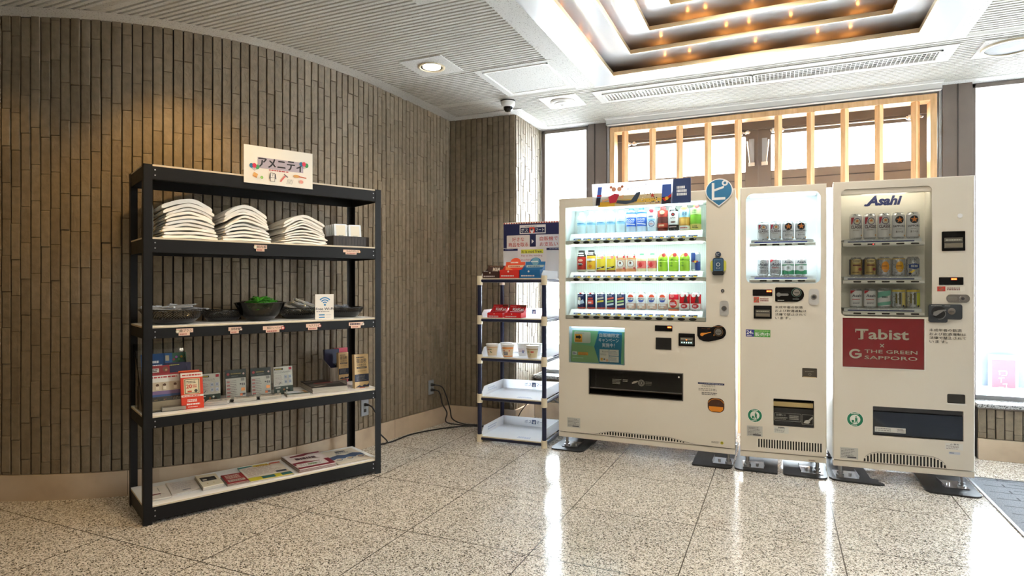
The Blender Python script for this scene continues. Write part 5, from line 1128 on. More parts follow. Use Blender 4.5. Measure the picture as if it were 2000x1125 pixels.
def p_brown(A, r, h): A.rect(-r*1.4, r*1.4, h*.58, h*.84, S(190, 60, 45)); A.disc(0, h*.76, r*.5, S(225, 190, 150), 16, h*.08); A.lines(-r*.5, r*.5, h*.62, h*.68, 1, S(90, 40, 30), .7, 2); A.rect(-r*1.4, r*1.4, h*.34, h*.56, S(95, 35, 28)); A.rect(-r*1.4, r*1.4, h*.14, h*.32, S(185, 60, 40)); A.lines(-r*.7, r*.7, h*.18, h*.28, 1, S(240, 210, 170), .7, 4); A.disc(r*.4, h*.9, r*.4, S(215, 60, 60), 12, h*.06)
def p_black(A, r, h): A.rect(-r*1.4, r*1.4, h*.24, h*.76, S(225, 228, 228)); A.lines(-r*.8, r*.8, h*.82, h*.92, 1, Wt, .7, 1); A.disc(0, h*.64, r*.35, S(30, 30, 34), 14, h*.07); A.disc(0, h*.64, r*.16, S(220, 60, 60), 8, h*.03); A.text('BLACK', -r*.5, r*.5, h*.48, h*.53, INK, .02); A.disc(0, h*.34, r*.5, S(95, 60, 50), 12, h*.03); A.lines(-r*.8, r*.8, h*.12, h*.18, 1, S(230, 200, 190), .6, 5)
def p_barley(A, r, h): A.rect(-r*1.4, r*1.4, h*.52, h*.84, S(165, 215, 235)); A.disc(0, h*.86, r*.7, S(235, 180, 80), 16, h*.06); A.text('麦茶', -r*.4, r*.6, h*.58, h*.72, S(60, 90, 150), .02); A.rect(-r*1.4, r*1.4, h*.20, h*.50, S(205, 150, 60)); A.rect(-r*.6, r*.6, h*.24, h*.46, S(225, 180, 90)); A.rect(-r*1.4, r*1.4, h*.02, h*.18, S(225, 225, 215)); A.lines(-r*.8, r*.8, h*.06, h*.14, 1, S(190, 90, 90), .6, 5)
def p_green(A, r, h): A.rect(-r*1.4, r*1.4, h*.60, h*.86, S(190, 225, 150)); A.disc(r*.3, h*.9, r*.42, S(215, 60, 60), 14, h*.07); A.lines(-r*.7, r*.5, h*.64, h*.82, 3, S(90, 130, 80), .4, 3); A.rect(-r*1.4, r*1.4, h*.24, h*.58, S(130, 190, 50)); A.rect(-r*1.4, r*1.4, h*.02, h*.22, S(215, 200, 110)); A.lines(-r*.6, r*.6, h*.06, h*.18, 2, S(70, 90, 50), .5, 4)
def p_longred(A, r, h): A.rect(-r*1.5, r*1.5, h*.12, h*.70, S(190, 40, 32)); A.lines(-r*.7, r*.7, h*.83, h*.90, 1, Wt, .8, 2); A.lines(-r*.8, r*.8, h*.73, h*.80, 1, Wt, .7, 2); A.disc(0, h*.54, r*.55, S(235, 190, 170), 14, h*.06); A.disc(0, h*.36, r*.5, INK, 14, h*.07); A.lines(-r*.6, r*.6, h*.34, h*.42, 2, Wt, .5, 4); A.rect(-r*1.5, r*1.5, h*.03, h*.12, S(190, 190, 165))
def p_longyel(A, r, h): A.rect(-r*1.5, r*1.5, h*.12, h*.74, S(235, 185, 50)); A.lines(-r*.8, r*.8, h*.78, h*.92, 2, Wt, .6, 2); A.rect(-r*1.2, r*1.2, h*.52, h*.62, Wt); A.disc(0, h*.50, r*.4, S(140, 110, 60), 12, h*.03); A.disc(0, h*.26, r*.4, S(225, 130, 40), 12, h*.08); A.rect(-r*1.5, r*1.5, h*.03, h*.12, S(220, 220, 205))
def p_yellow(A, r, h): A.disc(r*.45, h*.84, r*.42, S(235, 150, 140), 14, h*.09); A.poly([(-r, h*.22), (r, h*.34), (r, h*.26), (-r, h*.13)], INK); A.lines(-r*.6, r*.6, h*.21, h*.27, 1, Wt, .7, 4); A.rect(-r*1.5, r*1.5, 0, h*.10, S(150, 90, 60)); A.rect(-r*.9, r*.2, h*.76, h*.82, S(225, 220, 220))
def p_pink(A, r, h): A.disc(0, h*.46, r*.72, Wt, 20, h*.22); A.ring(0, h*.46, r*.66, r*.74, S(150, 70, 60)); A.disc(0, h*.50, r*.22, S(120, 70, 60), 10, h*.07); A.disc(-r*.8, h*.84, r*.25, S(220, 50, 60), 10); A.disc(r*.8, h*.84, r*.25, S(220, 50, 60), 10); A.rect(-r*1.5, r*1.5, h*.70, h*.76, S(235, 170, 90)); A.rect(-r*1.5, r*1.5, .0, h*.18, S(230, 160, 110)); A.disc(r*.8, h*.2, r*.24, S(220, 90, 100), 10)
def p_apple(A, r, h): A.rect(-r*1.4, r*1.4, h*.18, h*.58, S(240, 130, 125)); A.disc(-r*.1, h*.38, r*.42, S(225, 55, 65), 16, h*.14); A.disc(r*.45, h*.44, r*.3, S(240, 110, 110), 12, h*.10); A.disc(-r*.9, h*.3, r*.2, S(150, 190, 230), 8)
def p_tea(A, r, h): A.disc(r*.35, h*.86, r*.42, S(225, 85, 85), 14, h*.10); A.text('伊', -r*.5, -r*.05, h*.56, h*.66, S(60, 120, 60), .01); A.text('右', -r*.5, -r*.05, h*.40, h*.50, S(60, 120, 60), .01); A.text('衛', -r*.5, -r*.05, h*.25, h*.35, S(60, 120, 60), .01)
def p_bull(A, r, h): B_ = S(40, 70, 150); A.poly([(-r*1.3, h*.5), (.0, h*.5), (.0, h*.97), (-r*1.3, h*.97)], B_); A.poly([(0, h*.04), (r*1.3, h*.04), (r*1.3, h*.5), (0, h*.5)], B_); A.disc(0, h*.5, r*.28, S(235, 190, 60), 12, h*.07); A.poly([(-r*.6, h*.46), (-r*.1, h*.5), (-r*.5, h*.56)], REDI); A.poly([(r*.6, h*.46), (r*.1, h*.5), (r*.5, h*.56)], REDI)
def p_navy(k):
    def f(A, r, h):
        A.rect(-r*1.5, r*1.5, h*.04, h*.12, S(190, 70, 50)); A.disc(0, h*.93, r*.35, S(200, 60, 60) if k < 2 else S(170, 170, 160), 10, h*.04); A.lines(-r*.7, r*.7, h*.76, h*.82, 1, S(200, 200, 210), .6, k)
        if k == 0: A.poly([(-r*.8, h*.3), (-r*.1, h*.25), (r*.1, h*.5), (-r*.7, h*.55)], Wt); A.poly([(r*.0, h*.3), (r*.9, h*.36), (r*.6, h*.58), (-r*.1, h*.48)], S(180, 200, 225)); A.poly([(-r*.5, h*.56), (r*.1, h*.54), (0, h*.70), (-r*.5, h*.70)], S(225, 215, 180))
        elif k == 1: A.rect(-r*.6, r*.6, h*.58, h*.68, S(190, 60, 50)); A.rect(-r*.7, r*.7, h*.30, h*.54, S(225, 80, 60)); A.lines(-r*.5, r*.5, h*.34, h*.46, 1, Wt, .8, 3)
        else:
            for i, c in enumerate(((S(190, 180, 170), S(235, 215, 80)), (S(215, 90, 70), S(160, 200, 130), S(200, 215, 230)), (S(215, 110, 80), S(170, 205, 140), S(225, 225, 205)))[k-2]): y = h*(.62-.17*i); A.poly([(-r*.8, y-h*.06), (r*.8, y), (r*.8, y+h*.10), (-r*.8, y+h*.04)], c)
    return f
def p_pepsi(A, r, h): A.rect(-r*1.5, r*1.5, h*.08, h*.92, Wt); A.disc(0, h*.68, r*.62, Wt, 18, h*.18); A.disc(0, h*.72, r*.6, S(225, 80, 50), 14, h*.16, 0, pi); A.disc(0, h*.57, r*.6, S(60, 90, 190), 14, h*.12, pi, 2*pi); A.text('PEPSI', -r*.7, r*.7, h*.59, h*.68, S(60, 70, 100), .02); A.rect(-r*1.5, r*1.5, h*.08, h*.38, S(205, 170, 150)); A.lines(-r*.7, r*.7, h*.24, h*.36, 1, Wt, .8, 2); A.disc(0, h*.18, r*.35, S(230, 225, 215), 12, h*.05)
def p_dodeka(A, r, h): A.rect(-r*1.5, r*1.5, h*.10, h*.60, S(235, 225, 190)); A.disc(0, h*.38, r*.78, S(215, 40, 30), 18, h*.22); A.lines(-r*.6, r*.6, h*.28, h*.46, 2, Wt, .6, 4); A.disc(-r*.2, h*.80, r*.45, S(235, 120, 120), 14, h*.10); A.rect(-r*1.5, r*1.5, .0, h*.08, S(230, 110, 50)); A.rect(-r*1.5, r*1.5, h*.12, h*.16, INK)
def p_cola(A, r, h): A.disc(-r*.35, h*.84, r*.45, S(225, 215, 215), 14, h*.10); A.poly([(-r*.1, h*.44), (r*.7, h*.44), (r*.55, h*.78), (r*.35, h*.92), (r*.15, h*.78)], S(70, 28, 24)); A.disc(r*.6, h*.84, r*.25, Wt, 12, h*.07); A.rect(-r*1.1, r*1.1, h*.10, h*.40, S(225, 220, 218)); A.disc(0, h*.26, r*.62, S(195, 25, 35), 16, h*.13); A.lines(-r*.4, r*.4, h*.20, h*.32, 2, Wt, .5, 3)

# ================================================================ MACHINE 1 (wide soft-drink machine)
W1 = 1.22; O1 = (-1.486, 4.214); A1 = 0.0
vm = machine('vending_machine', 'wide beige vending machine with three rows of soft drinks beside the snack rack', W1, .60, O1, A1,
    [(.051, 1.038, .950, 1.762, 0, .03), (.077, .490, .632, .896, .008, .02), (.235, .8836, .4185, .595, 0, .03), (1.048, 1.153, .354, .449, .035, .02)])
def wp1(u, v, z): return (O1[0]+u, O1[1]+v, z)
recess(vm, 'display_case', .051, 1.038, .950, 1.762, .03, .235, LIT)
mb = MB(); A = front(mb, .2345)
for i in range(70): A.rect(.06+i*.0138, .0635+i*.0138, .97, 1.75, M((.78, .84, .80), .5)); A.k = 1
sub(vm, 'back_lining', mb)
mb = MB(); mb.box(.051, 1.038, .004, .0065, .951, 1.761, GLASS); sub(vm, 'display_window', mb)
for z in (1.752, 1.488, 1.222): tube_light(vm, .08, 1.01, .05, z, 30.0)
rows = [(1.508, 1.5735), (1.239, 1.292), (.967, 1.019)]
BTN = M((.02, .018, .016), .25, coat=.4); btn = None; bring = None
for ri, (zb, zs) in enumerate(rows):
    mb = MB(); a, b = .053, 1.030
    P = [(.012, zb-.014), (.030, zb-.017), (.15, zb-.017), (.15, zb-.012), (.040, zb+.012), (.012, zb+.011)]
    mb.prism(P, a, b, MACH, lambda p, q: (q, p[0], p[1])); rl = sub(vm, 'display_rail', mb)
    mb = MB(); mb.prism([(.030, zb+.014), (.034, zb+.014), (.075, zs-.004), (.16, zs-.004), (.16, zs), (.07, zs)], a+.02, b-.02, Wt, lambda p, q: (q, p[0], p[1])); sub(vm, 'product_ledge', mb)
    for i in range(12):
        u = .1335+.0742*i
        if btn is None: mb = MB(); mb.sphere((0, 0, 0), .025, BTN, 16, sx=1, sy=.22, sz=.42); mb.lathe([(.026, 0), (.0265, -.001), (.025, -.002)], STEEL, n=4) if 0 else None; btn = build('select_button', mb, rl)
        else: nb_ = btn.copy(); COL.objects.link(nb_); nb_.parent = rl; 
        (btn if ri == 0 and i == 0 else nb_).location = (u, .0115, zb-.001)
    mb = MB(); A = Art(mb, lambda u, v, h: (u, .029+(v-(zb+.012))*.5-h, v), lift=.0004)
    for i in range(12):
        u = .1335+.0742*i; A.k = 1; A.rect(u-.029, u+.029, zb+.018, zb+.028, S(45, 90, 170)); A.rect(u-.020, u+.004, zb+.012, zb+.024, Wt); A.ring(u-.013, zb+.018, .002, .0042, INK, n=10); A.rect(u-.007, u+.001, zb+.0145, zb+.0215, INK); A.rect(u+.003, u+.024, zb+.012, zb+.022, S(250, 215, 50)); A.lines(u+.005, u+.022, zb+.014, zb+.020, 1, S(180, 140, 40), .4, i)
    sub(vm, 'price_strip', mb)
PB = M((.16, .06, .035), .15, coat=.5)
K = {
 'water': (lambda: pet_mesh(.031, .158, CLEARB, Wt, p_water), 'drink_bottle'), 'sport': (lambda: pet_mesh(.033, .172, S(205, 225, 245, .2), S(50, 110, 210), p_sport), 'drink_bottle'),
 'white': (lambda: pet_mesh(.033, .172, S(215, 235, 248, .2), Wt, p_white), 'drink_bottle'), 'brown': (lambda: pet_mesh(.033, .172, S(120, 50, 38, .2), S(190, 50, 50), p_brown), 'drink_bottle'),
 'black': (lambda: pet_mesh(.033, .176, S(40, 40, 42, .2), S(120, 120, 120), p_black), 'drink_bottle'), 'barley': (lambda: pet_mesh(.033, .176, S(215, 185, 120, .2), S(230, 200, 130), p_barley), 'drink_bottle'),
 'green': (lambda: pet_mesh(.034, .178, S(190, 210, 110, .2), S(130, 190, 60), p_green), 'drink_bottle'),
 'longred': (lambda: botcan_mesh(.031, .160, S(50, 42, 42, .25), S(30, 30, 32), p_longred), 'drink_can'), 'longyel': (lambda: botcan_mesh(.031, .160, S(70, 62, 60, .25), S(30, 30, 32), p_longyel), 'drink_can'),
 'yellow': (lambda: can_mesh(.031, .126, S(245, 225, 80, .25), p_yellow), 'drink_can'), 'pink': (lambda: can_mesh(.032, .126, S(240, 220, 205, .25), p_pink), 'drink_can'),
 'apple': (lambda: pet_mesh(.031, .128, S(245, 240, 200, .2), S(120, 205, 160), p_apple), 'drink_bottle'), 'tea': (lambda: pet_mesh(.032, .132, S(175, 220, 70, .2), S(230, 240, 220), p_tea), 'drink_bottle'),
 'bull': (lambda: can_mesh(.030, .130, S(170, 185, 205, .25), p_bull), 'drink_can'),
 'navy0': (lambda: can_mesh(.029, .126, S(28, 38, 80, .25), p_navy(0)), 'drink_can'), 'navy1': (lambda: can_mesh(.029, .126, S(36, 42, 82, .25), p_navy(1)), 'drink_can'), 'navy2': (lambda: can_mesh(.029, .126, S(48, 60, 105, .25), p_navy(2)), 'drink_can'),
 'navy3': (lambda: can_mesh(.029, .126, S(48, 60, 105, .25), p_navy(3)), 'drink_can'), 'navy4': (lambda: can_mesh(.029, .126, S(52, 60, 110, .25), p_navy(4)), 'drink_can'),
 'pepsi': (lambda: can_mesh(.031, .126, S(225, 225, 225, .25), p_pepsi), 'drink_can'), 'dodeka': (lambda: can_mesh(.033, .128, S(225, 40, 60, .25), p_dodeka), 'drink_can'), 'cola': (lambda: can_mesh(.034, .128, S(205, 20, 32, .25), p_cola), 'drink_can')}
NTH = ['leftmost', 'second from left', 'third from left', 'fourth from left', 'fifth from left', 'sixth from left', 'seventh from left', 'eighth from left', 'ninth from left', 'tenth from left', 'eleventh from left', 'rightmost']
DESC = {'water': 'pale blue water bottle', 'sport': 'blue and white sports drink bottle', 'white': 'white-blue bottle with red seal', 'brown': 'dark brown and red bottle', 'black': 'black and white coffee bottle', 'barley': 'amber barley tea bottle', 'green': 'tall green tea bottle',
 'longred': 'tall dark can with red label', 'longyel': 'tall dark can with yellow label', 'yellow': 'bright yellow can', 'pink': 'cream can with red corners', 'apple': 'small bottle with red apple', 'tea': 'lime green tea bottle', 'bull': 'blue and silver can',
 'navy0': 'navy can with white paper squares', 'navy1': 'navy can with red block', 'navy2': 'navy can with yellow stripe', 'navy3': 'navy can with three striped bars', 'navy4': 'purple-navy striped can', 'pepsi': 'white can with red-blue disc', 'dodeka': 'red and yellow flame can', 'cola': 'red cola can with bottle picture'}
LAY = [['water']*5+['sport']*2+['white', 'brown', 'black', 'barley', 'green'], ['longred', 'longyel', 'yellow', 'yellow', 'pink', 'pink', 'apple', 'apple', 'tea', 'tea', 'tea', 'bull'], ['navy0', 'navy1', 'navy2', 'navy3', 'navy4']+['pepsi']*4+['dodeka', 'cola', 'cola']]
for ri, kinds in enumerate(LAY):
    for i, kd in enumerate(kinds):
        u = .1425+.0742*i; mk, nm = K[kd]
        place(kd, mk, nm, 'bottle' if 'bottle' in nm else 'can', wp1(u, .108, rows[ri][1]+.0005), 0, '%s, %s in %s row of wide machine' % (DESC[kd], NTH[i], ('top', 'middle', 'bottom')[ri]), 'drinks in the wide machine, %s row' % ('top', 'middle', 'bottom')[ri])
# campaign poster in its lit case
recess(vm, 'poster_case', .077, .490, .632, .896, .02, .06, M((.70, .80, .86), .5)); tube_light(vm, .09, .48, .03, .892, 4.0, (.8, .93, 1))
mb = MB(); mb.quad((.079, .05, .634), (.47, .05, .634), (.478, .05, .862), (.09, .05, .866), S(125, 190, 140)); A = front(mb, .05, lift=.0004)
A.poly([(.079, .634), (.30, .634), (.27, .75), (.085, .77)], S(140, 178, 118)); TB = S(30, 120, 150)
A.poly([(.290, .866), (.460, .858), (.452, .634), (.292, .634), (.255, .750)], TB); A.poly([(.29, .866), (.46, .858), (.459, .842), (.28, .845)], S(45, 150, 200))
A.text('自販機限定', .295, .440, .822, .850, Wt, .03); A.text('キャンペーン', .290, .436, .785, .815, Wt, .03); A.text('実施中！', .315, .408, .750, .780, Wt, .03)
A.rect(.104, .230, .775, .858, S(205, 205, 185), .012); A.rect(.110, .166, .780, .838, S(240, 165, 45)); A.poly([(.118, .808), (.142, .808), (.142, .800), (.160, .817), (.142, .834), (.142, .826), (.118, .826)], INK); A.lines(.114, .162, .784, .797, 2, S(150, 80, 30), .5, 2); A.lines(.12, .2, .842, .850, 1, S(120, 170, 150), .5, 3)
A.rect(.092, .128, .686, .710, S(222, 228, 222)); A.ring(.103, .698, .004, .008, S(60, 60, 110)); A.lines(.112, .126, .693, .702, 1, S(80, 80, 120), .8, 1); A.rect(.136, .212, .686, .708, S(235, 165, 60)); A.lines(.140, .208, .689, .705, 2, S(160, 100, 40), .4, 4); A.lines(.095, .2, .66, .672, 1, S(190, 215, 180), .4, 8)
for q in ((.298, .366, .645, .735), (.370, .438, .692, .735), (.370, .438, .645, .688)): A.rect(*q, S(226, 222, 208))
A.text('チェック！', .316, .362, .712, .726, INK, .02); A.lines(.304, .36, .69, .706, 2, GREY, .4, 3); A.rect(.306, .322, .654, .674, S(225, 170, 70)); A.rect(.328, .340, .66, .67, S(90, 90, 90)); A.disc(.354, .658, .009, S(230, 180, 150)); A.lines(.376, .432, .70, .728, 3, S(140, 150, 160), .4, 4); A.lines(.376, .432, .652, .682, 3, S(140, 150, 160), .4, 5)
sub(vm, 'campaign_poster', mb, 'green and teal campaign poster')
mb = MB(); mb.box(.078, .489, .004, .006, .633, .895, GLASS); sub(vm, 'poster_window', mb)
# pick-up slot
recess(vm, 'pickup_slot', .235, .8836, .4185, .595, .0, .16, M((.045, .04, .034), .45)); mb = MB(); mb.box(.236, .8826, .010, .014, .462, .592, glass_mat('smoky_flap', (.34, .31, .27), .05, 1.3)); mb.box(.236, .8826, .006, .016, .456, .463, M((.08, .07, .06), .3)); 
A = front(mb, .0098, lift=.0003); LG = S(150, 145, 132); A.lines(.40, .465, .495, .535, 4, LG, .35, 2); A.lines(.475, .515, .515, .535, 2, LG, .4, 5); A.ring(.605, .516, .019, .022, LG, n=28); A.ring(.605, .516, .012, .014, LG, n=24); A.rect(.602, .608, .508, .522, LG); A.poly([(.54, .505), (.565, .512), (.585, .526), (.58, .53), (.555, .525), (.54, .515)], LG); A.lines(.635, .69, .50, .53, 3, S(110, 106, 96), .35, 8)
A.disc(.86, .572, .006, S(230, 225, 215)); fl = sub(vm, 'flap', mb)
mb = MB()
for q in ((.229, .89, .595, .601), (.229, .89, .4125, .4185), (.229, .235, .4125, .601), (.8836, .89, .4125, .601)): mb.box(q[0], q[1], -.003, 0, q[2], q[3], M((.12, .11, .10), .4))
sub(vm, 'slot_frame', mb)
# controls
led_display(vm, .7017, .8185, .882, .921, .787, .812, .905, .914, 6)
mb = MB(); mb.rbox(.7064, .8122, -.004, 0, .756, .8375, .004, M((.010, .010, .010), .35)); sub(vm, 'card_reader', mb)
bill_slot(vm, .860, .9665, .786, .8716, True)
mb = MB(); P = [(.982, .918), (1.075, .918)]+[(1.117+.047*cos(t), .886+.047*sin(t)) for t in [radians(d) for d in range(130, -70, -16)]]+[(1.10, .832), (1.055, .822), (1.02, .824), (.995, .836), (.982, .86)]
mb.prism(P, -.006, 0, GLOSSB, lambda p, q: (p[0], q, p[1])); A = front(mb, -.006); ORG = S(225, 140, 45)
A.poly([(1.003, .866), (1.012, .858), (1.024, .866), (1.05, .877), (1.072, .884), (1.068, .888), (1.04, .880), (1.010, .879)], ORG); A.disc(1.012, .868, .011, ORG); A.ring(1.117, .888, .026, .029, S(120, 85, 50)); mb.cyl((1.117, -.012, .888), (1.117, -.006, .888), .021, CHROME); mb.box(1.105, 1.129, -.0125, -.012, .885, .890, DGREY)
A.text('おつり・返却', 1.010, 1.064, .904, .911, S(150, 90, 50), .01); A.lines(1.085, 1.145, .918, .928, 1, S(140, 90, 50), .5, 2); A.poly([(1.085, .862), (1.092, .862), (1.088, .875)], ORG); sub(vm, 'coin_panel', mb, 'black coin panel with orange return lever', bevel=.001)
mb = MB(); mb.rbox(1.0665, 1.1655, -.012, 0, 1.288, 1.362, .02, S(205, 205, 80)); mb.rbox(1.082, 1.150, -.022, -.010, 1.272, 1.376, .012, S(38, 70, 100)); mb.cyl((1.116, -.03, 1.400), (1.116, 0, 1.400), .017, S(35, 60, 90)); mb.rbox(1.080, 1.152, -.03, -.008, 1.262, 1.290, .012, S(30, 32, 36)); A = front(mb, -.0222); A.rect(1.090, 1.142, 1.292, 1.366, S(90, 130, 165)); A.rect(1.093, 1.139, 1.295, 1.363, S(45, 80, 112)); A.ring(1.116, 1.333, .009, .012, Wt); A.text('タッチ', 1.102, 1.130, 1.303, 1.314, Wt, .02); A2 = front(mb, -.03); A2.text('ピ', 1.107, 1.125, 1.391, 1.409, Wt, .03); sub(vm, 'contactless_reader', mb, 'blue touch payment reader with yellow sides', bevel=.001)
mb = MB(); mb.cyl((1.1425, -.006, 1.1595), (1.1425, 0, 1.1595), .011, DGREY); mb.cyl((1.1425, -.008, 1.1595), (1.1425, -.006, 1.1595), .006, STEEL); sub(vm, 'key_cylinder', mb); lock(vm, 1.1246, 1.1799, .994, 1.0946)
mb = MB(); A = front(mb, 0, lift=.0003); A.rect(.986, 1.1527, .536, .5484, S(28, 36, 80)); A.lines(.995, 1.145, .539, .546, 1, S(170, 175, 190), .5, 2); A.lines(1.01, 1.12, .520, .533, 2, S(110, 105, 95), .35, 3); A.lines(.99, 1.13, .492, .512, 2, S(110, 105, 95), .4, 7); A.lines(1.01, 1.12, .466, .486, 2, S(80, 80, 80), .5, 5); sub(vm, 'contact_sticker', mb)
mb = MB(); mb.rbox(1.048, 1.153, .006, .02, .354, .449, .033, S(75, 42, 26, .2)); mb.prism([(1.056, .392), (1.145, .392), (1.145, .375), (1.13, .360), (1.07, .360), (1.056, .375)], -.002, .008, S(222, 135, 30), lambda p, q: (p[0], q, p[1])); A = front(mb, .006); A.ring(1.1005, .4015, .050, .054, S(225, 140, 40), radians(20), radians(160), ry=.8); sub(vm, 'coin_return', mb, 'brown coin return cup with orange lip')
rating(vm, .0669, .1655, .162, .2326, 4); mb = MB(); A = front(mb, 0, lift=.0003); A.lines(1.072, 1.122, .150, .164, 2, S(110, 105, 95), .5, 2); A.disc(1.138, .157, .010, S(200, 190, 40), 16); A.rect(1.133, 1.143, .155, .161, S(80, 90, 40)); sub(vm, 'energy_sticker', mb)
mb = MB(); top = lambda u: .130+.031*max(0, min(1, (u-.27)/.12, (.96-u)/.17))
louvres(mb, .30, .92, lambda u: top(u)-.003, .133, 32, .0105); A = front(mb, 0, lift=.0004)
P = [(.04, .1265), (.27, .130)]+[(.27+i*.0345, top(.27+i*.0345)+.001) for i in range(21)]+[(1.2, .1265)]
for a, b in zip(P, P[1:]): A.poly([a, b, (b[0], b[1]-.0022), (a[0], a[1]-.0022)], M((.10, .09, .08), .5)); A.k = 1
sub(vm, 'air_grille', mb)
# banner and round mark standing up from the machine top
mb = MB(); zb, zt = 1.752, 1.919; BG = S(205, 190, 155)
f = lambda u, v, h: (u, -.004-h, v); mb.quad((.262, -.004, zb), (.941, -.004, zb), (.941, -.004, zt), (.253, -.004, zt), TRANSL); A = Art(mb, f, lift=.0003)
A.rect(.40, .76, zb, 1.826, BG); A.rect(.30, .42, zb, zb+.035, S(215, 170, 50)); A.rect(.42, .76, zb+.02, zb+.045, S(222, 185, 80))
A.poly([(.815, zb), (.941, zb), (.941, zt), (.825, zt)], S(40, 62, 110)); A.lines(.848, .918, 1.80, 1.87, 3, S(225, 230, 238), .75, 4)
A.poly([(.282, 1.765), (.312, 1.765), (.330, 1.895), (.300, 1.895)], S(70, 110, 210)); A.poly([(.282, 1.765), (.312, 1.765), (.319, 1.82), (.289, 1.82)], S(28, 32, 52)); A.rect(.29, .325, 1.828, 1.838, REDI)
A.poly([(.745, zb), (.815, zb), (.812, 1.885), (.752, 1.885)], S(60, 95, 180)); A.poly([(.748, zb), (.812, zb), (.812, 1.80), (.75, 1.80)], S(40, 36, 52)); A.poly([(.75, 1.79), (.785, 1.80), (.812, 1.82), (.812, 1.80), (.77, 1.77)], REDI); A.disc(.782, 1.79, .012, S(230, 180, 50))
RD_, JN_, SK = S(195, 45, 70), S(62, 78, 98), S(226, 180, 140)
A.poly([(.385, 1.775), (.43, 1.78), (.455, 1.835), (.42, 1.842), (.375, 1.82)], RD_); A.poly([(.43, 1.775), (.50, 1.765), (.56, 1.775), (.56, 1.79), (.50, 1.79), (.44, 1.795)], JN_); A.poly([(.53, 1.78), (.575, 1.84), (.60, 1.845), (.60, 1.83), (.575, 1.778)], JN_); A.poly([(.33, 1.785), (.38, 1.80), (.375, 1.812), (.33, 1.80)], SK); A.poly([(.45, 1.82), (.48, 1.80), (.485, 1.83)], SK)
A.disc(.415, 1.872, .016, S(215, 150, 120), 12); A.disc(.455, 1.872, .016, S(215, 160, 130), 12); A.disc(.395, 1.888, .010, S(190, 120, 90), 10); A.disc(.475, 1.888, .010, S(190, 120, 90), 10)
R = random.Random(9)
for i in range(40): u = R.uniform(.60, .74); v = R.uniform(zb+.01, 1.835); A.k = 5+i % 2; A.disc(u, v, R.uniform(.002, .006), [S(110, 90, 70), S(150, 60, 50), S(70, 80, 90), S(230, 215, 180)][i % 4], 6)
A.star(.685, 1.815, .018, S(190, 60, 50))
A.text('いつでも', .545, .655, 1.885, 1.902, S(110, 110, 115), .0); A.text('翼をさずかっちゃう？', .505, .725, 1.862, 1.880, S(110, 110, 115), .0)
sub(vm, 'top_banner', mb, 'white paper banner with blue can pictures'); 
mb = MB(); n = 30; cx_, cz, r_ = 1.1203, 1.8195, .0855; P = []
for d in range(-52, 233, 8): P.append((cx_+r_*cos(radians(d)), cz+r_*.93*sin(radians(d))))
P.append((cx_, 1.7145)); mb.prism(P, -.010, -.006, Wt, lambda p, q: (p[0], q, p[1])); A = front(mb, -.010); A.poly([(cx_+(x-cx_)*.93, cz+(y-cz)*.93) for x, y in P], S(42, 118, 165)); A.poly([(1.075, 1.872), (1.091, 1.872), (1.091, 1.775), (1.160, 1.775), (1.160, 1.759), (1.075, 1.759)], Wt); A.poly([(1.089, 1.815), (1.150, 1.835), (1.152, 1.850), (1.089, 1.830)], Wt); A.ring(1.157, 1.868, .009, .019, Wt); sub(vm, 'round_sign', mb, 'blue speech-drop sign reading ピ')

# ================================================================ MACHINE 2 (narrow, lit beer machine)
W2 = .502; O2 = (-.2338, 4.2037); A2_ = radians(3.79)
vm2 = machine('vending_machine', 'narrow beige vending machine with a brightly lit case of eight beer cans, in the middle', W2, .42, O2, A2_,
    [(.034, .4704, 1.2087, 1.785, .04, .03), (.198, .4313, .302, .4735, .004, .02), (.364, .449, .6176, .676, .004, .015)])
def loc2(O, A, u, v, z): return (O[0]+cos(A)*u-sin(A)*v, O[1]+sin(A)*u+cos(A)*v, z)
recess(vm2, 'display_case', .034, .4704, 1.2087, 1.785, .03, .19, LIT)
mb = MB(); mb.box(.034, .4704, .004, .006, 1.2087, 1.785, GLASS); sub(vm2, 'display_window', mb)
for z in (1.775, 1.440): tube_light(vm2, .06, .445, .042, z, 26.0, (.86, .96, 1))
IV = M((.80, .78, .72), .35)
def rail(t_, a, b, zc, us, tray, seed, blue=True):
    mb = MB(); mb.rbox(a, b, .006, .045, zc-.012, zc+.012, .010, IV, 'x'); r_ = sub(t_, 'display_rail', mb, bevel=.002)
    for u in us: mb = MB(); mb.rbox(u-.021, u+.021, .0045, .007, zc-.004, zc+.005, .004, BTN); build('select_button', mb, r_)
    mb = MB(); mb.box(a+.01, b-.008, .030, .036, zc+.012, zc+.032, Wt); mb.box(a+.01, b-.008, .030, .15, zc+.026, zc+.032, Wt); A = front(mb, .030)
    if blue: A.rect(a+.03, b-.045, zc+.014, zc+.021, S(50, 70, 180) if seed < 3 else S(35, 50, 110))
    A.lines(a+.04, b-.06, zc+.023, zc+.029, 1, S(150, 150, 150), .4, seed); sub(t_, 'price_tray', mb)
us2 = [.1375+.0742*i for i in range(4)]
rail(vm2, .056, .4413, 1.456, us2, True, 1); rail(vm2, .056, .4413, 1.2245, us2, True, 2)
def p_classic(A, r, h): A.poly([(-r*.95, h*.86), (-r*.4, h*.86), (-r*.75, h*.60), (-r*.95, h*.60)], S(190, 50, 70)); A.disc(r*.05, h*.70, r*.50, S(225, 215, 190), 16, h*.12); A.ring(r*.05, h*.70, r*.46, r*.56, S(60, 60, 110), n=24, ry=1.0*h*.12/(r*.5)); A.star(r*.05, h*.72, r*.34, S(225, 130, 60)); A.text('CLASSIC', -r*.95, r*1.0, h*.43, h*.55, S(70, 25, 50), .02); A.lines(-r*.6, r*.6, h*.34, h*.39, 1, S(160, 150, 140), .5, 4); A.disc(r*.75, h*.16, r*.14, S(215, 160, 90), 8)
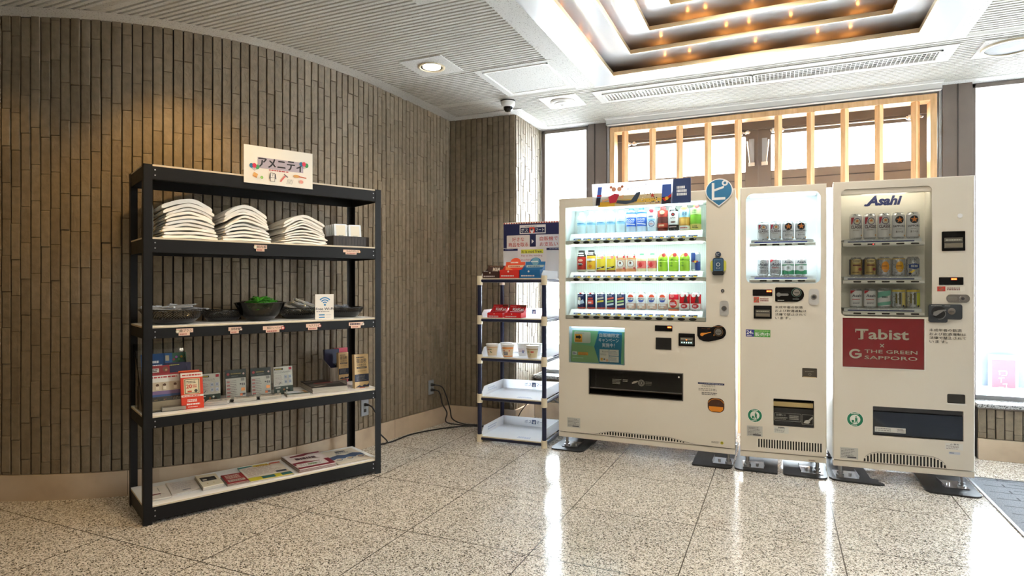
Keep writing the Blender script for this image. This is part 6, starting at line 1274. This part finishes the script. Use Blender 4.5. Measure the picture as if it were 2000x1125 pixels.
def p_sapporo(A, r, h): A.disc(0, h*.72, r*.66, S(22, 32, 42), 20, r*.66*1.02); A.star(0, h*.72, r*.58, S(232, 130, 50)); A.text('SAPPORO', -r*1.0, r*1.0, h*.44, h*.52, S(50, 48, 60), .02); A.lines(-r*.5, r*.5, h*.35, h*.39, 1, S(150, 140, 130), .5, 4); A.text('黒ラベル', -r*.55, r*.55, h*.22, h*.30, S(70, 60, 60), .01); A.disc(r*.75, h*.12, r*.14, S(215, 160, 90), 8)
def p_asahi(red):
    def f(A, r, h): A.text('Asahi', -r*.8, r*.9, h*.56, h*.70, S(40, 45, 70), .02, .15); A.poly([(-r*1.1, h*.90), (-r*.2, h*.90), (-r*.9, h*.74), (-r*1.1, h*.74)], S(200, 50, 60)) if red else None; A.lines(-r*.7, r*.8, h*.40, h*.48, 1, S(190, 60, 60) if red else S(90, 90, 110), .5, 3); A.lines(-r*.6, r*.6, h*.20, h*.32, 2, S(120, 120, 130), .5, 5)
    return f
def p_greenb(A, r, h): G = S(50, 140, 95); A.text('Asahi', -r*.8, r*.9, h*.68, h*.82, S(40, 70, 90), .02, .15); A.rect(-r*1.5, r*1.5, h*.56, h*.62, G); A.rect(-r*1.5, r*1.5, h*.08, h*.30, G); A.disc(0, h*.42, r*.75, Wt, 18, h*.17); A.text('生', -r*.3, r*.3, h*.38, h*.50, S(60, 110, 90), .02)
def p_gold(A, r, h): A.disc(0, h*.80, r*.75, S(225, 205, 150), 18, h*.12); A.lines(-r*.6, r*.6, h*.74, h*.86, 2, S(70, 60, 70), .5, 2); A.rect(-r*1.5, -r*1.05, h*.1, h*.9, S(40, 50, 80)); A.rect(r*1.05, r*1.5, h*.1, h*.9, S(40, 50, 80)); A.rect(-r*.6, r*.6, h*.56, h*.62, S(120, 60, 60)); A.disc(r*.5, h*.38, r*.28, S(160, 60, 60), 12); A.lines(-r*.7, r*.6, h*.18, h*.26, 1, S(100, 70, 60), .5, 4)
def p_highb(o):
    def f(A, r, h): c = S(230, 150, 30) if o else S(225, 165, 30); A.disc(r*.05, h*.5, r*.62, c, 18, h*.28); A.rect(-r*1.5, r*1.5, h*.88, h*.92, S(235, 190, 60)); A.lines(-r*.45, r*.55, h*.48, h*.58, 2, S(120, 60, 30), .5, 3); A.lines(-r*.4, r*.5, h*.30, h*.36, 1, S(235, 225, 200), .5, 5)
    return f
def p_blueg(A, r, h): A.text('氷', -r*.4, r*.4, h*.74, h*.92, S(90, 100, 110), .02); A.poly([(-r*.8, h*.44), (0, h*.36), (r*.8, h*.44), (r*.8, h*.60), (0, h*.66), (-r*.8, h*.60)], S(40, 75, 150)); A.text('無糖', -r*.5, r*.5, h*.46, h*.58, Wt, .02); A.poly([(-r*.5, h*.12), (r*.1, h*.3), (-r*.1, h*.34), (-r*.8, h*.2)], S(235, 200, 60)); A.disc(-r*.6, h*.14, r*.2, S(35, 40, 70), 8)
def p_mint(A, r, h): A.poly([(-r*1.4, h*.8), (r*1.4, h*.95), (r*1.4, h*.7), (-r*1.4, h*.5)], S(120, 185, 165)); A.poly([(-r*1.4, h*.1), (r*1.4, h*.2), (r*1.4, h*.38), (-r*1.4, h*.26)], S(120, 185, 165)); A.lines(-r*.5, r*.6, h*.5, h*.64, 1, S(60, 90, 90), .6, 3)
def p_lemon(k):
    def f(A, r, h): A.rect(-r*1.5, r*1.5, h*.84, h*.94, S(215, 190, 80)); A.rect(-r*.1, r*.2, h*.2, h*.8, S(90, 85, 60)); A.rect(-r*.6, -r*.35, h*.25, h*.75, S(120, 110, 60)); A.disc(r*.65, h*.3, r*.3, S(230, 120, 130), 12); A.rect(r*.35, r*1.5, h*.1, h*.8, S(210, 215, 70) if k else S(225, 205, 120)); A.disc(r*.6, h*.12, r*.2, S(40, 50, 80), 8)
    return f
SC_ = S(228, 226, 226, .25); SM = M((.66, .67, .69), .28, .6)
C = {'classic': (lambda: can_mesh(.033, .118, SC_, p_classic), 'white Classic beer can'), 'sapporo': (lambda: can_mesh(.033, .118, SC_, p_sapporo), 'white Sapporo can with black disc'),
 'asahi': (lambda: can_mesh(.033, .118, SM, p_asahi(False)), 'silver Asahi can'), 'asahi_dry': (lambda: can_mesh(.033, .118, SM, p_asahi(True)), 'silver can with red lettering'), 'greenb': (lambda: can_mesh(.033, .118, SC_, p_greenb), 'green and white Asahi can'),
 'classic5': (lambda: can_mesh(.033, .158, SC_, p_classic), 'tall white Classic beer can'), 'sapporo5': (lambda: can_mesh(.033, .158, SC_, p_sapporo), 'tall white Sapporo can with black disc'),
 'gold': (lambda: can_mesh(.033, .118, M((.62, .46, .18), .3, .6), p_gold), 'gold beer can'), 'high1': (lambda: can_mesh(.033, .118, SM, p_highb(1)), 'silver can with orange oval'), 'high2': (lambda: can_mesh(.033, .118, SM, p_highb(0)), 'silver can with yellow oval'),
 'blueg': (lambda: can_mesh(.033, .118, SM, p_blueg), 'silver can with blue emblem'), 'asahi_red': (lambda: can_mesh(.033, .118, SC_, p_asahi(True)), 'white Asahi can with red corner'), 'mint': (lambda: can_mesh(.033, .118, SC_, p_mint), 'white and mint green can'),
 'lemon1': (lambda: can_mesh(.033, .118, SM, p_lemon(0)), 'silver and pale yellow can'), 'lemon2': (lambda: can_mesh(.033, .118, SM, p_lemon(1)), 'silver and lime yellow can')}
def cans(O, Aa, us, v, z, kinds, row, where, ordn, grp):
    for i, (u, kd) in enumerate(zip(us, kinds)): mk, ds = C[kd]; place(kd, mk, 'beer_can', 'can', loc2(O, Aa, u, v, z), Aa, '%s, %s in %s row of %s machine' % (ds, ordn[i], row, where), grp)
O4 = ['leftmost', 'second from left', 'third from left', 'rightmost']; O5 = ['leftmost', 'second from left', 'centre', 'fourth from left', 'rightmost']
usc = [.1405+.0745*i for i in range(4)]
cans(O2, A2_, usc, .085, 1.4885, ['classic', 'classic', 'sapporo', 'sapporo'], 'upper', 'narrow', O4, 'cans in the upper row of the narrow machine'); cans(O2, A2_, usc, .085, 1.257, ['asahi', 'asahi_dry', 'greenb', 'greenb'], 'lower', 'narrow', O4, 'cans in the lower row of the narrow machine')
led_display(vm2, .0747, .1915, 1.128, 1.169, .158, .186, 1.154, 1.163, 6)
def tencard(t_, u0, u1, z0, z1):
    mb = MB(); A = front(mb, 0, lift=.0003); A.rect(u0, u1, z0, z1, S(232, 225, 212)); A.rect(u0, u0+(u1-u0)*.30, z0, z1, S(190, 60, 50)); cz = (z0+z1)/2; A.disc(u0+(u1-u0)*.15, cz, (z1-z0)*.42, S(150, 110, 80)); A.poly([(u0+.004, z0+.006), (u0+.008, z0+.003), (u0+(u1-u0)*.27, z1-.006), (u0+(u1-u0)*.24, z1-.003)], S(220, 60, 50)); A.lines(u0+(u1-u0)*.36, u1-.006, z0+.005, z1-.005, 2, S(120, 40, 40), .5, 3); sub(t_, 'coin_notice', mb, 'small red and white coin notice sticker')
tencard(vm2, .0805, .1883, 1.085, 1.1205)
mb = MB(); P = [(.208, .1), (.32, .1)]; cz = 1.137; P = [(.212, cz-.045), (.325, cz-.045)]+[(.325+.050*cos(radians(d)), cz+.046*sin(radians(d))) for d in range(-80, 81, 16)]+[(.325, cz+.046), (.212, cz+.046), (.2076, cz+.04), (.2076, cz-.04)]
mb.prism(P, -.006, 0, GLOSSB, lambda p, q: (p[0], q, p[1])); A = front(mb, -.006); A.ring(.331, 1.150, .026, .0285, S(110, 150, 140)); mb.cyl((.331, -.013, 1.150), (.331, -.006, 1.150), .021, CHROME); mb.box(.318, .344, -.0135, -.013, 1.147, 1.152, DGREY); mb.rbox(.218, .285, -.016, -.010, 1.130, 1.144, .006, M((.30, .30, .30), .3, .7)); mb.cyl((.228, -.018, 1.137), (.228, -.006, 1.137), .013, M((.30, .30, .30), .3, .7)); A.lines(.222, .27, 1.097, 1.104, 1, S(200, 200, 195), .6, 3); A.lines(.31, .355, 1.106, 1.113, 1, S(140, 150, 145), .6, 4); sub(vm2, 'coin_panel', mb, 'black coin panel with grey return lever', bevel=.001)
lock(vm2, .4004, .4581, 1.072, 1.1743); bill_slot(vm2, .0805, .1875, .982, 1.066); warning(vm2, .207, .388, .977, 1.0675)
mb = MB(); A = front(mb, 0, lift=.0003); A.rect(.0336, .083, .864, .9105, S(55, 62, 150)); A.text('24', .038, .068, .882, .905, Wt, .02); A.text('h', .070, .078, .882, .893, Wt, .02); A.lines(.04, .076, .868, .877, 1, Wt, .5, 3); A.rect(.083, .1795, .864, .9105, S(80, 165, 70)); A.text('販売中', .088, .175, .868, .893, Wt, .03); A.lines(.088, .175, .898, .906, 1, S(190, 220, 150), .5, 2); sub(vm2, 'open_all_hours_sticker', mb, 'blue and green sticker reading 24h 販売中')
mb = MB(); mb.rbox(.364, .449, .003, .012, .6176, .676, .004, S(78, 72, 62, .3)); A = front(mb, .003); A.poly([(.364, .676), (.449, .676), (.442, .669), (.371, .669)], S(50, 46, 40)); A.ring(.408, .638, .006, .008, S(150, 145, 130)); A.lines(.38, .43, .652, .658, 1, S(160, 155, 140), .5, 2); A.rect(.37, .444, .6176, .6225, S(190, 165, 120)); sub(vm2, 'coin_return', mb)
recess(vm2, 'pickup_slot', .198, .4313, .302, .4735, 0, .14, M((.02, .02, .02), .4)); mb = MB(); mb.box(.200, .430, .008, .012, .305, .415, M((.012, .012, .013), .25)); mb.box(.200, .430, .030, .06, .420, .450, M((.65, .50, .24), .3, .6)); A = front(mb, .008, lift=.0003); LG = S(170, 168, 160)
A.rect(.204, .358, .333, .383, LG, .004); A.rect(.2055, .3565, .3345, .3815, GLOSSB, .004); A.text('お願い!!', .215, .270, .364, .376, LG, .01); A.lines(.208, .28, .34, .358, 2, LG, .4, 2); A.rect(.288, .352, .340, .376, S(60, 60, 60)); A.lines(.292, .348, .343, .373, 3, LG, .35, 6); A.rect(.363, .427, .320, .383, LG, .004); A.rect(.3645, .4255, .3215, .3815, GLOSSB, .004); A.poly([(.372, .328), (.40, .326), (.41, .336), (.395, .350), (.38, .345)], LG); A.poly([(.395, .345), (.422, .372), (.425, .362), (.405, .338)], LG)
sub(vm2, 'flap', mb); eco(vm2, .0875, .357, .0445); rating(vm2, .0394, .1334, .222, .289, 7); mb = MB(); A = front(mb, 0, lift=.0003); A.rect(.2004, .287, .2543, .2976, S(215, 215, 208)); A.lines(.205, .282, .258, .288, 4, S(110, 110, 115), .35, 3); A.lines(.226, .262, .288, .296, 1, INK, .7, 2); sub(vm2, 'notice_sticker', mb)
mb = MB(); louvres(mb, .104, .478, lambda u: .2095, .154, 24, .0082); A = front(mb, 0, lift=.0002); sub(vm2, 'air_grille', mb)
mb = MB(); A = front(mb, .004, lift=.0003); A.rect(.40, .44, .092, .104, S(200, 190, 175)); A.lines(.404, .436, .094, .102, 1, S(110, 80, 80), .5, 2); sub(vm2, 'small_sticker', mb)

# ================================================================ MACHINE 3 (beer machine with the red sign)
W3 = .726; O3 = (.303, 4.211); A3_ = radians(4.1)
vm3 = machine('vending_machine', 'beige beer vending machine with a red Tabist panel, on the right', W3, .56, O3, A3_,
    [(.042, .5165, 1.008, 1.782, .028, .03), (.0495, .4773, .698, .998, 0, .012), (.2121, .6707, .2925, .467, .004, .02), (.5907, .680, .509, .565, .008, .015)])
recess(vm3, 'display_case', .042, .5165, 1.008, 1.782, .03, .145, M((.86, .82, .73), .4))
mb = MB(); mb.box(.043, .5155, .010, .05, 1.750, 1.781, MACH); sub(vm3, 'case_header', mb, bevel=.003)
mb = MB(); mb.box(.042, .5165, .005, .0072, 1.008, 1.750, GLASS); sub(vm3, 'display_window', mb)
mb = MB(); A = front(mb, .1448, lift=.0004); DB_ = S(28, 42, 100)
A.text('Asahi', .205, .398, 1.692, 1.752, DB_, .045, .28); A.poly([(.196, 1.690), (.215, 1.690), (.262, 1.755), (.250, 1.755)], DB_); A.poly([(.190, 1.692), (.214, 1.692), (.206, 1.702), (.196, 1.704)], DB_); sub(vm3, 'brand_lettering', mb, 'slanted dark blue lettering reading Asahi')
tube_light(vm3, .06, .50, .056, 1.779, 9.0, (1, .93, .80))  # added tube, hidden behind the header, to brighten this case
us3 = [.1296+.0755*i for i in range(5)]
for k, zc in enumerate((1.4445, 1.2172, 1.0255)): rail(vm3, .052, .479, zc, us3, True, 3+k)
usc = [.134+.0758*i for i in range(5)]
cans(O3, A3_, usc, .075, 1.477, ['classic5', 'classic5', 'classic5', 'sapporo5', 'sapporo5'], 'top', 'red-panel', O5, 'cans in the top row of the red-panel machine')
cans(O3, A3_, usc, .075, 1.2497, ['gold', 'gold', 'high1', 'high2', 'blueg'], 'middle', 'red-panel', O5, 'cans in the middle row of the red-panel machine')
cans(O3, A3_, usc, .075, 1.058, ['asahi_red', 'asahi_red', 'mint', 'lemon1', 'lemon2'], 'bottom', 'red-panel', O5, 'cans in the bottom row of the red-panel machine')
mb = MB(); A = front(mb, .004); A.disc(us3[1]+.01, 1.4445, .003, M((1, .02, .02), .4, emit=5), 8); sub(vm3, 'sold_out_lamp', mb)
RS = M((.46, .022, .035), .25, coat=.3); mb = MB(); mb.box(.0495, .4773, .0105, .0125, .698, .998, RS); A = front(mb, .0105, lift=.0004); CW = S(235, 222, 205)
A.text('Tabist', .121, .402, .869, .931, CW, .022)
for q in ((.1195, .1245, .910, .931), (.1675, .1725, .910, .931), (.136, .158, .8675, .8725)): A.rect(*q, CW)
A.text('×', .2505, .2735, .8215, .8445, CW, .0); A.text('THE GREEN', .169, .4445, .786, .807, CW, .008); A.text('SAPPORO', .169, .4445, .749, .770, CW, .008)
A.ring(.1205, .7795, .0215, .034, CW, radians(38), radians(330), 30, ry=.86); A.poly([(.118, .773), (.154, .773), (.154, .783), (.118, .783)], CW); A.poly([(.143, .760), (.154, .764), (.154, .775), (.143, .775)], CW)
sub(vm3, 'red_sign_panel', mb, 'glossy red panel reading Tabist × THE GREEN SAPPORO')
mb = MB(); mb.box(.0495, .4773, .003, .005, .698, .998, GLASS)
for q in ((.044, .0495, .693, 1.002), (.4773, .483, .693, 1.002), (.044, .483, .693, .698)): mb.box(q[0], q[1], -.003, .001, q[2], q[3], IV)
sub(vm3, 'sign_cover', mb)
mb = MB(); mb.cyl((.6535, -.003, 1.599), (.6535, 0, 1.599), .0125, Wt, n=20); sub(vm3, 'round_cap', mb); bill_slot(vm3, .5635, .6774, 1.396, 1.5092)
led_display(vm3, .5495, .6692, 1.1987, 1.2432, .610, .636, 1.228, 1.237, 5); tencard(vm3, .5411, .6774, 1.161, 1.190)
mb = MB(); mb.rbox(.5844, .6993, -.008, 0, 1.096, 1.143, .022, M((.62, .62, .62), .2, 1.0)); mb.rbox(.592, .638, -.012, -.008, 1.108, 1.131, .011, CHROME); mb.cyl((.664, -.013, 1.1195), (.664, -.008, 1.1195), .016, CHROME); mb.cyl((.664, -.0135, 1.1195), (.664, -.013, 1.1195), .008, DGREY); sub(vm3, 'lock', mb, 'wide chrome lock plate', bevel=.0015)
mb = MB(); CG = M((.045, .052, .062), .35); mb.prism(rrect(.4968, .6617, .998, 1.0859, .012, 4), -.012, 0, CG, lambda p, q: (p[0], q, p[1])); mb.prism(rrect(.4968, .59, .980, 1.02, .010, 4), -.012, 0, CG, lambda p, q: (p[0], q, p[1])); A = front(mb, -.012); A.disc(.545, 1.040, .036, S(22, 24, 28)); mb.cyl((.608, -.018, 1.046), (.608, -.012, 1.046), .019, CHROME); mb.box(.597, .619, -.0185, -.018, 1.044, 1.048, DGREY); mb.prism([(.515, 1.022), (.530, 1.018), (.565, 1.046), (.580, 1.050), (.578, 1.056), (.545, 1.052), (.518, 1.040)], -.024, -.012, M((.35, .35, .35), .3, .7), lambda p, q: (p[0], q, p[1])); A.ring(.548, 1.030, .030, .033, S(150, 150, 148), radians(-100), radians(40)); A.lines(.508, .56, 1.074, 1.080, 1, S(200, 200, 200), .5, 2); A.lines(.575, .61, 1.074, 1.080, 1, S(200, 200, 200), .5, 3); sub(vm3, 'coin_panel', mb, 'dark slate coin panel', bevel=.002)
warning(vm3, .502, .683, .855, .945)
mb = MB(); mb.rbox(.592, .679, .002, .010, .511, .563, .006, S(60, 58, 56, .25)); sub(vm3, 'coin_return', mb); mb = MB(); mb.rbox(.586, .685, -.003, .0, .503, .511, .003, IV); sub(vm3, 'coin_return_lip', mb)
recess(vm3, 'pickup_slot', .2121, .6707, .2925, .467, 0, .13, M((.018, .02, .025), .4)); mb = MB(); mb.box(.2135, .669, .006, .009, .300, .436, M((.012, .016, .026), .07, coat=.6)); mb.box(.2135, .669, .004, .012, .295, .301, BLACK); mb.box(.2135, .669, .012, .03, .44, .466, M((.05, .05, .055), .3)); A = front(mb, .006, lift=.0003); A.rect(.2233, .384, .314, .344, S(205, 205, 200)); A.lines(.227, .33, .318, .340, 2, S(120, 120, 120), .4, 3); A.lines(.34, .38, .318, .340, 3, S(90, 90, 90), .4, 4); sub(vm3, 'flap', mb)
eco(vm3, .117, .380, .0455); rating(vm3, .0361, .1336, .137, .205, 9); mb = MB(); A = front(mb, 0, lift=.0003); A.rect(.5818, .6684, .2413, .279, S(222, 220, 214)); A.text('△ 警告', .605, .648, .2685, .277, INK, .01); A.lines(.586, .664, .244, .266, 3, S(130, 110, 110), .35, 3); A.rect(.5987, .654, .2153, .2292, S(195, 200, 210)); A.lines(.602, .63, .219, .226, 1, S(50, 60, 110), .6, 3); sub(vm3, 'notice_sticker', mb)
mb = MB(); vt = lambda u: .1275+.066*(max(0, 1-(max(0, .255-u)/.095)**2)**.5 if u < .255 else (max(0, 1-(max(0, u-.49)/.098)**2)**.5 if u > .49 else 1))
louvres(mb, .160, .588, lambda u: vt(u)-.006, .130, 25, .0092); A = front(mb, 0, lift=.0004); P = [(.160+i*.0107, vt(.160+i*.0107)) for i in range(41)]
for a, b in zip(P, P[1:]): A.poly([(a[0], a[1]+.0012), (b[0], b[1]+.0012), (b[0], b[1]-.0012), (a[0], a[1]-.0012)], M((.12, .11, .10), .5)); A.k = 1
sub(vm3, 'air_grille', mb)

# rubber stability mats under the feet
def mat_(label, P):
    t = MB(); t.prism(P, 0, .010, RUBBER, lambda p, q: (p[0], p[1], q)); cx_ = sum(p[0] for p in P)/len(P); cy_ = sum(p[1] for p in P)/len(P)
    A = plane(t, (0, 0, .010), (1, 0, 0), (0, 1, 0)); 
    for i in range(4): A.disc(cx_+.05, cy_-.02+.03*i, .005, BLACK, 8); A.k = 1
    o = build('rubber_mat', t, None, .003); tag(o, label, 'mat', 'black rubber mats under the machines'); return o
def rmat(x0, x1, y0, y1, rs, label): return mat_(label, rrect(x0, x1, y0, y1, rs, 5))
rmat(-1.53, -1.285, 4.155, 4.88, (.03, .05, .0, .0), 'black rubber mat under the left feet of the wide machine')
rmat(-.535, -.285, 4.165, 4.88, (.012, .05, 0, 0), 'black rubber mat under the right feet of the wide machine')
rmat(-.272, -.012, 4.175, 4.82, (.05, .008, 0, 0), 'black rubber mat under the left feet of the narrow machine')
rmat(.020, .272, 4.178, 4.82, (.03, .05, 0, 0), 'black rubber mat under the right feet of the narrow machine')
mat_('black rubber mat with a notched edge under the left feet of the red-panel machine', [(.280, 4.24), (.30, 4.20), (.34, 4.185), (.545, 4.185), (.575, 4.205), (.545, 4.24), (.552, 4.29), (.51, 4.30), (.48, 4.84), (.285, 4.84)])
rmat(.775, 1.045, 4.160, 4.84, (.05, .05, 0, 0), 'black rubber mat under the right feet of the red-panel machine')
